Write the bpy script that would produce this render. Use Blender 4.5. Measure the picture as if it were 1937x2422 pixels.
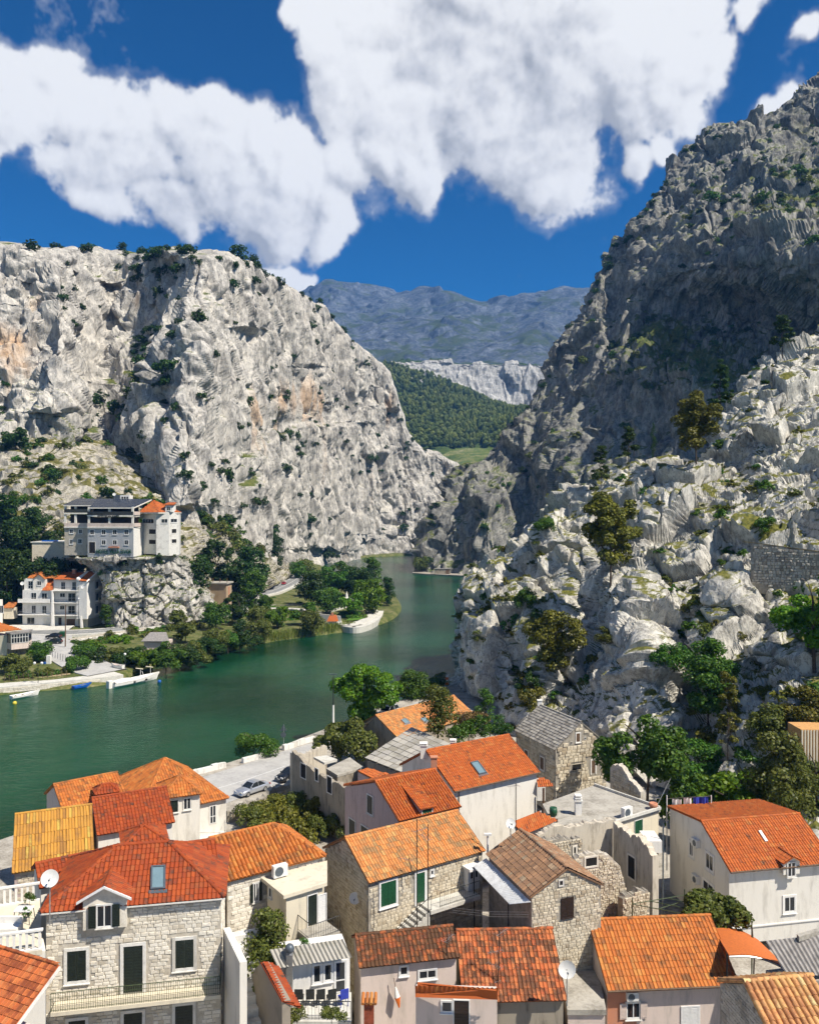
import bpy, bmesh, math, random
import numpy as np
from mathutils import Vector, Matrix
R = math.radians
for o in list(bpy.data.objects): bpy.data.objects.remove(o)
scene = bpy.context.scene
C = scene.collection
QUAL = 1.0                              # mesh density of the rock sheets

# ---------------------------------------------------------------- camera
CAM_H = 37.0
cam_d = bpy.data.cameras.new('camera'); cam = bpy.data.objects.new('camera', cam_d); C.objects.link(cam)
cam.location = (0, 0, CAM_H); cam.rotation_euler = (R(90), 0, 0)
cam_d.sensor_fit = 'HORIZONTAL'; cam_d.sensor_width = 36; cam_d.lens = 36
cam_d.clip_start = 0.5; cam_d.clip_end = 30000
scene.camera = cam

# ---------------------------------------------------------------- light
SUN_AZ, SUN_EL = 61.0, 53.0            # degrees right of straight behind the camera, elevation
sd = Vector((math.sin(R(SUN_AZ))*math.cos(R(SUN_EL)), -math.cos(R(SUN_AZ))*math.cos(R(SUN_EL)), math.sin(R(SUN_EL))))
sun_d = bpy.data.lights.new('sun', 'SUN'); sun = bpy.data.objects.new('sun', sun_d); C.objects.link(sun)
sun_d.energy = 5.0; sun_d.angle = R(0.5); sun_d.color = (1, .93, .82)
sun.rotation_euler = sd.to_track_quat('Z', 'Y').to_euler(); sun.location = sd*300
scene.view_settings.view_transform = 'Standard'; scene.view_settings.look = 'None'
scene.view_settings.exposure = 0.68; scene.view_settings.gamma = 1
scene.view_settings.use_curve_mapping = False
scene.cycles.use_denoising = True
scene.cycles.max_bounces = 4; scene.cycles.diffuse_bounces = 2; scene.cycles.glossy_bounces = 2
scene.cycles.transmission_bounces = 2; scene.cycles.volume_bounces = 0; scene.cycles.transparent_max_bounces = 4
scene.cycles.caustics_reflective = False; scene.cycles.caustics_refractive = False
scene.cycles.use_adaptive_sampling = True; scene.cycles.adaptive_threshold = 0.03

# ---------------------------------------------------------------- node helpers
def lin(h):
    h = h.lstrip('#'); c = [int(h[i:i+2], 16)/255 for i in (0, 2, 4)]
    return tuple((v/12.92 if v <= .04045 else ((v+.055)/1.055)**2.4) for v in c) + (1,)
def nd(t, typ, ins=None, **props):
    n = t.nodes.new(typ)
    for k, v in props.items(): setattr(n, k, v)
    for k, v in (ins or {}).items():
        s = n.inputs[k]
        if hasattr(v, 'is_linked') or hasattr(v, 'links'): t.links.new(v, s)
        elif isinstance(v, bpy.types.Node): t.links.new(v.outputs[0], s)
        else: s.default_value = v
    return n
def ramp(t, fac, stops, interp='LINEAR'):
    n = t.nodes.new('ShaderNodeValToRGB'); n.color_ramp.interpolation = interp
    e = n.color_ramp.elements
    while len(e) < len(stops): e.new(.5)
    for i, (p, c) in enumerate(stops):
        e[i].position = p; e[i].color = c if len(c) == 4 else tuple(c)+(1,)
    t.links.new(fac, n.inputs[0]); return n.outputs[0]
def mth(t, op, a, b=None, c=None, clamp=False):
    n = t.nodes.new('ShaderNodeMath'); n.operation = op; n.use_clamp = clamp
    for i, v in enumerate((a, b, c)):
        if v is None: continue
        if isinstance(v, (int, float)): n.inputs[i].default_value = v
        else: t.links.new(v, n.inputs[i])
    return n.outputs[0]
def vmth(t, op, a, b=None, scale=None):
    n = t.nodes.new('ShaderNodeVectorMath'); n.operation = op
    for i, v in enumerate((a, b)):
        if v is None: continue
        if isinstance(v, (tuple, list)): n.inputs[i].default_value = v
        else: t.links.new(v, n.inputs[i])
    if scale is not None:
        if isinstance(scale, (int, float)): n.inputs['Scale'].default_value = scale
        else: t.links.new(scale, n.inputs['Scale'])
    return n
def mixc(t, fac, a, b, mode='MIX'):
    n = t.nodes.new('ShaderNodeMix'); n.data_type = 'RGBA'; n.blend_type = mode; n.clamp_factor = True
    for i, v in ((0, fac), (6, a), (7, b)):
        if isinstance(v, (int, float)): n.inputs[i].default_value = v
        elif isinstance(v, (tuple, list)): n.inputs[i].default_value = v
        else: t.links.new(v, n.inputs[i])
    return n.outputs[2]
def noise(t, vec, scale, detail=4, rough=.55, out='Fac', dist=0):
    n = nd(t, 'ShaderNodeTexNoise', {'Scale': scale, 'Detail': detail, 'Roughness': rough, 'Distortion': dist})
    if vec is not None: t.links.new(vec, n.inputs['Vector'])
    return n.outputs[out]
def smooth(t, v, a, b, lo=0., hi=1.):
    n = nd(t, 'ShaderNodeMapRange', {'From Min': a, 'From Max': b, 'To Min': lo, 'To Max': hi}, interpolation_type='SMOOTHSTEP')
    t.links.new(v, n.inputs['Value']); return n.outputs[0]
def stretch(t, vec, s):
    return vmth(t, 'MULTIPLY', vec, tuple(s)).outputs[0]

# ---------------------------------------------------------------- world: sky with cumulus, laid out by direction
world = bpy.data.worlds.new('World'); scene.world = world; world.use_nodes = True
t = world.node_tree; t.nodes.clear()
tc = t.nodes.new('ShaderNodeTexCoord'); dirv = tc.outputs['Generated']
sky = nd(t, 'ShaderNodeTexSky', sky_type='NISHITA', sun_disc=False, sun_elevation=R(SUN_EL), sun_rotation=R(180-SUN_AZ),
         altitude=900, air_density=1.0, dust_density=.25, ozone_density=3.0)
hsv = nd(t, 'ShaderNodeHueSaturation', {'Saturation': 1.75, 'Value': .68, 'Color': nd(t, 'ShaderNodeGamma', {'Color': sky, 'Gamma': 1.3})})
def skydir(x, y):
    v = Vector(((x-862)/1724, 1, (1078-y)/1724)); v.normalize(); return v
CL = [(40,170,90),(110,150,75),(60,270,120),(0,330,90),(170,260,110),(260,270,110),(250,390,150),(360,250,105),(430,240,95),(420,350,150),
      (330,450,110),(240,480,80),(520,290,110),(600,330,125),(560,430,120),(680,470,85),(650,400,120),(760,400,110),(850,390,80),(920,400,85),(950,390,60),
      (690,40,70),(720,130,85),(780,60,130),(800,190,150),(900,100,180),(900,270,140),(1000,170,200),(1050,260,150),(1100,50,220),(1200,160,200),
      (1150,300,140),(1200,370,95),(1210,400,50),(1320,120,190),(1400,60,170),(1440,160,130),(1500,120,110),(1530,100,75),(1350,215,100),(1250,-30,260),
      (950,-80,220),(1500,-20,140),(1330,320,55),(1390,300,45),(1620,20,55),(1640,225,48),(1690,215,40),(600,560,55),(560,545,38),(640,560,40),(1720,95,32),
      (30,380,60),(860,330,70),(-160,260,170),(-330,380,150),(-520,200,240),(2050,-200,300),(2350,150,260),(2900,100,300),(-1200,100,300),(600,-900,300)]
BACK = [((-.8,-.5,.4),.30),((.1,-.9,.45),.32),((-.9,.2,.35),.25)]
def cloud_map(W=4096, Hh=1024):
    """cloud cover by direction (azimuth all round, elevation 0..90): density lit along the way to the sun"""
    rs = np.random.RandomState(7)
    def spec(w, h, beta, lo, seed):
        r = np.random.RandomState(seed); f = np.fft.rfft2(r.standard_normal((2*h, w)))
        fy = np.fft.fftfreq(2*h)[:, None]*2*h; fx = np.fft.rfftfreq(w)[None, :]*w
        k = np.sqrt(fx**2+(fy*2)**2)                         # cycles round the horizon
        f *= np.where(k > lo, np.maximum(k, 1)**(-beta), 0); n = np.fft.irfft2(f, (2*h, w))[:h]; return n/n.std()
    w4, h4 = W//4, Hh//4
    az = ((np.arange(w4)+.5)/w4-.5)*2*np.pi; el = (np.arange(h4)+.5)/h4*np.pi/2
    AZ, EL = np.meshgrid(az, el); d = np.stack([np.sin(AZ)*np.cos(EL), np.cos(AZ)*np.cos(EL), np.sin(EL)], -1)
    acc = np.zeros((h4, w4))
    for cv, rad in [(skydir(x, y), .88*r/1724*skydir(x, y).y) for x, y, r in [(x, y-(26 if y > 370 and x < 1000 else 0), r*(.9 if y > 370 and x < 1000 else 1.)) for x, y, r in CL]]+[(Vector(v).normalized(), r) for v, r in BACK]:
        dist = np.sqrt(np.maximum(0, 2-2*(d@np.array(cv)))); b = np.clip((rad*1.15-dist)/(rad*.85), 0, 1)
        acc = np.maximum(acc, b)+.12*np.minimum(acc, b)
    wx = spec(W, Hh, 2.15, 14, 3)*.017*W/6.283; wy = spec(W, Hh, 2.15, 14, 4)*.015*W/6.283
    X, Y = np.meshgrid(np.arange(W), np.arange(Hh))
    fx = ((X+wx)/4) % w4; fy = np.clip((Y+wy)/4, 0, h4-1.01); ix = fx.astype(int); iy = fy.astype(int); ax = fx-ix; ay = fy-iy; i2 = (ix+1) % w4
    B = (acc[iy, ix]*(1-ax)+acc[iy, i2]*ax)*(1-ay)+(acc[iy+1, ix]*(1-ax)+acc[iy+1, i2]*ax)*ay
    n1 = spec(W, Hh, 1.75, 10, 5); n2 = spec(W, Hh, 1.35, 60, 6)
    bil = 1-np.abs(spec(W, Hh, 1.9, 26, 8))*.9
    bil2 = 1-np.abs(spec(W, Hh, 1.6, 70, 10))*.9
    dens = B*1.0+n1*.12+n2*.05+bil*.10+bil2*.055-.09
    den = np.clip(B*1.05+n1*.10+bil*.10+bil2*.03-.36, 0, 1.2)
    alpha = np.clip((dens-.22)/.34, 0, 1); alpha = alpha*alpha*(3-2*alpha); thin = np.clip((dens-.08)/.2, 0, 1)*.3; alpha = np.maximum(alpha, thin*np.clip(n1*.5+.5, 0, 1))
    def toward(k): return np.roll(np.pad(den, ((0, k), (0, 0)))[k:], -k, axis=1)
    od = np.zeros_like(den)                                   # march through the cover towards the sun (up and to the right)
    for k in range(1, 15): od += toward(k*4)/14
    lump = spec(W, Hh, 2.3, 14, 9)
    lum = .44+.56*np.exp(-np.clip(od-.16, 0, 9)*1.2)+(den-od)*.32+(den-toward(6))*.9+lump*.10+bil*.05+bil2*.04-.05
    lum = np.clip(lum, 0, 1.15)
    px = np.zeros((Hh, W, 4), np.float32); px[..., 0] = lum; px[..., 1] = alpha; px[..., 3] = 1
    im = bpy.data.images.new('cloud cover', W, Hh, float_buffer=True); im.colorspace_settings.name = 'Non-Color'
    im.pixels.foreach_set(px.ravel()); im.update(); return im
sx = nd(t, 'ShaderNodeSeparateXYZ', {'Vector': vmth(t, 'NORMALIZE', dirv).outputs[0]})
uu = mth(t, 'ADD', mth(t, 'DIVIDE', mth(t, 'ARCTAN2', sx.outputs['X'], sx.outputs['Y']), 2*math.pi), .5)
vv = mth(t, 'DIVIDE', mth(t, 'ARCSINE', sx.outputs['Z']), math.pi/2)
ct = nd(t, 'ShaderNodeTexImage', {'Vector': nd(t, 'ShaderNodeCombineXYZ', {'X': uu, 'Y': vv})}, image=cloud_map(), extension='EXTEND', interpolation='Cubic')
cs = nd(t, 'ShaderNodeSeparateColor', {'Color': ct.outputs[0]})
ccol = ramp(t, cs.outputs[0], [(.2, (5.4, 5.6, 6.0)), (.5, (8.4, 8.5, 8.8)), (.78, (11., 11., 11.)), (1., (12., 12., 11.9))])
col = mixc(t, cs.outputs[1], hsv.outputs[0], ccol)
bg = nd(t, 'ShaderNodeBackground', {'Color': col, 'Strength': .052})
nd(t, 'ShaderNodeOutputWorld', {'Surface': bg})

# ---------------------------------------------------------------- points, meshes, things
def P(px, py, D):                      # photograph pixel (1937 wide) and distance -> point in the place
    return Vector(((px-968.5)/1937*D, D, CAM_H-(py-1211)/1937*D))
def Q(x, y, D):                        # the same for the 1724-wide view
    return Vector(((x-862)/1724*D, D, CAM_H-(y-1078)/1724*D))
def tag(o, label=None, cat=None, group=None, kind=None):
    if label: o['label'] = label
    if cat: o['category'] = cat
    if group: o['group'] = group
    if kind: o['kind'] = kind
    return o
def thing(name, label, cat, loc, group=None):
    o = bpy.data.objects.new(name, None); C.objects.link(o); o.location = loc; o.empty_display_size = .3
    return tag(o, label, cat, group)
def root_loc(o):
    v = Vector((0, 0, 0))
    while o is not None: v += o.location; o = o.parent
    return v
def link(name, me, parent=None, loc=None):
    o = bpy.data.objects.new(name, me); C.objects.link(o)
    if parent: o.parent = parent
    if loc is not None: o.location = loc
    return o
class MB:
    """collects faces in place coordinates; build() links them as one mesh object"""
    def __init__(s): s.v = []; s.f = []
    def add(s, vs, fs):
        b = len(s.v); s.v += [tuple(v) for v in vs]; s.f += [tuple(i+b for i in f) for f in fs]; return s
    def box8(s, c):                    # 4 bottom corners then 4 top corners, both counter-clockwise
        return s.add(c, [(3,2,1,0),(4,5,6,7),(0,1,5,4),(1,2,6,5),(2,3,7,6),(3,0,4,7)])
    def obox(s, o, a, b, c):           # corner and three edge vectors
        o, a, b, c = map(Vector, (o, a, b, c))
        return s.box8([o, o+a, o+a+b, o+b, o+c, o+a+c, o+a+b+c, o+b+c])
    def box(s, x0, y0, z0, x1, y1, z1): return s.obox((x0,y0,z0), (x1-x0,0,0), (0,y1-y0,0), (0,0,z1-z0))
    def prism(s, poly, d):             # polygon extruded by vector d
        n = len(poly); d = Vector(d); p = [Vector(q) for q in poly]
        return s.add(p+[q+d for q in p], [tuple(range(n))[::-1], tuple(range(n, 2*n))]+[(i, (i+1) % n, n+(i+1) % n, n+i) for i in range(n)])
    def tube(s, pts, r, k=6, r2=None, cap=True):
        pts = [Vector(p) for p in pts]; n = len(pts); r2 = r if r2 is None else r2; b = len(s.v)
        for i, p in enumerate(pts):
            d = (pts[min(i+1, n-1)]-pts[max(i-1, 0)]).normalized()
            a = d.orthogonal().normalized(); c = d.cross(a); rr = r+(r2-r)*i/max(1, n-1)
            for j in range(k):
                w = 2*math.pi*j/k; s.v.append(tuple(p+a*math.cos(w)*rr+c*math.sin(w)*rr))
        for i in range(n-1):
            for j in range(k): s.f.append((b+i*k+j, b+i*k+(j+1) % k, b+(i+1)*k+(j+1) % k, b+(i+1)*k+j))
        if cap: s.f += [tuple(b+j for j in range(k))[::-1], tuple(b+(n-1)*k+j for j in range(k))]
        return s
    def ball(s, c, r, k=8, sz=1.):
        c = Vector(c); b = len(s.v); m = k//2
        for i in range(m+1):
            a = math.pi*i/m
            for j in range(k):
                w = 2*math.pi*j/k
                s.v.append((c.x+r*math.sin(a)*math.cos(w), c.y+r*math.sin(a)*math.sin(w), c.z+r*sz*math.cos(a)))
        for i in range(m):
            for j in range(k): s.f.append((b+i*k+j, b+(i+1)*k+j, b+(i+1)*k+(j+1) % k, b+i*k+(j+1) % k))
        return s
    def lathe(s, c, prof, k=10, axis=None):
        c = Vector(c); ax = Vector(axis or (0,0,1)).normalized(); a = ax.orthogonal().normalized(); d = ax.cross(a); b = len(s.v)
        for r, h in prof:
            for j in range(k):
                w = 2*math.pi*j/k; s.v.append(tuple(c+ax*h+a*math.cos(w)*r+d*math.sin(w)*r))
        for i in range(len(prof)-1):
            for j in range(k): s.f.append((b+i*k+j, b+i*k+(j+1) % k, b+(i+1)*k+(j+1) % k, b+(i+1)*k+j))
        return s
    def build(s, name, m, parent=None, smooth=False):
        me = bpy.data.meshes.new(name); ro = root_loc(parent) if parent else None
        if ro is not None: vs = [(x-ro.x, y-ro.y, z-ro.z) for x, y, z in s.v]; loc = None
        else:
            a = np.array(s.v); lo = a.min(0); hi = a.max(0); loc = Vector(((lo[0]+hi[0])/2, (lo[1]+hi[1])/2, lo[2]))
            vs = [(x-loc.x, y-loc.y, z-loc.z) for x, y, z in s.v]
        me.from_pydata(vs, [], s.f); me.materials.append(m)
        if smooth: me.shade_smooth()
        return link(name, me, parent, loc)
def np_mesh(name, V, F, m, parent=None, smooth=False, attrs=None):
    """V (n,3) float array, F (m,4) or (m,3) int array"""
    me = bpy.data.meshes.new(name); k = F.shape[1]
    me.vertices.add(len(V)); me.vertices.foreach_set('co', np.ascontiguousarray(V, np.float32).ravel())
    me.loops.add(F.size); me.loops.foreach_set('vertex_index', np.ascontiguousarray(F, np.int32).ravel())
    me.polygons.add(len(F)); me.polygons.foreach_set('loop_start', np.arange(0, F.size, k, dtype=np.int32))
    me.polygons.foreach_set('loop_total', np.full(len(F), k, np.int32)) if hasattr(me.polygons[0], 'loop_total') and False else None
    for an, av in (attrs or {}).items():
        at = me.attributes.new(an, 'FLOAT', 'POINT'); at.data.foreach_set('value', np.ascontiguousarray(av, np.float32))
    me.update(calc_edges=True)
    me.shade_smooth() if smooth else me.shade_flat()
    me.materials.append(m)
    return me

# ---------------------------------------------------------------- noise in numpy
def _h(ix, iy, iz, seed):
    u = lambda v: v.astype(np.uint32)
    h = u(ix)*np.uint32(374761393)+u(iy)*np.uint32(668265263)+u(iz)*np.uint32(1274126177)+np.uint32((seed*974634721) & 0xffffffff)
    h ^= h >> np.uint32(13); h *= np.uint32(1274126177); h ^= h >> np.uint32(16); h *= np.uint32(2246822519); h ^= h >> np.uint32(15); return h
def gnoise(p, seed=0):
    p = np.asarray(p, np.float32); i = np.floor(p).astype(np.int32); f = p-i; u = f*f*f*(f*(f*6-15)+10); out = 0
    for dx in (0, 1):
        for dy in (0, 1):
            for dz in (0, 1):
                h = _h(i[:,0]+dx, i[:,1]+dy, i[:,2]+dz, seed)
                q = lambda k: ((h >> np.uint32(k)) & np.uint32(255)).astype(np.float32)/np.float32(127.5)-np.float32(1)
                g = q(0)*(f[:,0]-dx)+q(8)*(f[:,1]-dy)+q(16)*(f[:,2]-dz)
                out = out+g*np.where(dx, u[:,0], 1-u[:,0])*np.where(dy, u[:,1], 1-u[:,1])*np.where(dz, u[:,2], 1-u[:,2])
    return out
def fbm(p, octs=4, seed=0, gain=.5):
    a = 1.; s = 0; 
    for k in range(octs): s = s+a*gnoise(p*(2.03**k), seed+k); a *= gain
    return s
def ridged(p, octs=4, seed=0, gain=.5):
    a = 1.; s = 0
    for k in range(octs): s = s+a*(1-np.abs(gnoise(p*(2.03**k), seed+k))*2.2); a *= gain
    return s
def facets(p, seed=0, tilt=.6):
    """blocky rock: every Voronoi block gets its own offset and tilt; returns displacement (-1..1) and distance to the crack"""
    p = np.asarray(p, np.float32); i = np.floor(p).astype(np.int32); n = len(p); f4 = np.float32
    f1 = np.full(n, 9., f4); f2 = np.full(n, 9., f4); dsp = np.zeros(n, f4)
    for dx in (-1, 0, 1):
        for dy in (-1, 0, 1):
            for dz in (-1, 0, 1):
                jx, jy, jz = i[:,0]+dx, i[:,1]+dy, i[:,2]+dz
                h = _h(jx, jy, jz, seed)
                g = lambda hh, k: ((hh >> np.uint32(k)) & np.uint32(255)).astype(f4)
                qx = p[:,0]-jx.astype(f4)-g(h, 0)/f4(255); qy = p[:,1]-jy.astype(f4)-g(h, 8)/f4(255); qz = p[:,2]-jz.astype(f4)-g(h, 16)/f4(255)
                d = qx*qx+qy*qy+qz*qz
                h2 = _h(jx, jy, jz, seed+77)
                v = g(h2, 24)/f4(127.5)-1+f4(tilt*2)*(qx*(g(h2, 0)/f4(127.5)-1)+qy*(g(h2, 8)/f4(127.5)-1)+qz*(g(h2, 16)/f4(127.5)-1))
                near = d < f1
                f2 = np.where(near, f1, np.minimum(f2, d)); dsp = np.where(near, v, dsp); f1 = np.where(near, d, f1)
    return dsp, np.sqrt(f2)-np.sqrt(f1)
# ---------------------------------------------------------------- materials
def newmat(name):
    m = bpy.data.materials.new(name); m.use_nodes = True; t = m.node_tree; t.nodes.clear(); return m, t
def finish(t, col, rough=.8, bump=None, bdist=.02, bstr=.6, spec=.3, **kw):
    b = nd(t, 'ShaderNodeBsdfPrincipled', {'Specular IOR Level': spec})
    for k, v in (('Base Color', col), ('Roughness', rough)):
        if isinstance(v, (int, float, tuple)): b.inputs[k].default_value = v
        else: t.links.new(v, b.inputs[k])
    for k, v in kw.items(): b.inputs[k].default_value = v
    if bump is not None:
        bp = nd(t, 'ShaderNodeBump', {'Strength': bstr, 'Distance': bdist}); t.links.new(bump, bp.inputs['Height']); t.links.new(bp.outputs[0], b.inputs['Normal'])
    nd(t, 'ShaderNodeOutputMaterial', {'Surface': b}); return b
def geo(t): return t.nodes.new('ShaderNodeNewGeometry')
def rnd(t, g):                           # one value per object and per loose piece
    oi = t.nodes.new('ShaderNodeObjectInfo')
    return mth(t, 'FRACT', mth(t, 'ADD', oi.outputs['Random'], g.outputs['Random Per Island']))
def plain(name, col, rough=.6, var=.12, scale=6., metallic=0., spec=.4, bdist=.004):
    m, t = newmat(name); g = geo(t)
    c = lin(col) if isinstance(col, str) else col
    n = noise(t, g.outputs['Position'], scale, 5, .6)
    dk = tuple(v*(1-var*2.2) for v in c[:3])+(1,); lt = tuple(min(1, v*(1+var)) for v in c[:3])+(1,)
    finish(t, ramp(t, n, [(.3, dk), (.7, lt)]), rough, n, bdist, .5, spec, Metallic=metallic); return m

def rock_mat(name, c_lt, c_md, c_dk, c_or, unit, grass=(.115,.12,.03,1), grass2=(.05,.075,.015,1), gz=(.45,.75), vstretch=.35, orange=.25):
    """limestone; unit = size of the visible blocks in metres"""
    m, t = newmat(name); g = geo(t); p = g.outputs['Position']; sp = stretch(t, p, (1, 1, vstretch))
    n1 = noise(t, p, .35/unit, 4, .62); n2 = noise(t, sp, 2.2/unit, 4, .68)
    base = ramp(t, mth(t, 'ADD', mth(t, 'MULTIPLY', n1, .55), mth(t, 'MULTIPLY', n2, .45)), [(.34, c_dk), (.47, c_md), (.6, c_lt)])
    st = noise(t, stretch(t, p, (1, 1, .10)), .2/unit, 3, .65)
    sa = t.nodes.new('ShaderNodeAttribute'); sa.attribute_name = 'stain'
    base = mixc(t, mth(t, 'MULTIPLY', smooth(t, mth(t, 'ADD', st, mth(t, 'MULTIPLY', sa.outputs['Fac'], .26)), .52, .86), orange*3), base, c_or)
    base = mixc(t, smooth(t, st, .36, .22, 0, .5), base, c_dk)
    base = mixc(t, smooth(t, mth(t, 'ABSOLUTE', mth(t, 'SUBTRACT', n2, .47)), .0, .022, .75, 0), base, tuple(v*.3 for v in c_dk[:3])+(1,))
    va = t.nodes.new('ShaderNodeAttribute'); va.attribute_name = 'veg'
    nz = nd(t, 'ShaderNodeSeparateXYZ', {'Vector': g.outputs['Normal']}).outputs['Z']
    gm = smooth(t, mth(t, 'ADD', mth(t, 'ADD', nz, mth(t, 'MULTIPLY', mth(t, 'SUBTRACT', n1, .5), 1.9)), va.outputs['Fac']), gz[0], gz[1])
    col = mixc(t, gm, base, mixc(t, smooth(t, n2, .35, .65), grass2, grass))
    finish(t, col, .9, noise(t, sp, 1.9/unit, 2, .75) if unit < 10 else None, .16*unit, .8, .2); return m

M = {}
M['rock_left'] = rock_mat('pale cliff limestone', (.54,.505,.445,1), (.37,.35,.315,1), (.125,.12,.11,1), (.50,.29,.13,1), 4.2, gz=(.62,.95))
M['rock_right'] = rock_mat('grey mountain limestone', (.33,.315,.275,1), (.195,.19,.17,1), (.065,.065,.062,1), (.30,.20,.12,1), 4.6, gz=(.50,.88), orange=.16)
M['rock_crag'] = rock_mat('weathered crag limestone', (.62,.59,.52,1), (.45,.43,.38,1), (.18,.17,.15,1), (.36,.29,.19,1), 1.6, gz=(.66,.95), grass=(.16,.15,.03,1), grass2=(.06,.07,.014,1), vstretch=.5, orange=.08)
M['rock_scrub'] = rock_mat('scrubby limestone slope', (.50,.46,.38,1), (.36,.33,.27,1), (.16,.15,.13,1), (.36,.24,.12,1), 2.6, gz=(.62,.95), grass=(.15,.13,.035,1), grass2=(.055,.06,.014,1))
M['rock_far'] = rock_mat('far mountain limestone', (.13,.15,.18,1), (.06,.075,.095,1), (.016,.026,.034,1), (.3,.25,.2,1), 22, grass=(.045,.06,.025,1), grass2=(.03,.045,.02,1), gz=(.78,1.1), orange=0)  # blue of the distance haze put into the rock colours
M['rock_mesa'] = rock_mat('mesa limestone', (.46,.45,.42,1), (.32,.315,.30,1), (.13,.13,.125,1), (.4,.3,.2,1), 9, gz=(.5,.8), grass=(.045,.075,.02,1), grass2=(.02,.04,.012,1), orange=.1)

def ground_mat(name, cols, scale, bd=.03):
    m, t = newmat(name); g = geo(t); p = g.outputs['Position']
    n = mth(t, 'ADD', mth(t, 'MULTIPLY', noise(t, p, scale, 6, .65), .6), mth(t, 'MULTIPLY', noise(t, p, scale*7, 4, .6), .4))
    finish(t, ramp(t, n, [(.36+.28*i/max(1, len(cols)-1), c) for i, c in enumerate(cols)]), .92, n, bd, .7, .2); return m
M['grass'] = ground_mat('rough grass', [(.03,.045,.01,1), (.07,.09,.02,1), (.13,.13,.045,1), (.24,.21,.12,1)], .35, .1)
M['meadow'] = ground_mat('green meadow', [(.03,.055,.012,1), (.06,.10,.02,1), (.14,.15,.05,1), (.3,.27,.18,1)], .05, .4)
M['lawn'] = ground_mat('lawn', [(.05,.12,.01,1), (.08,.17,.02,1), (.11,.2,.03,1)], 1., .04)
M['forest_floor'] = ground_mat('forest floor', [(.02,.04,.01,1), (.05,.08,.018,1), (.09,.12,.03,1)], .06, .5)
M['earth'] = ground_mat('dry earth', [(.16,.12,.06,1), (.32,.25,.14,1), (.44,.36,.22,1)], .6, .05)
M['dirt'] = ground_mat('pale stony ground', [(.18,.16,.13,1), (.34,.31,.26,1), (.46,.43,.37,1)], .8, .05)
M['asphalt'] = ground_mat('worn asphalt', [(.15,.15,.145,1), (.21,.21,.2,1), (.27,.265,.25,1)], .5, .008)
M['asphalt2'] = ground_mat('sun bleached asphalt', [(.30,.295,.28,1), (.39,.38,.36,1), (.45,.44,.41,1)], .4, .008)
M['concrete'] = ground_mat('old concrete', [(.22,.20,.165,1), (.36,.335,.285,1), (.45,.42,.36,1)], .7, .012)
M['concrete_lt'] = ground_mat('light concrete', [(.40,.38,.33,1), (.54,.52,.46,1), (.62,.6,.54,1)], .7, .01)
M['paint'] = plain('white road paint', (.62,.62,.6,1), .7, .12, 3)
M['bed'] = ground_mat('river bed', [(.03,.045,.03,1), (.05,.06,.04,1)], .1)

# water
m, t = newmat('green river water'); g = geo(t); p = g.outputs['Position']
w1 = noise(t, stretch(t, p, (.5, 1.2, 1)), 1.1, 5, .62); w2 = noise(t, p, .16, 3, .5); w3 = noise(t, p, .02, 3, .5)
fl = noise(t, stretch(t, p, (.25, .09, 1)), .25, 4, .55)
wcol = mixc(t, smooth(t, w3, .38, .62), (.003,.027,.010,1), (.008,.058,.025,1))
b = finish(t, wcol, .12, None, spec=.18, IOR=1.33)
hb = mth(t, 'ADD', w1, mth(t, 'MULTIPLY', w2, 1.6))
bp = nd(t, 'ShaderNodeBump', {'Distance': .3}); t.links.new(smooth(t, fl, .3, .7, .35, .9), bp.inputs['Strength']); t.links.new(hb, bp.inputs['Height']); t.links.new(bp.outputs[0], b.inputs['Normal'])
M['water'] = m
# ---------------------------------------------------------------- terrain sheets from control nets
def resample(net, nu, nv, px=True, hu=(), hv=()):
    """Catmull-Rom through a net of control points (rows, cols, 3), even steps in metres; hu/hv: hidden intervals get few steps"""
    net = np.array(net, float); W_ = qarr(net) if px else net
    def even(ax, n, hid):
        d = np.linalg.norm(np.diff(W_, axis=ax), axis=2).mean(axis=1-ax)
        for i in hid: d[i] *= .1
        c = np.concatenate([[0], np.cumsum(d)]); return np.interp(np.linspace(0, c[-1], n), c, np.arange(len(c)))
    sv, su = even(0, nv, hv), even(1, nu, hu)
    def along(a, s):
        k = a.shape[0]; i = np.clip(np.floor(s).astype(int), 0, k-2); f = (s-i)[:, None, None]
        p0 = a[np.clip(i-1, 0, k-1)]; p1 = a[i]; p2 = a[i+1]; p3 = a[np.clip(i+2, 0, k-1)]
        return .5*((2*p1)+(-p0+p2)*f+(2*p0-5*p1+4*p2-p3)*f**2+(-p0+3*p1-3*p2+p3)*f**3)
    return along(along(net, sv).swapaxes(0, 1), su).swapaxes(0, 1)     # (nv, nu, 3)
def qarr(a):                            # (x, y, distance) of the 1724-wide view -> places
    a = np.asarray(a, float); o = np.empty_like(a)
    o[..., 0] = (a[..., 0]-862)/1724*a[..., 2]; o[..., 1] = a[..., 2]; o[..., 2] = CAM_H-(a[..., 1]-1078)/1724*a[..., 2]; return o
def grid_normals(G):
    du = np.gradient(G, axis=1); dv = np.gradient(G, axis=0); n = np.cross(du, dv)
    return n/np.maximum(1e-9, np.linalg.norm(n, axis=2, keepdims=True))
def grid_faces(nv, nu):
    i = np.arange(nv*nu).reshape(nv, nu)
    return np.stack([i[:-1, :-1], i[:-1, 1:], i[1:, 1:], i[1:, :-1]], -1).reshape(-1, 4)
SURF = {}
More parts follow.
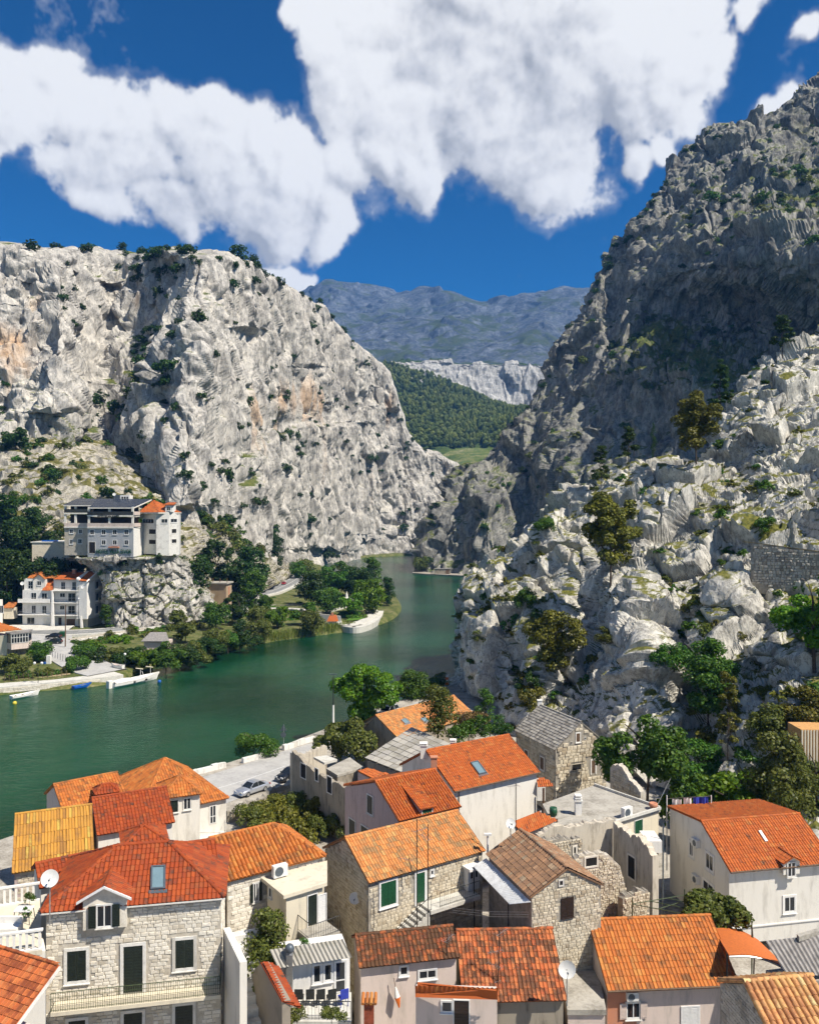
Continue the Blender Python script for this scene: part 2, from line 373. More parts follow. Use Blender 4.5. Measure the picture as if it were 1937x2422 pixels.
def sheet(name, net, nu, nv, disp, mat_, label=None, attrs=None, pre=None, px=True, flip=False, smooth=False, kind='structure', hu=(), hv=(), relax=False):
    nu, nv = int(nu*QUAL), int(nv*QUAL); A = resample(net, nu, nv, px, hu, hv)
    if pre is not None: A = pre(A)
    G = qarr(A) if px else A
    N = grid_normals(G)
    if N[..., 1].mean() > 0 and px: N = -N
    p = G.reshape(-1, 3); n = N.reshape(-1, 3)
    if disp is not None:
        p = p+disp(p, n, A.reshape(-1, 3)); g = p.reshape(nv, nu, 3)
        def blur(a, ax, k):
            o = a.copy()
            for i in range(1, k+1): o += np.roll(a, i, ax)+np.roll(a, -i, ax)
            return o/(2*k+1)
        for ax in ((1, 0, 1) if relax else ()):   # relax rows or columns where the sheet is drawn out
            e = np.linalg.norm(np.diff(g, axis=ax), axis=2); e = np.concatenate([e, e.take([-1], ax)], ax); e = np.maximum(e, np.roll(e, 1, ax)); m = np.clip((e/np.median(e)-1.5)/1.6, 0, 1)
            m = blur(blur(m, 0, 2), 1, 2); m[:6] = 0; m[-6:] = 0; m[:, :6] = 0; m[:, -6:] = 0; g = g+(blur(g, 1-ax, 4)-g)*np.clip(m*1.3, 0, 1)[..., None]
        p = g.reshape(-1, 3)
    F = grid_faces(nv, nu)
    at = {k: f(p, A.reshape(-1, 3)) for k, f in (attrs or {}).items()}
    e1 = p[F[:, 1]]-p[F[:, 0]]; e2 = p[F[:, 3]]-p[F[:, 0]]; fn = np.cross(e1, e2)
    if (fn*(np.array([0, 0, CAM_H])-p[F[:, 0]])).sum(1).mean() < 0: F = F[:, ::-1]
    me = np_mesh(name, p, F, mat_, smooth=smooth, attrs=at)
    o = link(name, me); tag(o, label, None, None, kind)
    SURF[name] = (p.reshape(nv, nu, 3), N, A); return o
def blk(f, c, w): return f*np.clip(c/w, 0, 1)**2*(3-2*np.clip(c/w, 0, 1))     # block faces fall off to the joints
def gauss(x, c, w): return np.exp(-((x-c)/w)**2)
def blob(A, x, y, rx, ry): return np.exp(-((A[:, 0]-x)/rx)**2-((A[:, 1]-y)/ry)**2)

# base: river bed / ground sheet to the horizon, and the river on it
MB().add([(-15000,-3000,-7), (15000,-3000,-7), (15000,20000,-7), (-15000,20000,-7)], [(0,1,2,3)]).build('ground', M['bed'])['kind'] = 'structure'
MB().add([(-600,-40,0), (500,-40,0), (500,1500,0), (-600,1500,0)], [(0,1,2,3)]).build('river', M['water'])['kind'] = 'structure'

# ---- left cliff: columns along the wall, rows from the foot to behind the crest
# per column: x, crest y, foot y, foot distance, crest distance
LC = [(-120,500,930,335,395),(-40,503,930,335,400),(30,512,925,335,400),(90,519,915,338,405),(150,522,920,345,412),(205,526,935,372,430),(255,533,950,388,436),(300,532,1000,372,425),
      (345,522,1055,318,408),(400,519,1075,312,402),(450,530,1100,330,405),(500,543,1120,360,420),(550,570,1140,400,450),(600,600,1160,450,485),(650,630,1172,520,545),(695,664,1172,585,605),
      (735,708,1168,630,650),(775,742,1164,665,688),(815,776,1162,690,712),(838,835,1161,700,722),(858,905,1160,708,730),(890,940,1160,716,742),(925,950,1160,726,750),(960,974,1159,738,756),(972,1000,1157,760,775),(960,1040,1155,800,820)]
rows = []
for k, v in enumerate((-.16, -.05, .0, .12, .25, .38, .5, .62, .75, .87, .96, 1., 1.015, 1.0, .9)):
    r = []
    for x, yt, yb, db, dt in LC:
        vv = min(v, 1.0) if k < 13 else v
        y = yb+(yt-yb)*vv
        D = db+(dt-db)*(max(0, v)**1.25)
        if k == 11: D += 6
        if k == 12: y = yt+2; D += 30
        if k == 13: y = yt+12; D += 75
        if k == 14: y = yt+60; D += 130
        if k == 0: D -= 12
        if k == 1: D -= 3
        r.append((x, y, D))
    rows.append(r)
def left_pre(A):
    x, y, D = A[..., 0].copy(), A[..., 1].copy(), A[..., 2].copy(); k = D/400
    # the dark chimneys, the tilted ramp and the caves
    def groove(pts, w, d):
        xs = np.interp(y, [p[1] for p in pts], [p[0] for p in pts])
        m = (y > pts[0][1]-8) & (y < pts[-1][1]+8)
        return np.where(m, gauss(x, xs, w)*d, 0)
    D += groove([(232,600),(222,700),(200,850),(186,900)], 22, 11)
    D += groove([(345,540),(330,700),(300,800)], 36, 12)
    D += groove([(345,820),(342,900),(330,960),(318,1040)], 17, 10)
    D += groove([(60,600),(85,660),(110,720)], 14, 6)
    D += groove([(255,520),(250,560),(280,600)], 30, 8)
    D -= groove([(130,560),(130,640),(110,860)], 40, 9)
    D -= groove([(275,800),(280,850),(275,960)], 58, 15)
    D -= groove([(420,540),(430,700),(420,860),(400,1060)], 66, 11)
    D += groove([(520,700),(560,800),(560,880),(520,950)], 30, 10)
    D += groove([(650,780),(640,860),(590,900)], 28, 9)
    D -= groove([(700,900),(690,1000),(680,1150)], 60, 12)
    D += groove([(770,900),(760,1000),(770,1120)], 24, 9)
    D += groove([(835,870),(845,960),(840,1100)], 18, 7)
    D += gauss(y, 905-.32*(x-570), 13)*np.where((x > 560) & (x < 800), 7, 0)
    D += np.where((x < 110) & (y > 640) & (y < 820), 7*gauss(y, 740, 60), 0)
    # the crest rim curls back
    return np.stack([x, y, D], -1)
def left_disp(p, n, A):
    d = fbm(p*np.array([1,1,.6])/70, 3, 5)*8
    w = np.stack([fbm(p/14, 2, 34), fbm(p/14, 2, 35), fbm(p/14, 2, 36)], 1)
    f, c = facets((p*np.array([1,1,.42])+w*2)/19, 1, .7); d += blk(f, c, .14)*3.6-gauss(c, 0, .05)*1.2
    f, c = facets((p*np.array([1,1,.34])+w*1.5)/7.5, 2, .8); d += blk(f, c, .26)*1.9-gauss(c, 0, .10)*.6
    f, c = facets((p*np.array([1,1,.45])+w)/3.6, 3, .8); d += blk(f, c, .45)*1.0
    d -= np.exp(-(gnoise(p*np.array([1,1,.10])/24+w*.25, 15)/.05)**2)*3.0
    d -= np.exp(-(gnoise(p*np.array([1,1,.14])/11+w*.3, 16)/.075)**2)*1.5
    d -= np.clip(gnoise(p*np.array([1,1,.5])/6., 12)-.34, 0, 1)*7
    d += fbm(p/2.6, 2, 19)*.5
    cr = np.interp(A[:, 0], [c_[0] for c_ in LC[:22]], [c_[1] for c_ in LC[:22]]); d *= .35+.65*np.clip((A[:, 1]-cr-4)/40, 0, 1)
    return n*d[:, None]
def left_stain(p, A):
    s = blob(A, 20, 740, 60, 70)*1.3+blob(A, 600, 845, 45, 55)+blob(A, 660, 840, 30, 40)*.8+blob(A, 820, 860, 14, 45)*1.1+blob(A, 290, 640, 25, 60)*.6+blob(A, 75, 640, 25, 40)*.7+blob(A, 540, 860, 30, 60)*.5
    return s-.35
def left_veg(p, A):
    return -.25+blob(A, 60, 960, 150, 55)*.75+blob(A, 130, 900, 60, 40)*.5+blob(A, 290, 800, 60, 90)*.55+blob(A, 300, 560, 70, 30)*.4+blob(A, 520, 1010, 30, 60)*.4+blob(A, 250, 1010, 60, 60)*.35+blob(A, 610, 930, 60, 40)*.3
sheet('left_cliff', rows, 800, 340, left_disp, M['rock_left'], 'pale limestone cliff with orange stains rising behind the hotel', {'stain': left_stain, 'veg': left_veg}, left_pre, hu=(24,), hv=(0,11,12,13), relax=True)

# ---- slope under the left cliff, from the cliff foot down to the houses
H = [[(-160,1310,246),(0,1305,256),(90,1302,258),(200,1300,260),(300,1296,262),(400,1288,268),(470,1270,280),(560,1240,330),(620,1212,430)],
     [(-160,1235,252),(0,1230,260),(90,1228,262),(200,1222,264),(300,1190,270),(400,1195,276),(470,1205,300),(560,1205,350),(620,1193,470)],
     [(-160,1120,272),(0,1120,276),(90,1125,276),(200,1110,280),(300,1110,286),(400,1120,294),(470,1150,325),(560,1175,390),(620,1180,510)],
     [(-160,1010,300),(0,1020,302),(90,1020,302),(200,1030,302),(300,1055,306),(400,1090,318),(470,1120,345),(560,1150,410),(620,1170,540)],
     [(-160,930,335),(0,935,335),(90,925,336),(200,950,345),(300,1010,332),(400,1070,327),(470,1105,356),(560,1142,420),(620,1160,560)],
     [(-160,895,360),(0,895,360),(90,885,362),(200,910,372),(300,975,360),(400,1050,350),(470,1090,378),(560,1125,440),(620,1145,580)]]
def hill_disp(p, n, A):
    d = fbm(p/28, 3, 41)*3.
    f, c = facets(p/8+fbm(p/9, 2, 42)[:, None]*.3, 43, .5); d += f*1.1-gauss(c, 0, .06)*.7
    f, c = facets(p/3, 44, .6); d += f*.6-gauss(c, 0, .08)*.3
    return n*(d*np.clip((CAM_H+3-p[:, 2])*0+1, 0, 1))[:, None]
sheet('left_hillside', H, 200, 150, hill_disp, M['rock_scrub'], 'scrubby slope with grass and boulders under the left cliff',
      {'stain': lambda p, A: p[:, 0]*0-.5, 'veg': lambda p, A: .10+.3*fbm(p/14, 3, 45)-.3*blob(A, 260, 1100, 60, 40)})

# ---- rock knob that carries the hotel
K = [[(226,1322,250),(234,1326,238),(268,1326,236),(320,1320,238),(380,1312,243),(430,1302,249),(452,1294,254)],
     [(220,1285,252),(232,1285,238),(262,1285,237),(320,1280,239),(380,1276,244),(432,1272,251),(450,1272,256)],
     [(205,1240,254),(220,1238,239),(260,1235,238),(320,1230,240),(375,1225,245),(415,1232,252),(440,1255,259)],
     [(190,1195,255),(205,1192,240),(260,1188,238),(320,1184,240),(370,1176,245),(398,1195,252),(420,1230,262)],
     [(130,1172,256),(160,1174,241),(250,1173,239),(320,1170,242),(365,1166,247),(385,1180,255),(400,1205,266)],
     [(130,1170,270),(160,1168,266),(250,1166,264),(320,1163,264),(360,1163,266),(375,1175,270),(390,1200,278)]]
def knob_disp(p, n, A):
    f, c = facets(p/6+fbm(p/7, 2, 52)[:, None]*.3, 53, .6); d = f*1.2-gauss(c, 0, .06)*.9
    f, c = facets(p/2.2, 54, .6); d += f*.5-gauss(c, 0, .08)*.3
    k = np.clip((1170-A[:, 1])/-8, 0, 1)
    return n*(d*k)[:, None]
sheet('hotel_rock', K, 160, 120, knob_disp, M['rock_left'], 'craggy rock knob carrying the hotel', {'stain': lambda p, A: p[:, 0]*0-.2, 'veg': lambda p, A: -.02+blob(A, 260, 1240, 60, 45)*.3})

# ---- big right mountain: rows by height, first column is the outline towards the gorge
RM = [  # y, x of the outline, distance of the outline, then distance at fractions across to x=1800
 (1230, 872, 492, (470, 440, 405, 372, 350, 335)),
 (1195, 885, 497, (472, 440, 405, 372, 350, 335)),
 (1110, 909, 512, (478, 445, 412, 378, 355, 340)),
 (1040, 938, 524, (484, 450, 418, 386, 362, 345)),
 (990,  968, 534, (490, 455, 424, 393, 370, 350)),
 (960, 1012, 538, (494, 460, 430, 400, 376, 355)),
 (905, 1062, 542, (500, 466, 436, 410, 384, 362)),
 (845, 1116, 546, (506, 474, 446, 424, 398, 374)),
 (790, 1140, 550, (512, 480, 456, 438, 416, 388)),
 (745, 1163, 554, (518, 486, 464, 452, 432, 402)),
 (700, 1195, 558, (522, 496, 480, 474, 448, 410)),
 (640, 1225, 560, (520, 486, 456, 440, 416, 394)),
 (575, 1263, 562, (518, 480, 440, 418, 396, 384)),
 (515, 1309, 566, (520, 480, 436, 412, 392, 382)),
 (470, 1345, 570, (530, 494, 452, 430, 412, 402)),
 (440, 1370, 574, (540, 508, 474, 452, 434, 424)),
 (390, 1393, 580, (560, 542, 527, 514, 505, 498)),
 (340, 1418, 588, (572, 558, 548, 540, 532, 524)),
 (285, 1468, 596, (585, 577, 570, 564, 554, 542)),
 (258, 1540, 602, (596, 590, 584, 578, 562, 547)),
 (215, 1660, 612, (609, 604, 598, 590, 572, 552)),
 (172, 1735, 625, (621, 615, 607, 598, 577, 557)),
 (150, 1790, 635, (631, 625, 618, 610, 590, 570))]
rows = []
for y, xl, dl, ds in RM:
    r = [(xl+60, y+16, dl+75), (xl+10, y+3, dl+28), (xl, y, dl)]
    for j, d in enumerate(ds):
        fr = (j+1)/6; r.append((xl+(1850-xl)*fr, y, d))
    r[3] = (xl+(1850-xl)*.1, y, (dl+ds[0])/2); r.insert(4, (xl+(1850-xl)/6, y, ds[0]))
    rows.append(r)
# crest folds back behind
top = rows[-1]; 
def right_pre(A):
    x, y, D = A[..., 0].copy(), A[..., 1].copy(), A[..., 2].copy()
    g = lambda cx, cy, rx, ry: np.exp(-((x-cx)/rx)**2-((y-cy)/ry)**2)
    D += g(1470, 640, 130, 50)*30 + g(1600, 640, 70, 55)*28      # hollow of the overhang
    D -= g(1430, 800, 130, 60)*20                                  # grassy buttress below it
    D -= g(1640, 640, 40, 120)*10
    D += g(1120, 1050, 55, 130)*34 - g(1010, 1090, 40, 90)*14      # shaded gully by the water and the spur in front
    D += g(1290, 560, 30, 120)*12 - g(1260, 700, 40, 70)*8
    D += g(1710, 290, 40, 60)*26                                    # dark corner at the top
    D -= g(1560, 330, 80, 70)*8
    return np.stack([x, y, D], -1)
def right_disp(p, n, A):
    d = fbm(p/90, 3, 61)*9
    w = np.stack([fbm(p/14, 2, 71), fbm(p/14, 2, 72), fbm(p/14, 2, 73)], 1)
    f, c = facets((p*np.array([1,1,.6])+w*3)/26, 63, .7); d += blk(f, c, .12)*4.4-gauss(c, 0, .04)*1.6
    f, c = facets((p*np.array([1,1,.5])+w*2)/10, 65, .8); d += blk(f, c, .24)*2.5-gauss(c, 0, .10)*.7
    f, c = facets((p*np.array([1,1,.6])+w)/4.4, 66, .8); d += blk(f, c, .45)*1.3
    d -= np.clip(gnoise(p*np.array([1,1,.4])/6., 68)-.32, 0, 1)*6
    d += fbm(p/3., 2, 69)*.6
    return n*d[:, None]
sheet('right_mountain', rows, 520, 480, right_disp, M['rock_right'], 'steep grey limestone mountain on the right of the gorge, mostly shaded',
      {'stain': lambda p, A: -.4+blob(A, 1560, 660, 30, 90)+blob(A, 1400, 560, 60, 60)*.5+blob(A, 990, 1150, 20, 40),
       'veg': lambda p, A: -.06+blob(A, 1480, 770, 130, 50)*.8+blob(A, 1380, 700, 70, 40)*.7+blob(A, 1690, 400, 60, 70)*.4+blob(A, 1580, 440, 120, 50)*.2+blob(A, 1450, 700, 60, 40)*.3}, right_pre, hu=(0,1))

# ---- near crag between the town and the river, running right to the terraced path
CR = [
 [(948,1505,166),(938,1480,158),(1010,1510,148),(1085,1545,128),(1190,1590,116),(1300,1625,104),(1420,1655,96),(1520,1720,86),(1630,1760,78),(1800,1800,74)],
 [(965,1440,172),(948,1415,160),(1005,1435,146),(1090,1455,130),(1190,1490,121),(1300,1520,111),(1420,1520,103),(1520,1570,94),(1630,1600,87),(1800,1610,83)],
 [(978,1360,178),(958,1345,162),(1010,1350,148),(1095,1360,136),(1190,1390,128),(1300,1410,120),(1420,1410,112),(1530,1440,104),(1640,1455,97),(1800,1455,92)],
 [(990,1275,184),(962,1270,165),(1020,1275,154),(1100,1280,146),(1200,1300,140),(1310,1310,131),(1430,1310,122),(1540,1330,114),(1640,1335,108),(1800,1335,103)],
 [(1000,1230,192),(975,1225,170),(1045,1215,162),(1115,1190,156),(1210,1180,151),(1320,1195,142),(1440,1210,131),(1550,1225,121),(1650,1230,115),(1800,1235,110)],
 [(1025,1225,200),(1000,1202,180),(1075,1168,172),(1145,1100,166),(1240,1060,161),(1340,1075,154),(1450,1100,143),(1560,1130,131),(1660,1150,123),(1800,1168,118)],
 [(1050,1240,215),(1040,1195,195),(1100,1160,184),(1165,1066,176),(1245,1038,170),(1345,990,168),(1450,1010,160),(1540,1050,146),(1660,1075,136),(1800,1085,130)],
 [(1075,1260,230),(1070,1210,215),(1130,1170,200),(1185,1085,190),(1265,1045,182),(1365,975,180),(1450,980,178),(1535,930,172),(1650,930,160),(1800,930,155)],
 [(1100,1290,250),(1100,1240,240),(1160,1200,225),(1210,1130,212),(1290,1080,204),(1390,1000,196),(1460,985,194),(1545,840,192),(1650,815,186),(1800,800,182)],
 [(1130,1320,270),(1130,1270,262),(1190,1230,250),(1240,1180,240),(1320,1130,232),(1410,1060,220),(1480,1000,212),(1590,785,210),(1650,748,212),(1800,650,216)],
 [(1160,1340,290),(1160,1300,284),(1220,1260,275),(1270,1220,266),(1350,1180,260),(1430,1120,250),(1510,1060,245),(1610,860,250),(1680,800,255),(1830,720,260)]]
def crag_pre(A):
    x, y, D = A[..., 0].copy(), A[..., 1].copy(), A[..., 2].copy()
    g = lambda cx, cy, rx, ry: np.exp(-((x-cx)/rx)**2-((y-cy)/ry)**2)
    D += g(1230, 1300, 32, 130)*9 + g(1180, 1430, 26, 70)*7 + g(1460, 1450, 40, 110)*7 + g(1080, 1400, 22, 60)*5 + g(1600, 1420, 60, 30)*6
    D -= g(1340, 1330, 50, 130)*7 + g(1010, 1280, 40, 60)*4 + g(1530, 1230, 50, 50)*4
    D += g(1310, 1395, 30, 40)*4
    D += g(1160, 1240, 40, 50)*6 + g(1540, 1000, 50, 60)*7 + g(1410, 1120, 40, 40)*3
    return np.stack([x, y, D], -1)
def crag_disp(p, n, A):
    d = fbm(p/24, 3, 81)*2.6
    # joints dip to the left
    q = np.stack([p[:, 0]*.8+p[:, 2]*.35, p[:, 1], p[:, 2]*.65-p[:, 0]*.2], 1)
    w = np.stack([fbm(p/5, 2, 88), fbm(p/5, 2, 89), fbm(p/5, 2, 90)], 1)
    f, c = facets((q+w*.8)/9, 83, .55); d += blk(f, c, .09)*2.1-gauss(c, 0, .035)*1.0
    f, c = facets((q+w*.6)/3.3, 85, .6); d += blk(f, c, .20)*.85-gauss(c, 0, .07)*.4
    f, c = facets((q+w*.4)/1.5, 86, .7); d += blk(f, c, .4)*.36
    d += fbm(p/1.1, 2, 87)*.14
    return n*d[:, None]
sheet('near_crag', CR, 540, 560, crag_disp, M['rock_crag'], 'sunlit white limestone crag between the town and the river',
      {'stain': lambda p, A: p[:, 0]*0-.3, 'veg': lambda p, A: .06-blob(A, 1330, 1380, 110, 130)*.25+blob(A, 1130, 1380, 60, 70)*.3+blob(A, 1640, 1590, 90, 60)*.25+blob(A, 1650, 1130, 90, 16)*.5+blob(A, 1500, 1040, 60, 40)*.12}, crag_pre, hu=(0,), hv=(9,))

# ---- far side: valley, forest slope, mesa, mountain
FM = []
sk = [(500,640),(640,628),(665,618),(690,606),(730,611),(800,622),(860,627),(900,618),(955,624),(1010,640),(1080,641),(1130,631),(1180,624),(1225,632),(1300,640),(1420,650)]
for v, D in ((0, 2150), (.3, 2500), (.6, 2900), (.85, 3250), (1., 3500), (.93, 3800)):
    FM.append([(x, 790+(y-790)*v, D) for x, y in sk])
def far_disp(p, n, A):
    d = fbm(p/520, 3, 91)*80+ridged(p*np.array([1.,.5,.6])/300, 2, 92)*18
    f, c = facets(p/70, 93, .6); d += blk(f, c, .4)*12
    k = np.clip(1-np.abs(A[:, 2]-3500)/60, 0, 1)
    return n*(d*(1-.75*k)*np.clip((A[:, 2]-2100)/300, .2, 1))[:, None]
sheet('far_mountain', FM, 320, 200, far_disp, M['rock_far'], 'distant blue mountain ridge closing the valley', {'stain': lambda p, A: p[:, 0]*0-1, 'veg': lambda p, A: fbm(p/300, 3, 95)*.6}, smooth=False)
ms = [(760,770),(800,768),(825,764),(870,760),(930,763),(1000,766),(1060,768),(1110,769),(1140,772),(1175,790),(1230,820)]
bs = [(760,870),(800,830),(825,800),(870,776),(930,800),(1000,828),(1060,850),(1090,868),(1110,866),(1150,860),(1230,880)]
ME = [[(x, b+25, 1480) for (x, y), (_, b) in zip(ms, bs)], [(x, b, 1540) for (x, y), (_, b) in zip(ms, bs)], [(x, y+(b-y)*.5, 1560) for (x, y), (_, b) in zip(ms, bs)],
      [(x, y+4, 1575) for x, y in ms], [(x, y, 1600) for x, y in ms], [(x, y+4, 1800) for x, y in ms]]
def mesa_disp(p, n, A):
    f, c = facets(p*np.array([1,1,.4])/30+fbm(p/40, 2, 96)[:, None]*.3, 97, .6); d = blk(f, c, .2)*7
    f, c = facets(p*np.array([1,1,.45])/11, 98, .6); d += blk(f, c, .4)*3
    return n*(d*np.clip((1680-A[:, 2])/80, 0, 1))[:, None]
sheet('white_mesa_cliff', ME, 220, 80, mesa_disp, M['rock_mesa'], 'white cliff of the flat topped hill beyond the gorge', {'stain': lambda p, A: p[:, 0]*0-.3, 'veg': lambda p, A: np.where(A[:, 2] > 1590, .6, -.4)+0*p[:, 0]})
FS = [[(780,1010,980),(850,1010,985),(930,1005,985),(1000,1000,985),(1080,1000,980),(1200,1000,975)],
      [(780,950,1080),(850,948,1085),(930,944,1085),(1000,946,1080),(1080,950,1070),(1200,955,1050)],
      [(780,910,1150),(850,915,1150),(930,918,1150),(1000,915,1140),(1080,905,1130),(1200,900,1110)],
      [(780,860,1270),(850,868,1270),(930,880,1260),(1000,882,1250),(1080,884,1230),(1200,870,1210)],
      [(780,800,1430),(850,815,1420),(930,835,1410),(1000,850,1390),(1080,868,1370),(1200,860,1350)],
      [(780,765,1560),(835,772,1560),(900,790,1550),(980,825,1540),(1080,866,1500),(1200,850,1490)]]
sheet('forest_hill', FS, 120, 110, lambda p, n, A: n*(fbm(p/90, 3, 99)*7)[:, None], M['forest_floor'], 'forested hillside beyond the gorge')
VF = [[(600,1200,520),(800,1165,720),(900,1120,800),(960,1030,880),(1060,1000,900),(1200,1000,900)],
      [(600,1170,640),(800,1120,800),(900,1060,900),(960,985,960),(1060,970,960),(1200,970,960)],
      [(600,1140,800),(800,1060,930),(900,980,1000),(960,946,1060),(1060,945,1060),(1200,950,1060)]]
sheet('valley_floor', VF, 60, 40, lambda p, n, A: n*(fbm(p/30, 3, 100)*1.2)[:, None], M['meadow'], 'green meadow on the valley floor beyond the gorge')
# ---------------------------------------------------------------- building materials
def tile_mat(name, c1, c2, stain=(.05,.04,.03,1), amt=.3, sc=1.2, rough=.75):
    m, t = newmat(name); g = geo(t); p = g.outputs['Position']; r = rnd(t, g)
    c = mixc(t, r, c1, c2)
    r2 = mth(t, 'FRACT', mth(t, 'MULTIPLY', r, 7.31))
    c = mixc(t, mth(t, 'MULTIPLY', r2, .55), c, (c1[0]*.62, c1[1]*.6+.012, c1[2]*.7+.01, 1)); r3 = mth(t, 'FRACT', mth(t, 'MULTIPLY', r, 23.7)); c = mixc(t, smooth(t, r3, .80, 1., 0, .55), c, (c1[0]*1.05, c1[1]*(1.9 if c1[0] > 2*c1[2] else 1.05), c1[2]*(2.6 if c1[0] > 2*c1[2] else 1.02), 1))
    n = noise(t, p, sc, 5, .7); n2 = noise(t, p, 22, 3, .6)
    k = smooth(t, mth(t, 'ADD', n, mth(t, 'MULTIPLY', mth(t, 'SUBTRACT', mth(t, 'ADD', n2, r2), 1.), .22)), .62-.35*amt, .86-.35*amt)
    c = mixc(t, mth(t, 'MULTIPLY', k, .85), c, stain)
    finish(t, c, rough, n2, .006, .5, .25); return m
O_, R_ = (.46,.125,.025,1), (.33,.065,.018,1)
M['tile_red'] = tile_mat('red clay tiles', (.28,.046,.011,1), (.36,.072,.016,1), amt=.25)
M['tile_orange'] = tile_mat('orange clay tiles', (.44,.125,.025,1), (.52,.18,.04,1), (.14,.07,.03,1), .35)
M['tile_new'] = tile_mat('new terracotta tiles', (.42,.098,.02,1), (.48,.125,.026,1), amt=.14)
M['tile_old'] = tile_mat('weathered orange tiles', (.52,.19,.05,1), (.60,.27,.09,1), (.26,.17,.08,1), .5)
M['tile_sooty'] = tile_mat('sooty red tiles', (.40,.095,.03,1), (.50,.16,.05,1), (.075,.04,.022,1), .72, 2.2)
M['tile_moss'] = tile_mat('mossy dark red tiles', (.30,.07,.025,1), (.36,.11,.03,1), (.055,.035,.018,1), .9, 2.6)
M['tile_brown'] = tile_mat('mottled brown tiles', (.27,.15,.08,1), (.36,.20,.11,1), (.17,.10,.06,1), .5, 1.)
M['tile_tan'] = tile_mat('old tan barrel tiles', (.58,.33,.12,1), (.62,.27,.10,1), (.30,.12,.05,1), .55, 3.)
M['tile_ochre'] = tile_mat('ochre ribbed sheets', (.46,.22,.035,1), (.50,.25,.045,1), (.26,.13,.04,1), .45, .9)
M['tile_flat'] = tile_mat('flat worn clay tiles', (.48,.12,.035,1), (.54,.17,.05,1), (.20,.05,.02,1), .6, 1.6)
M['felt'] = plain('orange roofing felt', (.52,.135,.025,1), .85, .12, 8)
M['slab'] = tile_mat('grey stone slabs', (.34,.31,.26,1), (.46,.42,.35,1), (.16,.14,.11,1), .5, 2.)
M['asbestos'] = tile_mat('grey fibre cement', (.40,.375,.32,1), (.44,.41,.35,1), (.25,.23,.18,1), .5, .8)
M['sheet_metal'] = plain('pale corrugated metal', (.66,.66,.64,1), .5, .1, 3, 0.)
M['sheet_grey'] = plain('grey corrugated sheet', (.27,.25,.23,1), .7, .18, 3)

def stone_mat(name, c1, c2, c3, dark=0.):
    m, t = newmat(name); g = geo(t); p = g.outputs['Position']; r = rnd(t, g)
    c = ramp(t, r, [(0, c1), (.45, c2), (.8, c1), (1, c3)])
    n = noise(t, p, 9, 5, .65); n2 = noise(t, p, .8, 4, .6)
    c = mixc(t, smooth(t, n, .4, .75, 0, .45), c, c3)
    c = mixc(t, smooth(t, n2, .5, .72, 0, .35+dark), c, (.16,.14,.11,1))
    finish(t, c, .9, n, .02, .7, .2); return m
M['stone_pale'] = stone_mat('pale dressed limestone', (.70,.64,.53,1), (.76,.71,.61,1), (.52,.46,.36,1))
M['stone_warm'] = stone_mat('warm rubble limestone', (.52,.45,.33,1), (.64,.57,.44,1), (.36,.29,.20,1))
M['stone_grey'] = stone_mat('grey rubble limestone', (.43,.39,.32,1), (.55,.50,.41,1), (.27,.23,.18,1), .2)
M['stone_white'] = stone_mat('white stone blocks', (.66,.64,.59,1), (.74,.72,.67,1), (.5,.47,.41,1))
M['mortar'] = ground_mat('lime mortar', [(.36,.32,.25,1), (.48,.43,.35,1), (.56,.52,.44,1)], 2., .01)
M['mortar_grey'] = ground_mat('weathered mortar', [(.20,.18,.145,1), (.31,.28,.23,1), (.40,.36,.30,1)], 2., .01)
def plaster(name, col, grime=(.30,.27,.22,1), amt=.35, sc=.5):
    m, t = newmat(name); g = geo(t); p = g.outputs['Position']
    n = noise(t, stretch(t, p, (1, 1, .22)), sc*2.6, 5, .7); n2 = noise(t, p, 5, 5, .65)
    c = mixc(t, smooth(t, n, .46, .74, 0, min(1, amt*1.7)), col, grime); c = mixc(t, mth(t, 'MULTIPLY', n2, .14), c, tuple(v*.6 for v in col[:3])+(1,))
    finish(t, c, .88, n2, .004, .5, .2); return m
M['pl_white'] = plaster('white render', (.72,.685,.61,1), amt=.3)
M['pl_bright'] = plaster('bright white paint', (.78,.755,.70,1), amt=.18)
M['pl_cream'] = plaster('cream render', (.66,.59,.45,1), amt=.35)
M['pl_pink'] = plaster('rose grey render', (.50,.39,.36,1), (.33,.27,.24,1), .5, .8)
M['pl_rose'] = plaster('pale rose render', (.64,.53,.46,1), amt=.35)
M['pl_salmon'] = plaster('salmon render', (.50,.22,.13,1), amt=.2)
M['pl_grey'] = plaster('grey render', (.40,.41,.42,1), (.28,.28,.27,1), .3)  # own grey of the ramp wall, painted shade on the hotel front
M['pl_dirty'] = plaster('blackened old render', (.32,.28,.22,1), (.10,.085,.065,1), .9, .7)
M['pl_ruin'] = plaster('flaking pale render', (.56,.50,.40,1), (.24,.2,.15,1), .7, .9)
M['pl_brown'] = plaster('brown tower render', (.42,.31,.20,1), (.26,.19,.12,1), .4)
M['glass'] = plain('dark window glass', (.02,.024,.028,1), .08, .1, 2, 0, .6, 0)
M['glass_sky'] = plain('skylight glass', (.16,.24,.27,1), .06, .05, 2, 0, .8, 0)
M['dark'] = plain('dark interior', (.012,.011,.010,1), .9, .2)  # near black that stands for the shade inside openings
M['white'] = plain('white painted wood', (.72,.71,.68,1), .5, .05)
M['sh_green'] = plain('green shutter paint', (.012,.075,.032,1), .5, .15)
M['sh_dark'] = plain('dark green shutter paint', (.014,.022,.016,1), .5, .2)
M['sh_brown'] = plain('dark brown shutter paint', (.03,.017,.012,1), .5, .2)
M['wood'] = plain('weathered wood', (.14,.085,.05,1), .8, .2)
M['iron'] = plain('dark iron', (.03,.032,.03,1), .5, .2, 6, .3)
M['iron_green'] = plain('green painted iron', (.06,.085,.035,1), .5, .2, 6, .1)
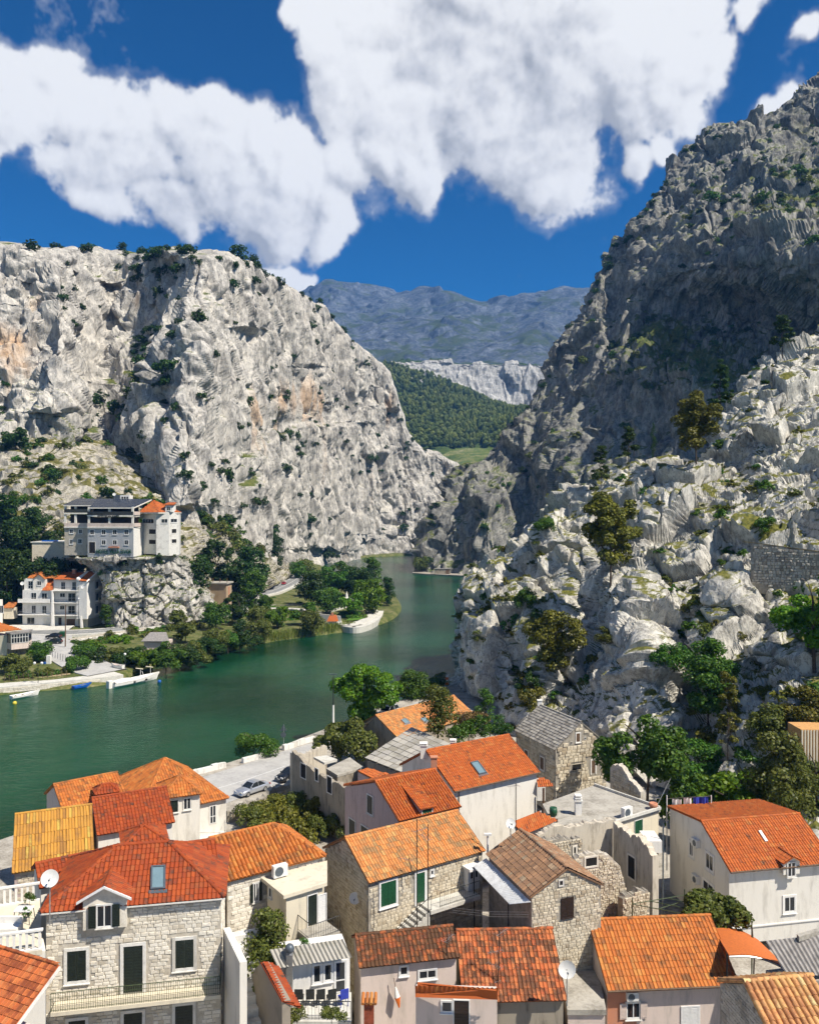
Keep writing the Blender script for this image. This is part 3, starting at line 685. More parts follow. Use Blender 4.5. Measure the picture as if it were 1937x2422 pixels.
M['steel'] = plain('galvanised steel', (.42,.42,.41,1), .4, .1, 6, .7)
M['grey_metal'] = plain('slate grey metal', (.10,.12,.14,1), .45, .1, 6, .3)
M['plastic'] = plain('off white plastic', (.70,.69,.65,1), .45, .05)
M['brick'] = plain('red brick', (.32,.075,.035,1), .85, .2)
M['blue'] = plain('blue boat paint', (.01,.10,.42,1), .4, .1)
M['cloth_blue'] = plain('blue cloth', (.03,.05,.35,1), .8, .1)
M['orange_cloth'] = plain('orange cloth', (.75,.17,.02,1), .8, .1)
M['rubber'] = plain('black rubber', (.012,.012,.012,1), .8, .1)

# ---------------------------------------------------------------- tiled roofs
ZV = Vector((0, 0, 1))
PROF = {'S': ([0,.14,.3,.46,.62,.82,1.], [.75,1.,.8,.25,0,.05,.75], .055), 'barrel': ([0,.16,.33,.5,.67,.84,1.], [0,.7,1.,1.,.7,.0,-.25], .095),
        'flat': ([0,.06,.12,.9,1.], [1.,1.,0,0,1.], .02), 'slab': ([0,.5,1.], [.3,.5,.2], .03)}
_tilecache = {}
def tile_template(prof, tw, tl):
    xs, zs, hh = PROF[prof]; L = tl*1.12; V = []; F = []; k = len(xs)
    lift = .030 if prof != 'slab' else .05
    for y, dz in ((0, lift), (L, 0.)):
        for x, z in zip(xs, zs): V.append(((x-.5)*tw*1.02, y, z*hh+dz))
    for x, z in zip(xs, zs): V.append(((x-.5)*tw*1.02, .004, z*hh*.55-.006))
    for i in range(k-1): F += [(i, i+1, k+i+1, k+i), (2*k+i, 2*k+i+1, i+1, i)]
    return np.array(V), np.array(F)
def inside(poly, x, y):
    c = np.zeros(x.shape, bool); n = len(poly)
    for i in range(n):
        x0, y0 = poly[i]; x1, y1 = poly[(i+1) % n]
        if y0 == y1: continue
        c ^= ((y0 > y) != (y1 > y)) & (x < (x1-x0)*(y-y0)/(y1-y0)+x0)
    return c
def spread(parent, name, tmpl, mats4, mat_, nobj, smooth=False):
    """mats4: list of 4x4 arrays (place coordinates). The nobj nearest become parts of their own, the rest one mesh."""
    ro = np.array(root_loc(parent)); V, F = tmpl
    mats4 = sorted(mats4, key=lambda m: (m[0,3]**2+m[1,3]**2+(m[2,3]-CAM_H)**2))
    key = (name, id(V), mat_.name)
    if mats4[:nobj]:
        if key not in _tilecache:
            me = bpy.data.meshes.new(name); me.from_pydata([tuple(v) for v in V], [], [tuple(int(i) for i in f) for f in F]); me.materials.append(mat_)
            if smooth: me.shade_smooth()
            _tilecache[key] = (me, V)
        me = _tilecache[key][0]
        for m in mats4[:nobj]:
            o = bpy.data.objects.new(name, me); C.objects.link(o); o.parent = parent
            mm = m.copy(); mm[:3, 3] -= ro; o.matrix_local = Matrix(mm.tolist())
    rest = mats4[nobj:]
    if rest:
        A = np.array(rest); VV = np.einsum('nij,kj->nki', A[:, :3, :3], V)+A[:, None, :3, 3]-ro
        FF = (F[None]+(np.arange(len(rest))*len(V))[:, None, None]).reshape(-1, F.shape[1])
        me = np_mesh(name+'s', VV.reshape(-1, 3), FF, mat_, smooth=smooth); o = link(name+'s', me, parent); o['kind'] = 'stuff'
_tm = {}
def frame4(o, x, y, z, sx=1., sy=1., sz=1.):
    m = np.eye(4); m[:3, 0] = np.array(x)*sx; m[:3, 1] = np.array(y)*sy; m[:3, 2] = np.array(z)*sz; m[:3, 3] = o; return m
def tile_plane(parent, poly, mat_, prof='S', tw=.24, tl=.36, nobj=300, rng=None, holes=(), jit=.018, base=None, thick=.10):
    """poly: place points of a flat roof plane, first edge = eave (left to right seen from outside)"""
    rng = rng or random.Random(len(poly)*7+int(poly[0].x*10)); poly = [Vector(p) for p in poly]
    u = (poly[1]-poly[0]).normalized(); nn = u.cross(poly[2]-poly[0]).normalized()
    if nn.z < 0: nn = -nn
    s = nn.cross(u).normalized()
    if s.z < 0: s = -s; u = -u
    o = poly[0]; P2 = [((p-o).dot(u), (p-o).dot(s)) for p in poly]
    roof = MB().prism([p-nn*thick for p in poly], nn*(thick-.012)).build('roof', base or mat_, parent)
    x0 = min(p[0] for p in P2); x1 = max(p[0] for p in P2); y1 = max(p[1] for p in P2)
    nc = max(1, round((x1-x0)/tw)); tw2 = (x1-x0)/nc; nr = max(1, round(y1/tl)); tl2 = y1/nr
    k = (prof, round(tw, 3), round(tl, 3))
    if k not in _tm: _tm[k] = tile_template(*k)
    V, F = _tm[k]; X, Y = np.meshgrid(x0+(np.arange(nc)+.5)*tw2, (np.arange(nr))*tl2)
    ok = inside(P2, X, Y+tl2*.5)
    for h in holes:
        H2 = [((Vector(p)-o).dot(u), (Vector(p)-o).dot(s)) for p in h]; ok &= ~inside(H2, X, Y+tl2*.5)
    ms = []
    for x, y in zip(X[ok], Y[ok]):
        a = rng.gauss(0, jit); uu = (u+s*a).normalized(); ss = (s-u*a).normalized()
        q = o+u*x+s*(y-.03)+nn*(rng.random()*jit*.8)
        ms.append(frame4(q, uu, ss, nn, tw2/k[1], tl2/k[2]))
    spread(roof, 'roof_tile' if prof != 'slab' else 'stone_slab', (V, F), ms, mat_, nobj)
    return roof, u, s, nn
def _ridge_tmpl():
    V = []; F = []; k = 6
    for y, r in ((0, .135), (.42, .11)):
        for j in range(k+1):
            a = math.pi*j/k; V.append((math.cos(a)*r, y, math.sin(a)*r*.85-.02))
    for j in range(k): F.append((j, j+1, k+2+j, k+1+j))
    for j in range(k): F.append((j, j+1, j+1, j)) if False else None
    return np.array(V), np.array([f for f in F if f])
RT = _ridge_tmpl()
def ridge(parent, a, b, mat_, up=None, sc=1.):
    a, b = Vector(a), Vector(b); d = (b-a); L = d.length; d.normalize(); up = (up or ZV); x = d.cross(up).normalized(); z = x.cross(d)
    n = max(1, round(L/.36)); st = L/n
    ms = [frame4(a+d*(st*i)+z*.02, x*1., d, z, sc, st/.38, sc) for i in range(n)]
    spread(parent, 'ridge_tile', RT, ms, mat_, 300)
def corrugated(parent, name, a, b, c, d, mat_, pitch=.18, amp=.03, thick=0):
    """quad a-b (low edge) c-d (high edge, c above b); ridges run from low to high edge"""
    a, b, c, d = map(Vector, (a, b, c, d)); n = max(8, int((b-a).length/pitch*6)); nn = (b-a).cross(d-a).normalized()
    if nn.z < 0: nn = -nn
    V = []; F = []
    for i in range(n+1):
        f = i/n; h = math.sin(f*(b-a).length/pitch*2*math.pi)*amp
        V += [a.lerp(b, f)+nn*h, d.lerp(c, f)+nn*h]
    F = [(2*i, 2*i+2, 2*i+3, 2*i+1) for i in range(n)]
    m = len(V); V += [v-nn*.012 for v in V]; F += [(f[3]+m, f[2]+m, f[1]+m, f[0]+m) for f in F]
    F += [(2*i, m+2*i, m+2*i+2, 2*i+2) for i in range(n)]
    return MB().add(V, F).build(name, mat_, parent, smooth=False)

# ---------------------------------------------------------------- rubble and ashlar walls
def _stone_tmpl(seed):
    r = random.Random(seed); j = lambda s: r.uniform(-s, s)
    V = []
    for z, ins in ((0, 0.), (1., .06)):
        for x, y in ((-.5, -.5), (.5, -.5), (.5, .5), (-.5, .5)):
            V.append((x*(1-2*ins)+j(.035), y*(1-2*ins)+j(.05), z+(j(.22) if z else 0)))
    V.append((j(.12), j(.12), 1.12+j(.15)))
    return np.array(V), np.array([(0,1,5),(0,5,4),(1,2,6),(1,6,5),(2,3,7),(2,7,6),(3,0,4),(3,4,7),(4,5,8),(5,6,8),(6,7,8),(7,4,8)])
ST = [_stone_tmpl(i) for i in range(6)]
def stone_wall(parent, o, a, out, poly, mat_, holes=(), hs=(.15, .26), ls=(.22, .5), nobj=300, seed=1, proud=.035, joint=.022):
    """o: place origin, a: unit vector along, poly: (along, z) outline relative to o; holes: (x0,z0,x1,z1)"""
    r = random.Random(seed); o = Vector(o); a = Vector(a); out = Vector(out)
    zs = [p[1] for p in poly]; xs = [p[0] for p in poly]; z = min(zs); per = [[] for _ in ST]
    while z < max(zs)-.05:
        h = r.uniform(*hs); x = min(xs)-r.random()*.3
        while x < max(xs):
            l = r.uniform(*ls); cx, cz = x+l/2, z+h/2
            if inside(poly, np.array([x+.04, x+l-.04, cx]), np.array([cz, cz, cz])).all() and inside(poly, np.array([cx]), np.array([z+h-.02])).all():
                if not any(x+l > q[0] and x < q[2] and z+h > q[1] and z < q[3] for q in holes):
                    p = o+a*cx+ZV*cz-out*.004
                    per[r.randrange(len(ST))].append(frame4(p, a, ZV, out, l-joint, h-joint, proud*r.uniform(.5, 1.3)))
            x += l
        z += h
    tot = sum(map(len, per))
    for i, ms in enumerate(per):
        if ms: spread(parent, 'stone', ST[i], ms, mat_, int(nobj*len(ms)/max(1, tot)))

# ---------------------------------------------------------------- houses
CAMP = Vector((0, 0, CAM_H))
def ray(px, py): return Vector(((px-968.5)/1937, 1, -(py-1211)/1937))
def hit(px, py, pt, nrm):
    d = ray(px, py); return CAMP+d*((Vector(pt)-CAMP).dot(nrm)/d.dot(nrm))
def slats(mb, c, a, up, out, w, h, n, d=.02):
    for i in range(n):
        z = -h/2+h*(i+.5)/n; mb.obox(c-a*w/2+up*(z-h/n*.28), a*w, out*d, up*(h/n*.56))
def opening(parent, c, a, out, w, h, kind='glass', sur=.12, surm=None, frm=None, shm=None, nm='window', panes=2, sill=True, lift=0., open_w=None):
    """c: centre on the wall face. kind: glass | shut | open | door | hole | glassdoor"""
    up = ZV; surm = surm or M['stone_white']; frm = frm or M['white']; shm = shm or M['sh_dark']; c = Vector(c)+out*lift
    mb = MB(); s = sur if sur else .05; d = .055
    mb.obox(c-a*(w/2+s)-up*(h/2+s), a*s, out*d, up*(h+2*s)); mb.obox(c+a*(w/2)-up*(h/2+s), a*s, out*d, up*(h+2*s))
    mb.obox(c-a*w/2+up*(h/2), a*w, out*(d-.002), up*s)
    if kind not in ('door', 'glassdoor'): mb.obox(c-a*w/2-up*(h/2+s), a*w, out*(d-.002), up*s)
    win = mb.build(nm, surm if sur else frm, parent)
    def quad(off, ww, hh, name, m):
        p = c+out*off; MB().obox(p-a*ww/2-up*hh/2, a*ww, out*.004, up*hh).build(name, m, win)
    if kind in ('glass', 'open', 'glassdoor'):
        quad(.008, w, h, 'pane', M['glass'])
        f = MB(); t_ = .055; p = c+out*.013
        for sgn in (-1, 1):
            f.obox(p+a*(sgn*(w/2-t_/2)-t_/2)-up*h/2, a*t_, out*.03, up*h)
            f.obox(p-a*(w/2-t_)+up*(sgn*(h/2-t_/2)-t_/2), a*(w-2*t_), out*.03, up*t_)
        for i in range(1, panes): f.obox(p+a*(-w/2+w*i/panes-t_*.55)-up*(h/2-t_), a*t_*1.1, out*.028, up*(h-2*t_))
        if kind == 'glassdoor': f.obox(p-a*(w/2-t_)-up*h*.12, a*(w-2*t_), out*.026, up*t_)
        f.build('frame', frm, win)
    if kind in ('shut', 'open'):
        for sgn in (-1, 1):
            pw = w/2-.01; sc_ = c+a*sgn*(w/4 if kind == 'shut' else w/2+pw/2+.02)+out*(.012 if kind == 'shut' else .062)
            b = MB().obox(sc_-a*pw/2-up*h/2, a*pw, out*.022, up*h)
            for e in (-1, 1):
                b.obox(sc_+a*(e*(pw/2-.03)-.03)-up*h/2+out*.022, a*.06, out*.014, up*h)
            slats(b, sc_+out*.0225, a, up, out, pw-.13, h-.12, max(5, int(h/.09)), .014); b.build('shutter', shm, win)
    if kind == 'door':
        quad(.008, w, h, 'leaf', shm); b = MB()
        for sgn in (-1, 1): slats(b, c+a*sgn*w/4+out*.013, a, up, out, w/2-.08, h-.1, max(6, int(h/.16)), .012)
        b.build('panel', shm, win)
    if kind == 'hole': quad(.006, w, h, 'recess', M['dark'])  # flat dark pane on the wall, the opening's shade put into its colour
    if sill and kind in ('glass', 'open', 'shut') and sur: MB().obox(c-a*(w/2+s+.03)-up*(h/2+s+.045), a*(w+2*s+.06), out*.12, up*.045).build('sill', surm, win)
    return win
class House:
    def __init__(s, name, label, eL, eR, D, rL, g=3.5, oh=.35, os=.15, hip=0., wall='pl_white', tile='tile_red', prof='S', tw=.24, tl=.36, nobj=300, stone=(), stonem=None,
                 back=None, cat='house', shed=False, hs=(.15, .26), ls=(.22, .5), hipm=(1, 1), holes=None, body=True, stone_n=300, gut=False, pitch=.55, proud=.035):
        s.proud = proud
        A = P(eL[0], eL[1], D); DR = (CAM_H-A.z)*1937/(eR[1]-1211); B = P(eR[0], eR[1], DR)
        u = (B-A).normalized(); n = Vector((-u.y, u.x, 0)); r = ray(*rL)
        mtx = Matrix(((r.x, -n.x, 0), (r.y, -n.y, 0), (r.z, -n.z, -1))); sol = mtx.inverted() @ (A+u*hip*hipm[0]-CAMP)
        w, h = sol[1], sol[2]
        if pitch: kk = (rL[1]-1211)/1937; w = (CAM_H-A.z-kk*(A.y+u.y*hip*hipm[0]))/(kk*n.y+pitch); h = pitch*w
        s.A, s.B, s.u, s.n, s.w, s.h, s.g = A, B, u, n, w, h, g
        s.L = (B-A).length; s.slope = h/w; s.oh, s.os = oh, os; s.name = name
        s.root = thing(name, label, cat, Vector(((A.x+B.x)/2+n.x*w, (A.y+B.y)/2+n.y*w, g)))
        wb, zb = (back[0], A.z+h-back[1]) if back else (w, A.z)                    # horizontal run and eave height behind the ridge
        rp_ = A+n*w+u*hip*hipm[0]; print('HOUSE %-22s L %.1f w %.1f h %.1f eave %.1f yaw %.0f ridge px %.0f want %.0f' % (name, s.L, w, h, A.z, math.degrees(math.atan2(u.y, u.x)), 968.5+rp_.x/rp_.y*1937, rL[0]))
        s.Dp = w+wb; rd = A+n*w+ZV*h; RL = rd+u*hip*hipm[0]; RR = B+n*w+ZV*h-u*hip*hipm[1]
        s.RL, s.RR = RL, RR; BL = A+n*s.Dp; BL.z = zb; BR = B+n*s.Dp; BR.z = zb; s.BL, s.BR = BL, BR
        m = M[tile]; kw = dict(prof=prof, tw=tw, tl=tl)
        s.roof, _, s.sl, s.rn = tile_plane(s.root, [A, B, RR, RL], m, nobj=nobj, holes=holes(s) if holes else (), **kw)
        tile_plane(s.root, [BR, BL, RL, RR], m, nobj=0, **kw)
        if hip and hipm[0]: tile_plane(s.root, [BL, A, RL], m, nobj=0, **kw); ridge(s.roof, A, RL, m); ridge(s.roof, BL, RL, m)
        if hip and hipm[1]: tile_plane(s.root, [B, BR, RR], m, nobj=60, **kw); ridge(s.roof, B, RR, m); ridge(s.roof, BR, RR, m)
        ridge(s.roof, RL, RR, m)
        # body
        zf = A.z+oh*s.slope-.16; sb = (rd.z-zb)/wb; zk = zb+oh*sb-.16
        fl = A+n*oh+u*os; fr = B+n*oh-u*os; bl = A+n*(s.Dp-oh)+u*os; br = B+n*(s.Dp-oh)-u*os
        s.fl, s.fr, s.bl, s.br, s.zf, s.zk = fl, fr, bl, br, zf, zk
        c = lambda p, z: Vector((p.x, p.y, z))
        if body:
            wm = M[wall]
            gl = [c(fl, g), c(fl, zf), c(bl, zk), c(bl, g)]; gr = [c(fr, g), c(fr, zf), c(br, zk), c(br, g)]
            if not (hip and hipm[0]): gl.insert(2, c(A+n*w+u*os, rd.z-.16))
            if not (hip and hipm[1]): gr.insert(2, c(B+n*w-u*os, rd.z-.16))
            if len(gl) == len(gr):
                k = len(gl); s.wall = MB().prism(gl, fr-fl).build('wall', wm, s.root)
            else:
                mb = MB().box8([c(fl, g), c(fr, g), c(br, g), c(bl, g), c(fl, zf), c(fr, zf), c(br, zk), c(bl, zk)])
                for e, p5 in ((fl, gl), (fr, gr)):
                    if len(p5) == 5: mb.prism([p5[1], p5[2], p5[3]], (u if e is fl else -u)*.3)
                s.wall = mb.build('wall', wm, s.root)
            s.gl, s.gr = gl, gr
        s.stone, s.stonem, s.hs, s.ls, s.stone_n = stone, stonem, hs, ls, stone_n; s.holes = {'front': [], 'left': [], 'right': []}
        if gut:
            MB().tube([A-u*.02-n*.06+ZV*-.02, B+u*.02-n*.06-ZV*.02], .07, 6).build('gutter', M['wood'] if gut == 1 else M['grey_metal'], s.root)
    def side(s, k):
        if k == 'front': return Vector((s.fl.x, s.fl.y, 0)), s.u, -s.n
        if k == 'left': return Vector((s.fl.x, s.fl.y, 0)), s.n, -s.u
        return Vector((s.fr.x, s.fr.y, 0)), s.n, s.u
    def at(s, k, px, py): o, a, out = s.side(k); return hit(px, py, o, out)
    def rect(s, k, x0, y0, x1, y1):
        o, a, out = s.side(k); xc, yc = (x0+x1)/2, (y0+y1)/2; c = hit(xc, yc, o, out)
        w = abs((hit(x1, yc, o, out)-hit(x0, yc, o, out)).dot(a)); h = abs(hit(xc, y0, o, out).z-hit(xc, y1, o, out).z)
        return c, a, out, w, h
    def win(s, k, r, kind='glass', fwd=0., **kw):
        c, a, out, w, h = s.rect(k, *r); c = c+out*fwd; o, _, _ = s.side(k); lift = .03 if k in s.stone else 0.
        e = kw.get('sur', .12)+.02; x = (c-o).dot(a); ew = w*.5+.03 if kind == 'open' else 0
        s.holes[k].append((x-w/2-e, c.z-h/2-e-.05, x+w/2+e, c.z+h/2+e))
        return opening(s.root, c, a, out, w, h, kind, lift=0 if kind == 'hole' else lift*.3, **kw)
    def done(s, zmin=None):
        for i, k in enumerate(s.stone):
            o, a, out = s.side(k); g = zmin if zmin is not None else s.g
            if k == 'front': poly = [(0, g), ((s.fr-s.fl).length, g), ((s.fr-s.fl).length, s.zf), (0, s.zf)]
            else:
                pts = s.gl if k == 'left' else s.gr; poly = [((Vector((p.x, p.y, 0))-o).dot(a), max(p.z, g) if p.z <= g+.01 else p.z) for p in pts]
                poly = [(x, g if z < g else z) for x, z in poly]
            stone_wall(s.wall, o, a, out, poly, M[s.stonem], s.holes[k], s.hs, s.ls, s.stone_n, i*7+len(s.name), s.proud)
        return s
    def roofpt(s, px, py): return hit(px, py, s.A, s.rn)

# ---------------------------------------------------------------- fittings
def dish(name, label, px, py, D, dpx, face=(.4, -.8, .4), base=None, pole=1.2):
    c = P(px, py, D); r = dpx/1937*D/2; f = Vector(face).normalized()
    root = thing(name, label, 'satellite dish', (base or c-ZV*pole))
    prof = [(r*i/6, -(1-(i/6)**2)*r*.22) for i in range(7)]
    mb = MB().lathe(c, prof, 20, f); mb.lathe(c-f*.015, prof[::-1], 20, f); mb.build('reflector', M['plastic'], root, True)
    MB().tube([c-f*r*.24, c-f*r*.24-ZV*.15, (base or c-ZV*pole)], .035, 6).build('mast', M['steel'], root)
    lo = c-(ZV-f*ZV.dot(f)).normalized()*r*.95
    MB().tube([lo, c+f*r*.75-ZV*r*.2], .015, 5).build('feed_arm', M['steel'], root)
    MB().lathe(c+f*r*.75-ZV*r*.2, [(.0, .0), (.05, 0), (.045, -.14), (0, -.14)], 8, f).build('feed_horn', M['grey_metal'], root)
    return root
def aerial(name, label, base, h, arms=((.9, .0),), lean=(0, 0), elems=7):
    base = Vector(base); top = base+Vector((lean[0], lean[1], h)); root = thing(name, label, 'antenna', base)
    MB().tube([base, top], .03, 5).build('mast', M['iron'], root)
    for k, (dz, yaw) in enumerate(arms):
        p = base.lerp(top, dz); d = Vector((math.cos(yaw), math.sin(yaw), .05)); x = Vector((-d.y, d.x, 0))
        mb = MB().tube([p-d*.25, p+d*.75], .012, 4)
        for i in range(elems): q = p-d*.2+d*(.9*i/(elems-1)); l = .28-.02*i; mb.tube([q-x*l, q+x*l], .008, 4)
        mb.build('boom', M['steel'], root)
    return root
def ac_unit(label, c, a, out, w=.82, h=.6, d=.32, group=None):
    c = Vector(c); root = thing('air_conditioner', label, 'air conditioner', c-ZV*h/2, group)
    MB().obox(c-a*w/2-ZV*h/2, a*w, out*d, ZV*h).build('casing', M['plastic'], root)
    q = c-a*w*.12+out*(d+.004); mb = MB().lathe(q, [(.0, .004), (h*.36, .004), (h*.40, .02), (h*.40, 0)], 16, out); mb.build('fan_grille', M['grey_metal'], root)
    for sgn in (-1, 1): MB().obox(c+a*sgn*w*.35-ZV*(h/2+.06)-a*.02, a*.04, out*d, ZV*.055).build('bracket', M['steel'], root)
    return root
def chimney(parent, c, w, h, m, cap=None, d=None, pots=0):
    c = Vector(c); d = d or w; ch = MB().box(c.x-w/2, c.y-d/2, c.z, c.x+w/2, c.y+d/2, c.z+h).build('chimney', m, parent)
    for i in range(2 if cap else 1): MB().box(c.x-w*.62, c.y-d*.62, c.z+h+.12*i*1.4, c.x+w*.62, c.y+d*.62, c.z+h+.07+.12*i*1.4).build('chimney_cap', cap or m, ch)
    if cap: MB().box(c.x-w*.35, c.y-d*.35, c.z+h+.07, c.x+w*.35, c.y+d*.35, c.z+h+.168).build('chimney_neck', M['dark'], ch)
    return ch
def railing(parent, pts, h, m, step=.14, r=.011, name='railing', mid=()):
    mb = MB(); pts = [Vector(p) for p in pts]
    for a, b in zip(pts, pts[1:]):
        L = (b-a).length; n = max(1, int(L/step))
        mb.tube([a+ZV*h, b+ZV*h], .022, 5); mb.tube([a+ZV*.08, b+ZV*.08], .014, 4)
        for k in mid: mb.tube([a+ZV*h*k, b+ZV*h*k], r, 4)
        for i in range(n+1): p = a.lerp(b, i/n); mb.tube([p, p+ZV*h], r if 0 < i < n else .02, 4)
    return mb.build(name, m, parent)
def balustrade(parent, a, b, h=.85, m=None, step=.3):
    a, b = Vector(a), Vector(b); m = m or M['pl_bright']; d = (b-a).normalized(); x = d.cross(ZV); L = (b-a).length; n = int(L/step)
    MB().obox(a-x*.09+ZV*(h-.1), d*L, x*.18, ZV*.1).build('handrail', m, parent); MB().obox(a-x*.08, d*L, x*.16, ZV*.08).build('plinth', m, parent)
    for i in range(n): p = a+d*(step*(i+.5)); MB().obox(p-d*.06-x*.05+ZV*.08, d*.12, x*.1, ZV*(h-.18)).build('baluster', m, parent)
def skylight(parent, quadp, nn, fm=None):
    """four roof points, lower left first"""
    q = [Vector(p) for p in quadp]; u = (q[1]-q[0]); s = q[3]-q[0]
    fr = MB(); t_ = .09/u.length; tv = .09/s.length; hh = nn*.17
    def bar(a0, a1, b0, b1): fr.prism([q[0]+u*a0+s*b0, q[0]+u*a1+s*b0, q[0]+u*a1+s*b1, q[0]+u*a0+s*b1], hh)
    bar(0, 1, 0, tv); bar(0, 1, 1-tv, 1); bar(0, t_, tv, 1-tv); bar(1-t_, 1, tv, 1-tv)
    o = fr.build('skylight', fm or M['grey_metal'], parent)
    MB().prism([q[0]+u*t_+s*tv+nn*.07, q[0]+u*(1-t_)+s*tv+nn*.07, q[0]+u*(1-t_)+s*(1-tv)+nn*.07, q[0]+u*t_+s*(1-tv)+nn*.07], nn*.05).build('pane', M['glass_sky'], o)
    MB().prism([q[0]-u*.12-s*.14+nn*.06, q[0]+u*1.12-s*.14+nn*.06, q[0]+u*1.12+s*.0+nn*.07, q[0]-u*.12+nn*.07], nn*.01).build('flashing', fm or M['grey_metal'], o)
    return o
def dormer(h, x, w, front_z, eave, rise, wallm, tile, sl_to=None, overhang=.25, rect=None, tw=.24):
    """gabled dormer on the front plane of house h: x = centre along eave, w width; front wall flush with the facade"""
    u, n = h.u, h.n; base = h.fl+u*(x-h.os)-h.n*(h.oh+.04); base.z = 0
    f = lambda a, b, z: base+u*a+n*b+ZV*z
    zf = lambda b: h.zf+b*h.slope+.16                      # roof height at depth b behind the facade
    be = (eave-h.zf)/h.slope+h.oh; br = (eave+rise-h.zf)/h.slope+h.oh
    d = MB().prism([f(-w/2, .0, front_z), f(w/2, .0, front_z), f(w/2, 0, eave), f(0, 0, eave+rise-.05), f(-w/2, 0, eave)], n*max(.4, be)).build('dormer', wallm, h.root)
    e = overhang
    zz = lambda a: eave+rise-abs(a)*rise/(w/2)+.02
    for sg in (-1, 1):
        a0 = sg*(w/2+.18); lo = zz(a0); blo = (lo-h.zf)/h.slope+.05+h.oh
        pl = [f(a0, -e, lo), f(a0, max(.2, blo), lo), f(0, br+.1, zz(0)), f(0, -e, zz(0))]
        if sg > 0: pl = [pl[0], pl[1], pl[2], pl[3]]
        else: pl = [pl[1], pl[0], pl[3], pl[2]]
        tile_plane(d, pl, tile, tw=tw, tl=.3, nobj=0, thick=.08) if False else _dorm_plane(d, pl, tile, tw)
    ridge(d, f(0, -e, zz(0)), f(0, br, zz(0)), tile, sc=.8)
    return d, f
def _dorm_plane(parent, pl, m, tw):
    r = random.Random(3); u = (pl[1]-pl[0]).normalized(); nn = u.cross(pl[3]-pl[0]).normalized()
    if nn.z < 0: nn = -nn
    s = nn.cross(u);
    if s.z < 0: s = -s; 
    MB().prism([p-nn*.07 for p in pl], nn*.06).build('dormer_roof', m, parent)
    o = pl[0]; P2 = [((p-o).dot(u), (p-o).dot(s)) for p in pl]; k = ('S', .2, .3)
    if k not in _tm: _tm[k] = tile_template(*k)
    xs = np.arange(min(p[0] for p in P2)+.1, max(p[0] for p in P2), .2); ys = np.arange(0, max(p[1] for p in P2), .29)
    X, Y = np.meshgrid(xs, ys); ok = inside(P2, X, Y+.14); ro = root_loc(parent)
    ms = [frame4(o+u*x+s*y, u, s, nn) for x, y in zip(X[ok], Y[ok])]
    if ms: 
        A = np.array(ms); V, F = _tm[k]; VV = np.einsum('nij,kj->nki', A[:, :3, :3], V)+A[:, None, :3, 3]-np.array(ro)
        FF = (F[None]+(np.arange(len(ms))*len(V))[:, None, None]).reshape(-1, 4)
        o2 = link('roof_tiles', np_mesh('roof_tiles', VV.reshape(-1, 3), FF, m), parent); o2['kind'] = 'stuff'
def crop(i):
    ox, oy = {1: (0, 1750), 2: (460, 1600), 3: (560, 1950), 4: (900, 1600), 5: (1377, 1850), 6: (1000, 2000)}[i]; k = 560/1724
    return lambda x, y: (ox+x*k, oy+y*k)
c1, c2, c3, c4, c5, c6 = [crop(i) for i in range(1, 7)]
def rc(f, x0, y0, x1, y1): return f(x0, y0)+f(x1, y1)
# ---------------------------------------------------------------- the old town
def slab(name, label, pts, z, thick, m, cat=None, parent=None):
    """flat slab with outline given by photograph pixels at height z"""
    q = [P(x, y, (CAM_H-z)*1937/(y-1211)) for x, y in pts]
    o = MB().prism([p-ZV*thick for p in q], ZV*thick).build(name, m, parent)
    if cat: tag(o, label, cat)
    return o, q
def zpt(px, py, z): return P(px, py, (CAM_H-z)*1937/(py-1211))

# --- stone house in front, hipped roof, dormer, balcony
def b1_holes(s): return []
h = House('stone_house', 'pale stone house with hipped red roof, dormer and green balcony railing', (94,2161), (533,2123.5), 43, (257,2000), g=4, hip=3.35, oh=.28, os=.25,
          wall='mortar', tile='tile_red', tw=.235, tl=.37, stone=('front', 'right'), stonem='stone_pale', hs=(.15,.24), ls=(.24,.52), stone_n=300)
B1 = h
for r in ((490,1537,628,1755), (1278,1457,1410,1660)): h.win('front', rc(c1, *r), 'shut', sur=.17)
h.win('front', rc(c1, 900,1502,1040,1838), 'door', sur=.17, nm='balcony_door')
for r in ((500,2045,622,2330), (902,1990,1036,2300), (1276,1935,1405,2260)): h.win('front', rc(c1, *r), 'door', sur=.16, nm='door')
o_, a_, out_ = h.side('front'); zb = h.at('front', *c1(970,1842)).z-.02
xl = (h.at('front', *c1(405,1800))-o_).dot(a_); xr = (h.at('front', *c1(1612,1800))-o_).dot(a_)
bal = MB().obox(Vector((o_.x, o_.y, zb-.2))+a_*xl+out_*.045, a_*(xr-xl), out_*1.05, ZV*.2).build('balcony', M['pl_cream'], h.root)
pb = [Vector((o_.x, o_.y, zb))+a_*xl+out_*q for q in (.06, 1.03)]; pe = [Vector((o_.x, o_.y, zb))+a_*(xr-.03)+out_*q for q in (1.03, .06)]
railing(bal, [pb[1], pe[0], pe[1]], .98, M['iron_green'], step=.115, mid=(.35, .55, .75))
fan = MB()
for i in range(7): fan.tube([pe[0]+ZV*.9+(pe[1]-pe[0])*i/6*.6, pe[0]+ZV*(1.0+.75*math.sin((i+1)/7*1.6))+(pe[1]-pe[0])*(i/6)], .014, 4)
fan.build('railing_fan', M['iron_green'], bal)
c, a, out, w, hh = h.rect('front', *rc(c1, 614,1115,930,1340)); xd = (c-o_).dot(a_)+h.os
ez = h.at('front', *c1(770,1128)).z
d_, f_ = dormer(h, xd, w, h.zf-1.1, ez, .62, M['stone_pale'], M['tile_red'])
MB().obox(f_(-w/2-.28,-.32,ez-.16), h.u*(w/2+.28)+ZV*.74, -h.n*-.1, ZV*.12).build('bargeboard', M['white'], d_)
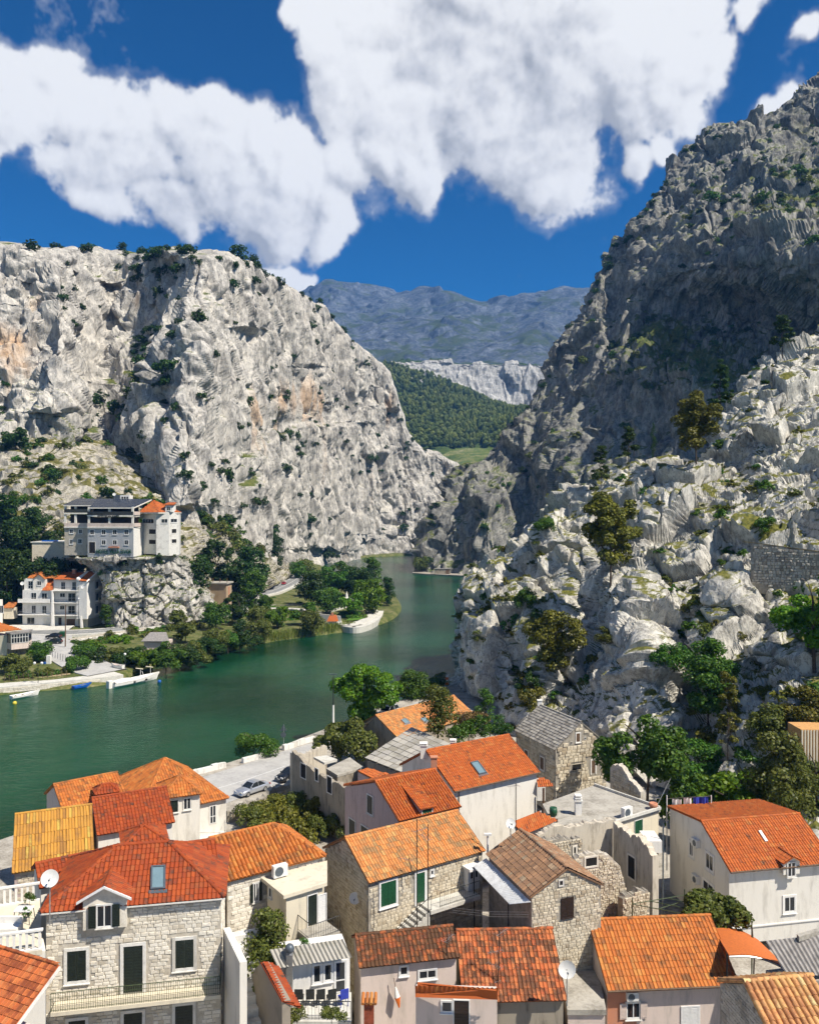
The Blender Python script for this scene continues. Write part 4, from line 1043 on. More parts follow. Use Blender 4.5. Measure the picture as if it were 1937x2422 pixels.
MB().obox(f_(w/2+.28,-.32,ez-.16), -h.u*(w/2+.28)+ZV*.74, h.n*.1, ZV*.12).build('bargeboard', M['white'], d_)
h.win('front', rc(c1, 712,1182,824,1342), 'open', fwd=h.oh+.045, sur=.05, shm=M['sh_dark'])
h.holes['front'].append((xd-h.os-w/2-.05, h.zf-1.5, xd-h.os+w/2+.05, 99))
skylight(h.root, [h.roofpt(*c1(1097,1102)), h.roofpt(*c1(1206,1096)), h.roofpt(*c1(1216,925)), h.roofpt(*c1(1101,931))], h.rn)
MB().obox(h.A-h.n*.05-ZV*.10, h.u*h.L, h.n*.05, ZV*.07).build('fascia', M['stone_white'], h.root)
h.done(8)
dish('satellite_dish', 'large white satellite dish on pole left of stone house roof', *c1(362,1012), 42.5, 40, (.25,-.9,.35), pole=2.4)

# --- terrace with balustrades left of it
tz = 14.6; r_ = thing('balcony_terrace', 'white terrace with two balustrades left of the stone house', 'terrace', zpt(30,2200,tz)-ZV*10)
q = [zpt(*c1(-120,1590), tz), zpt(*c1(307,1532), tz), zpt(*c1(290,1170), tz), zpt(*c1(-160,1235), tz)]
MB().prism([p-ZV*.25 for p in q], ZV*.25).build('floor_slab', M['pl_cream'], r_)
balustrade(r_, q[0]+Vector((0,.1,0)), q[1]+Vector((0,.1,0)), 1.05); balustrade(r_, q[3], q[2], 1.05)
MB().prism([p+ZV*(-10-.26)+(Vector((0,.4,0)) if i < 2 else Vector((0,-.3,0))) for i, p in enumerate(q)], ZV*10).build('wall', M['pl_white'], r_)
tb = zpt(*c1(175,1330), tz); r_ = thing('terrace_table', 'small white metal table on the balustraded terrace', 'table', tb)
MB().box(tb.x-.45, tb.y-.35, tb.z+.7, tb.x+.45, tb.y+.35, tb.z+.74).build('tabletop', M['white'], r_)
for sx in (-1, 1):
    for sy in (-1, 1): MB().tube([tb+Vector((.38*sx,.28*sy,.7)), tb+Vector((.45*sx,.34*sy,0))], .02, 5).build('leg', M['iron'], r_)
sb = zpt(*c1(40,1420), tz); r_ = thing('terrace_sofa', 'white upholstered bench by the terrace balustrade', 'bench', sb)
MB().box(sb.x-.8, sb.y-.3, sb.z, sb.x+.7, sb.y+.35, sb.z+.42).build('seat', M['pl_bright'], r_); MB().box(sb.x-.8, sb.y+.36, sb.z, sb.x+.7, sb.y+.5, sb.z+.75).build('backrest', M['pl_bright'], r_)

# --- roofs behind it
h = House('red_roof_house', 'small red roof wedged behind the dish and stone house', c1(285,1085), c1(720,985), 49, c1(262,905), g=4, tile='tile_red', nobj=60)
h = House('red_roof_house', 'short red tiled roof between stone house and long barrel tiled roof', c1(1200,965), c1(1590,905), 47.5, c1(1165,778), g=4, tile='tile_red', nobj=120)
h.win('front', rc(c1, 1570,930,1625,1040), 'shut', sur=.05)
h = House('red_hip_cottage', 'small hipped red roof peeping over the stone house ridge', c1(885,790), c1(1230,740), 53, c1(1035,622), g=4, hip=1.5, tile='tile_red', nobj=60)

# --- ochre ribbed roof, far left
h = House('ochre_roof_house', 'old house with ochre ribbed roof at the left edge', (28,2067), (224,2036), 56, (5,1927), g=3.5, wall='pl_pink', tile='tile_ochre', prof='S', tw=.2, tl=.95, nobj=200, stone=('front',), stonem='stone_warm')
h.done(9)
# --- red roofs towards the river
h = House('red_roof_house', 'bright red gabled roof over white wall beside the ochre roof', (229,1977), (414,1945), 62, (201,1888), g=3.5, tile='tile_red', tw=.25, nobj=300)
h = House('red_roof_house', 'red gabled roof nearest the river at far left', (148,1922), (304,1888), 70, (132,1856), g=3, wall='pl_rose', tile='tile_orange', nobj=200)
sm = House('roof_dormer_house', 'tiny gabled dormer roof on the red roof nearest the river', c1(690,405), c1(870,380), 71, c1(745,325), g=9, hip=.7, tile='tile_red', nobj=30, oh=.1)
h = House('hipped_house', 'white house with large orange hipped roof by the river road', c1(1000,565), c1(1668,425), 72, c1(1150,135), g=3, hip=4.2, tile='tile_orange', nobj=300)
h.win('front', rc(c1, 1528,480,1572,610), 'glassdoor', sur=.05, nm='door')
h = House('hipped_wing', 'projecting hipped wing with two windows on the white riverside house', c1(1182,432), c1(1472,394), 69, c1(1262,262), g=3, hip=1.6, tile='tile_orange', nobj=120, oh=.3)
h.win('front', rc(c1, 1240,442,1296,528), 'shut', sur=.06, shm=M['sh_dark']); h.win('front', rc(c1, 1336,425,1390,508), 'glass', sur=.06)
tp = zpt(*c1(1560,700), 7.2); r_ = thing('entrance_terrace', 'small white entrance terrace with steel railing below hipped house', 'terrace', (tp.x, tp.y, 3))
q = [zpt(*c1(1400,760), 7.0), zpt(*c1(1640,760), 7.0), zpt(*c1(1640,640), 7.0), zpt(*c1(1400,640), 7.0)]
MB().prism([p-ZV*4 for p in q], ZV*4).build('platform', M['pl_white'], r_); railing(r_, [q[0]+ZV*.01, q[1], q[2]], 1., M['steel'], .3)

# --- long barrel tiled house with flat roofed annex
h = House('barrel_tile_house', 'long house with bright orange barrel tiled roof and stone front', (536,2087), (772,2025), 50, (504,1983), g=4, hip=2.4, hipm=(0,1), oh=.25, wall='mortar', tile='tile_orange', prof='barrel', tw=.26, tl=.42,
          stone=('front',), stonem='stone_pale', hs=(.18,.28), ls=(.3,.6), stone_n=200)
h.win('front', rc(c2, 426,1505,466,1640), 'open', sur=.06)
h.done(8); B6 = h
r_ = thing('flat_annex', 'cream flat roofed annex with white door below the barrel tiles', 'annex', zpt(700,2115,14.)-ZV*10)
s1, q = slab('roof_slab', None, [(619,2077.5), (671,2119.5), (774,2088), (774,2036)], 14., .22, M['pl_cream'], parent=r_)
cen = sum(q, Vector())/4
qi = [p+(cen-p).normalized()*.35 for p in q]
MB().prism([Vector((p.x, p.y, 4)) for p in qi], ZV*9.77).build('wall', M['pl_cream'], r_)
a = (qi[2]-qi[1]); a.z = 0; a.normalize(); out = Vector((a.y, -a.x, 0))
for r, k, mm, nm in (((825,1592,890,1812), 'door', M['sh_dark'], 'door'), ((903,1592,955,1800), 'door', M['white'], 'door_leaf')):
    x0, y0, x1, y1 = rc(c2, *r); cc = hit((x0+x1)/2, (y0+y1)/2, qi[1], out)
    opening(r_, cc, a, out, abs((hit(x1, y0, qi[1], out)-hit(x0, y0, qi[1], out)).dot(a)), abs(hit(x0, y1, qi[1], out).z-hit(x0, y0, qi[1], out).z), k, sur=.05, surm=M['white'], shm=mm, nm=nm)
dz = hit(*c2(860,1815), qi[1], out).z
pl_ = [qi[1]+a*.8, qi[2]+a*.3, qi[2]+a*.3+out*1.6, qi[1]+a*.8+out*1.6]
land = MB().prism([Vector((p.x, p.y, dz-.25)) for p in pl_], ZV*.23).build('landing', M['concrete'], r_)
railing(land, [Vector((p.x, p.y, dz)) for p in (pl_[0], pl_[3], pl_[2])], .95, M['iron'], .16)
al = qi[0]-qi[1]; al.z = 0; al.normalize(); ol = Vector((-al.y, al.x, 0)); ol = ol if ol.x < 0 else -ol
cc = hit(*c2(554,1575), qi[1], ol); opening(r_, cc, al, ol, .35, .62, 'glass', sur=.05, surm=M['white'], panes=1)
b = zpt(*c2(612,1455), 14.03); ac_unit('white air conditioner on the flat annex roof', b+ZV*.42, h.u, -h.n, .95, .72, .36)
# pale stone steps and wall down the alley
r_ = thing('stair_wall', 'whitewashed stone garden wall with steps beside the barrel tiled house', 'wall', P(560,2330,45)-ZV*4)
w0, w1 = P(*c2(208,1835), 45.5), P(*c2(330,2150), 42.0)
wl = MB().obox(Vector((w0.x, w0.y, 4)), Vector((w1.x-w0.x, w1.y-w0.y, 0)), Vector((.35,.12,0)), ZV*(w0.z-4)).build('wall', M['pl_white'], r_)
for i in range(9):
    f = i/9; p = w0.lerp(w1, f)+Vector((.5,.2,0)); MB().obox(Vector((p.x, p.y, 4)), Vector((1.5,.55,0)), Vector((-.25,.55,0))*.9, ZV*(w0.z-4.6-.45*i)).build('step', M['stone_white'], r_)

# --- middle stone house, weathered orange roof
h = House('stone_gable_house', 'stone house with long weathered orange roof and green shutters', (872.5,2090.5), (1148,2013), 52, (819,1982), g=4, oh=.22, os=.1, wall='mortar_grey', tile='tile_old', prof='S', tw=.21, tl=.42,
          stone=('front', 'left'), stonem='stone_warm', hs=(.16,.28), ls=(.2,.45))
h.win('front', rc(c3, 1048,418,1158,588), 'shut', sur=.14, surm=M['white'], shm=M['sh_green'])
h.win('front', rc(c3, 1310,352,1366,566), 'door', sur=.17, surm=M['white'], shm=M['sh_green'], nm='door')
h.win('front', rc(c3, 1408,332,1432,372), 'glass', sur=.05, panes=1)
zb = h.at('front', *c3(1340,570)).z; o_, a_, out_ = h.side('front')
X = lambda f, x, y: (h.at('front', *f(x, y))-o_).dot(a_)
xa, xb, xc_ = X(c3,965,600), X(c3,1385,600), X(c4,640,1560)
def onb(x, d, z): return Vector((o_.x, o_.y, z))+a_*x+out_*d
bal = MB().obox(onb(xb-.6, .05, zb-.25), a_*(xc_-xb+.6), out_*1.3, ZV*.24).build('gallery', M['concrete_lt'], h.root)
railing(bal, [onb(xb+.2, 1.25, zb), onb(xc_, 1.25, zb)], .95, M['iron'], .15)
st = thing('outside_stairs', 'concrete outside stairs with thin iron railing on stone gable house', 'stairs', onb((xa+xb)/2, .8, 4))
for i in range(9): MB().obox(onb(xb-.62-.3*(i+1), .05, 4), a_*.3, out_*1.2, ZV*(zb-4-.18*(i+1))).build('step', M['concrete_lt'], st)
railing(st, [onb(xb-.5, 1.25, zb), onb(xb-1.8, 1.25, zb-.7), onb(xb-3.2, 1.25, zb-1.55)], .95, M['iron'], .16)
pc, pa, po, pw, ph = h.rect('front', *rc(c4, 605,1380,690,1535))
porch = MB().obox(pc-pa*pw/2-ZV*ph/2+po*.02, pa*pw, po*.5, ZV*ph).build('porch', M['white'], h.root)
MB().obox(pc-pa*(pw/2+.15)+ZV*(ph/2+.01)+po*.02, pa*(pw+.4), po*.9, ZV*.16).build('porch_roof', M['pl_bright'], porch)
for sg in (-1, 1): MB().obox(pc+pa*(sg*pw*.2-.08)+ZV*.1+po*.521, pa*.16, po*.01, ZV*.5).build('pane', M['glass'], porch)
h.done(5); B7 = h
dp = h.at('left', *c2(1180,1640)); dish('satellite_dish', 'white satellite dish on shaded stone gable wall', *c2(1167,1618), (dp-h.u*.45).y, 27, (-.1,-.95,.3), base=dp-ZV*.1)
cp = zpt(*c4(780,1285), h.zf+.1); r_ = thing('stove_pipe', 'white metal stove pipe with flat cap at the weathered roof eave', 'flue', cp)
MB().tube([cp, cp+ZV*1.15], .07, 8).build('pipe', M['plastic'], r_); MB().obox(cp+Vector((-.25,-.12,1.2)), (.5,0,0), (0,.24,0), (0,0,.12)).build('cap', M['plastic'], r_)
ap = P(*c4(265,1780), 50); aerial('tall_mast', 'tall thin iron mast with wire aerial before the weathered roof', Vector((ap.x, ap.y, 9)), P(*c4(278,1040), 50).z-9, ((.92, .6),), elems=5)
ap = P(*c4(345,1700), 50.5); aerial('tall_mast', 'second thin mast just right of the tall mast', Vector((ap.x, ap.y, 9)), P(*c4(340,1080), 50.5).z-9, ((.9, 2.2),), elems=5)
ap = h.roofpt(*c4(240,1480)); aerial('roof_aerial', 'bent television aerial at the weathered roof eave', ap, 1.4, ((.9, 2.8),), (-.3,0))
ap = h.roofpt(*c4(940,1000))+ZV*0; aerial('roof_aerial', 'upright aerial beside dish where two roofs meet', P(*c4(985,1090), 56), 2.9, ((.95, 3.6),))
dish('satellite_dish', 'white satellite dish above the brown roof ridge', *c4(948,1072), 55.6, 24, (.2,-.9,.35), pole=1.0)

# --- brown roof house with awning
h = House('brown_roof_house', 'rubble stone house with mottled brown roof and small dark shutter', (1150,2022), (1254,2123), 56, (1220,1962), g=4, oh=.15, os=.12, wall='mortar_grey', tile='tile_brown', prof='S', tw=.26, tl=.36,
          stone=('right',), stonem='stone_warm', hs=(.12,.24), ls=(.16,.42))
h.win('right', rc(c4, 1316,1616,1400,1752), 'shut', sur=.03, surm=M['sh_brown'], shm=M['sh_brown'])
h.win('right', rc(c4, 1302,1490,1325,1522), 'hole', sur=.08, surm=M['stone_white'])
q = [P(*c4(672,1382), 53.6), P(*c4(938,1660), 48.6), P(*c4(1088,1608), 49.8), P(*c4(745,1318), 55.4)]
corrugated(h.root, 'awning', q[1], q[0], q[3], q[2], M['sheet_metal'], .22, .035) if False else None
aw = thing('metal_awning', 'white corrugated metal awning beside the brown roof', 'awning', (q[1].x, q[1].y, 4))
ta = h.A-ZV*.25; tb_ = h.B-ZV*.25+h.u*.1; la = hit(*c4(672,1382), ta-ZV*.45, ZV); lb = hit(*c4(938,1660), ta-ZV*.45, ZV)
N_ = 14; sh = MB(); n_ = int((lb-la).length/.045); V = []
for i in range(n_+1):
    f = i/n_; zz = ZV*(.028*math.sin(i*.045/.2*6.283)); V += [la.lerp(lb, f)+zz, ta.lerp(tb_, f)+zz]
F = [(2*i, 2*i+2, 2*i+3, 2*i+1) for i in range(n_)]; sh.add(V, F).add([v-ZV*.015 for v in V], [f[::-1] for f in F]); sh.build('corrugated_sheet', M['sheet_metal'], aw)
for f in (.03, .97): p = la.lerp(lb, f); MB().tube([Vector((p.x+.1, p.y+.1, 4)), p-ZV*.05], .04, 6).build('post', M['iron'], aw)
h.done(5); B8 = h
# clothes lines in the yard
p0, p1 = P(*c4(500,1720), 51), P(*c4(1080,1755), 50)
r_ = thing('clothes_line', 'thin clothes lines strung across the dark yard', 'clothes line', p0-ZV*5)
for i in range(3): MB().tube([p0+ZV*.15*i, (p0+p1)/2+ZV*(.15*i-.12), p1+ZV*.15*i], .008, 4).build('wire', M['steel'], r_)
p = P(*c4(1522,1700), 51.5); pp = thing('drain_pole', 'black pipe pole at the right eave of the brown roof', 'pole', (p.x, p.y, 4)); MB().tube([Vector((p.x, p.y, 4)), P(*c4(1525,1560), 51.5)], .06, 6).build('pipe', M['iron'], pp)

# --- white house with skylight
h = House('white_house', 'white walled house with smooth terracotta roof and one skylight', (1075,1873), (1277,1827), 72, (1006,1775), g=4, oh=.3, wall='pl_white', tile='tile_new', tw=.22, tl=.33, gut=1)
skylight(h.root, [h.roofpt(*c4(715,722)), h.roofpt(*c4(772,708)), h.roofpt(*c4(700,628)), h.roofpt(*c4(650,634))], h.rn)
MB().tube([h.fl+h.u*.5-h.n*.06+ZV*(h.zf-h.fl.z), Vector((h.fl.x+h.u.x*.5-h.n.x*.06, h.fl.y+h.u.y*.5-h.n.y*.06, 4))], .05, 6).build('downpipe', M['wood'], h.root)
cb = h.RL-h.u*.35+h.n*-1.9; chimney(h.root, Vector((cb.x, cb.y, h.zf-.2)), .55, 2.6, M['pl_salmon'])
cb = h.RL+h.n*.3; chimney(h.root, Vector((cb.x, cb.y, h.RL.z-.8)), .6, 1.2, M['pl_white'], M['pl_bright'])
cb = hit(*c4(528,500), h.RL+h.n*1.2, h.n); chimney(h.root, Vector((cb.x, cb.y, cb.z-1)), .5, 1.3, M['pl_white'], M['pl_bright'])
B9 = h
# lean-to tile canopies on its right
r_ = thing('tiled_canopy', 'low terracotta canopy at the foot of the white house', 'canopy', P(1270,1990,66)-ZV*5)
q = [P(*c4(1055,1148), 64), P(*c4(1288,1050), 68.5), P(*c4(1160,970), 70.5), P(*c4(980,1062), 67)]
zlo = q[0].z; q[1] = zpt(*c4(1288,1050), zlo); zhi = zlo+1.0; q[2] = zpt(*c4(1150,985), zhi); q[3] = zpt(*c4(960,1070), zhi)
tile_plane(r_, q, M['tile_new'], tw=.23, tl=.33, nobj=150)
for p in (q[0], q[1]): MB().tube([Vector((p.x, p.y+.3, 4)), p+Vector((0,.3,0))], .09, 6).build('post', M['wood'], r_)
MB().prism([Vector((p.x, p.y, 4)) for p in (q[2], q[3], q[3]+Vector((.3,.5,0)), q[2]+Vector((.3,.5,0)))], ZV*(zhi-4.1)).build('wall', M['pl_white'], r_)
r_ = thing('porch_canopy', 'small tiled porch roof on a post right of the white house', 'canopy', P(1280,1900,76)-ZV*4)
zl = h.zf-1.3; q = [zpt(*c4(1146,806), zl), zpt(*c4(1256,800), zl), zpt(*c4(1222,752), zl+.5), zpt(*c4(1140,748), zl+.5)]
tile_plane(r_, q, M['tile_new'], nobj=60, tw=.22, tl=.3); p = zpt(*c4(1186,815), zl-.1); MB().tube([Vector((p.x, p.y, 5)), p], .11, 6).build('post', M['wood'], r_)
q = [zpt(*c4(1140,800), zl-2), zpt(*c4(1200,800), zl-2)]; MB().obox(q[0]-ZV*1.5, q[1]-q[0], (0,.2,0), (0,0,2.2)).build('balcony_wall', M['pl_bright'], r_)

# --- rose house with shed dormer, shaded gable
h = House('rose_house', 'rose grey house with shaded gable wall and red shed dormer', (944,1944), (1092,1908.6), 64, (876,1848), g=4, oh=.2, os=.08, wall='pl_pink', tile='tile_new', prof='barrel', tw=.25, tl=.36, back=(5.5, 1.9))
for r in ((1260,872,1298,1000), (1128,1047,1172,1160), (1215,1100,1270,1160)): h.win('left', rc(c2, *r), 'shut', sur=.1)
B10 = h
# shed dormer
dm = MB(); o_, a_, out_ = h.side('front')
fz = hit(*c4(335,960), h.A+h.n*.1, h.n); q0 = hit(*c4(290,960), h.A+h.n*.1, h.n); q1 = hit(*c4(385,945), h.A+h.n*.1, h.n)
rp = h.roofpt(*c4(95,815)); wv = (q1-q0).length
L_ = (rp-q0).dot(h.n); zt = q0.z
rear = h.A+h.n*(.1+L_); bx = (q0-h.A).dot(h.u)
d = MB().prism([q0-ZV*1.3, q0, Vector((q0.x, q0.y, 0))+h.n*L_+ZV*(rp.z-.05)], h.u*wv).build('dormer', M['pl_pink'], h.root)
_dorm_plane(d, [q0-h.n*.25-h.u*.12-ZV*.02, q1-h.n*.25+h.u*.12-ZV*.02, q1+h.n*L_+h.u*.12+ZV*(rp.z-q0.z+.12), q0+h.n*L_-h.u*.12+ZV*(rp.z-q0.z+.12)], M['tile_new'], .22)
opening(h.root, (q0+q1)/2-ZV*.55-h.n*.01, h.u, -h.n, wv*.72, .8, 'shut', sur=.06, surm=M['white'], shm=M['sh_green'])
r_ = thing('red_lean_to', 'little red tiled lean-to beside the rose house', 'lean-to', P(880,1840,74)-ZV*6)
zl = 10.5; q = [zpt(*c2(1190,690), zl), zpt(*c2(1300,745), zl), zpt(*c2(1420,715), zl+.25), zpt(*c2(1260,665), zl+.25)]
tile_plane(r_, [q[1], q[2], q[3], q[0]] if False else [q[0], q[1], q[2], q[3]], M['tile_new'], nobj=40, tw=.25)
MB().prism([Vector((p.x, p.y, 4)) for p in q], ZV*(zl-4.15)).build('wall', M['pl_pink'], r_)

# --- blackened ruin by the road, with slab roofs
r_ = thing('ruined_building', 'blackened roofless old building behind the parked cars', 'ruin', P(760,1900,86)-ZV*2)
za = 9.6; a0 = zpt(*c2(710,562), za); a1 = zpt(*c2(935,652), za); a2 = zpt(*c2(1150,782), za)
def rough_wall(parent, p0, p1, zb_, tops, th, m, name='wall', rough=.12, seed=1):
    """free-standing wall with a broken top; tops: (fraction, z)"""
    rr = random.Random(seed); n = 48; ph = [rr.uniform(0, 6.28) for _ in range(6)]; wob = lambda f: rough*(math.sin(f*7+ph[0])*.8+math.sin(f*17+ph[1])*.6+math.sin(f*39+ph[2])*.45)+rr.uniform(-rough, rough)*.35; d = Vector((p1.x-p0.x, p1.y-p0.y, 0)); o = d.cross(ZV).normalized()
    if o.y > 0: o = -o
    mb = MB(); fr = []; bk = []
    for i in range(n+1):
        f = i/n; z = np.interp(f, [t_[0] for t_ in tops], [t_[1] for t_ in tops])+wob(f); p = Vector((p0.x, p0.y, 0))+d*f
        fr.append((p, z)); bk.append((p-o*th, z+rr.uniform(-rough, rough)*.6))
    for i in range(n):
        A_, B_ = fr[i], fr[i+1]; C_, D_ = bk[i], bk[i+1]
        c = lambda q, z: Vector((q.x, q.y, z))
        mb.box8([c(A_[0], zb_), c(B_[0], zb_), c(D_[0], zb_), c(C_[0], zb_), c(*A_), c(*B_), c(*D_), c(*C_)])
    w = mb.build(name, m, parent); return w, d.normalized(), o
w_, a, out = rough_wall(r_, a0, a2, 2.5, [(0,9.7),(.12,9.5),(.3,9.1),(.45,8.7),(.5,8.9),(1,8.6)], .5, M['pl_dirty'], seed=4)
for r in ((775,640,812,740), (880,675,902,760), (968,735,1000,850)):
    x0, y0, x1, y1 = rc(c2, *r); cc = hit((x0+x1)/2, (y0+y1)/2, a0, out); opening(r_, cc, a, out, abs((hit(x1,y0,a0,out)-hit(x0,y0,a0,out)).dot(a)), abs(hit(x0,y1,a0,out).z-hit(x0,y0,a0,out).z), 'hole', sur=.1, surm=M['stone_white'])
back0 = zpt(*c2(965,500), 9.3)
rough_wall(r_, a0+Vector((0,.5,0)), back0, 2.5, [(0,9.6),(.4,8.8),(.7,9.2),(1,9.3)], .45, M['pl_ruin'], seed=6)
s1, q = slab('roof_slab', None, [c2(868,588), c2(945,630), c2(1040,605), c2(960,575)], 8.9, .25, M['concrete_lt'], parent=r_)
s1, q = slab('roof_slab', None, [c2(960,672), c2(1040,720), c2(1235,665), c2(1130,590)], 8.6, .25, M['concrete'], parent=r_)
MB().prism([Vector((p.x, p.y, 3)) for p in q], ZV*5.3).build('wall', M['pl_dirty'], r_)
# garden wall between car park and yard
p0, p1 = zpt(*c2(240,960), 4.6), zpt(*c2(715,800), 4.6)
gw = thing('garden_wall', 'broken rubble wall beside the parked silver car', 'wall', (p0+p1)/2-ZV*3)
w_, a, out = rough_wall(gw, p0, p1, 1.5, [(0,4.0),(.3,4.5),(.5,4.3),(.75,4.9),(1,5.1)], .7, M['mortar_grey'], seed=9, rough=.2)
stone_wall(w_, Vector((p0.x, p0.y, 0)), a, out, [(0,1.6), ((p1-p0).length,1.6), ((p1-p0).length,4.8), (0,3.9)], M['stone_warm'], hs=(.2,.42), ls=(.25,.6), nobj=150, proud=.1)

# --- grey fibre cement roof
r_ = thing('fibre_cement_shed', 'shed with pale grey fibre cement sheet roof behind the rose house', 'shed', P(960,1780,90)-ZV*8)
q = [zpt(863,1793,10.2), zpt(949,1827,10.2), zpt(1068,1760,11.2), zpt(975,1720,11.2)]
nx, ny = 9, 6
for i in range(nx):
    for j in range(ny):
        f = lambda a_, b_: q[0].lerp(q[3], a_).lerp(q[1].lerp(q[2], a_), b_)
        e = .012; MB().prism([f(i/nx, j/ny)+ZV*.012*((i+j) % 2), f((i+1)/nx-e, j/ny)+ZV*.012*((i+j) % 2), f((i+1)/nx-e, (j+1)/ny-e)+ZV*.012*((i+j) % 2), f(i/nx, (j+1)/ny-e)+ZV*.012*((i+j) % 2)], ZV*.03).build('roof_sheet', M['asbestos'], r_)
MB().prism([Vector((p.x, p.y, 3)) for p in [x.lerp(sum(q, Vector())/4, .05) for x in q]], ZV*6.9).build('wall', M['pl_dirty'], r_)
# --- long orange roof with broken patches
h = House('broken_roof_house', 'long shed with faded orange roof and small broken openings', (942,1748), (1127,1694), 105, (901,1692), g=3, oh=.2, wall='pl_dirty', tile='tile_old', prof='S', tw=.24, tl=.4, nobj=150)
for r in ((160,312,200,350), (297,308,345,336), (578,296,612,316)):
    p = h.roofpt(*c4((r[0]+r[2])/2, (r[1]+r[3])/2)); u, s = h.u, h.sl
    skylight(h.root, [p-u*.5-s*.45, p+u*.5-s*.45, p+u*.5+s*.45, p-u*.5+s*.45], h.rn, M['steel'])
# --- slab roofed stone house
h = House('slab_roof_house', 'old stone house with grey stone slab roof under the crag', (1217,1728), (1312.5,1775), 98.2, (1273,1667), g=3.5, oh=.15, os=.1, wall='mortar_grey', proud=.09, tile='slab', prof='slab', tw=.45, tl=.36, pitch=.8,
          stone=('right', 'front'), stonem='stone_warm', hs=(.28,.45), ls=(.35,.75), nobj=300)
h.win('right', rc(c4, 1424,416,1450,476), 'shut', sur=.12, shm=M['wood']); h.win('right', rc(c4, 1535,612,1562,704), 'door', sur=.15, shm=M['wood'], nm='door')
for x, y in ((1388,486), (1490,452)): h.win('right', rc(c4, x-5, y-7, x+5, y+7), 'hole', sur=.03, sill=False)
for r in ((1165,592,1190,678), (1052,540,1074,580)): h.win('front', rc(c4, *r), 'shut', sur=.12, shm=M['wood'])
h.win('right', rc(c4, 1395,640,1460,682), 'hole', sur=.02, surm=M['stone_warm'], sill=False)
h.done()
cb = h.RL; chimney(h.root, Vector((cb.x, cb.y, cb.z-.3)), .5, .8, M['stone_white'])

# --- flat concrete terrace house
r_ = thing('flat_roof_house', 'low house with bare concrete terrace roof below the crag', 'house', zpt(1420,1910,11.5)-ZV*8)
s1, q = slab('roof_slab', None, [(1283,1902), (1310,1953), (1455,1946), (1562,1913), (1405,1858)], 11.5, .3, M['concrete'], parent=r_)
MB().prism([Vector((p.x, p.y, 3.5)) for p in [x.lerp(sum(q, Vector())/5, .03) for x in q]], ZV*7.69).build('wall', M['pl_cream'], r_)
for i, j in ((4, 3), (3, 2)): MB().obox(q[i]+ZV*.003, q[j]-q[i], (q[2]-q[4]).normalized()*.25, ZV*.22).build('parapet', M['concrete_lt'], r_)
a = (q[3]-q[2]); a.z = 0; a.normalize(); out = Vector((a.y, -a.x, 0)); wq = q[2].lerp(sum(q, Vector())/5, .03)
x0, y0, x1, y1 = rc(c5, 380,278,437,376); cc = hit((x0+x1)/2, (y0+y1)/2, wq, out); opening(r_, cc, a, out, abs((hit(x1,y0,wq,out)-hit(x0,y0,wq,out)).dot(a)), abs(hit(x0,y1,wq,out).z-hit(x0,y0,wq,out).z), 'shut', sur=.05, shm=M['sh_green'])
cp = zpt(1367,1927,11.5); ch = MB().box(cp.x-.26, cp.y-.26, cp.z, cp.x+.26, cp.y+.26, cp.z+1.15).build('chimney', M['pl_bright'], r_)
for i in range(3): MB().box(cp.x-.33+.03*i, cp.y-.33+.03*i, cp.z+1.16+.2*i, cp.x+.33-.03*i, cp.y+.33-.03*i, cp.z+1.27+.2*i).build('chimney_cap', M['pl_bright'], ch)
ap = zpt(1478,1932,11.52); ac_unit('air conditioner in a white surround on concrete roof', ap+ZV*.45, a, out, 1., .8, .4)
tp = zpt(1545,1912,11.6); pt = thing('terracotta_pot', 'round terracotta pot on the concrete roof edge', 'pot', tp)
MB().lathe(tp, [(.0,0), (.22,0), (.38,.22), (.36,.42), (.3,.46), (.26,.4), (0,.38)], 12).build('body', M['pl_salmon'], pt, True)
tp = zpt(*c4(1258,1010), 11.6); pt = thing('green_barrel', 'dark green barrel on the concrete roof by the canopy', 'barrel', tp)
MB().lathe(tp, [(0,0), (.3,0), (.34,.3), (.3,.62), (.27,.62), (0,.6)], 12).build('body', M['sh_green'], pt, True)

# --- ruin walls in front of it
rn = thing('stone_ruin', 'roofless rubble ruin with broken walls and empty windows', 'ruin', P(1450,2150,58)-ZV*2)
def ruin(pa, pb, D0, D1, zb_, tops, m, stonem, holes, seed, th=.55, n=150, rough=.12):
    p0, p1 = P(*pa, D0), P(*pb, D1); w, a, out = rough_wall(rn, p0, p1, zb_, tops, th, M[m], seed=seed, rough=rough); L = Vector((p1.x-p0.x, p1.y-p0.y, 0)).length
    o = Vector((p0.x, p0.y, 0)); hl = []
    for r in holes:
        x0, y0, x1, y1 = r; cc = hit((x0+x1)/2, (y0+y1)/2, o, out); ww = abs((hit(x1,y0,o,out)-hit(x0,y0,o,out)).dot(a)); hh = abs(hit(x0,y1,o,out).z-hit(x0,y0,o,out).z)
        opening(rn, cc, a, out, ww, hh, 'hole', sur=.12, surm=M['stone_pale'], sill=False); x = (cc-o).dot(a); hl.append((x-ww/2-.14, cc.z-hh/2-.14, x+ww/2+.14, cc.z+hh/2+.14))
    if stonem: stone_wall(w, o, a, out, [(0, zb_), (L, zb_)]+[(f*L, z) for f, z in tops[::-1]], M[stonem], hl, (.12,.25), (.15,.4), n, seed, .06)
    return w
zt = lambda f, x, y, D: P(*f(x, y), D).z
ruin(c4(1150,1180), c4(1700,1060), 63, 65.5, 3, [(0, zt(c4,1160,1170,63)), (.2, zt(c4,1260,1100,63.5)), (1, zt(c4,1690,1060,65.5))], 'pl_ruin', None, [], 3)
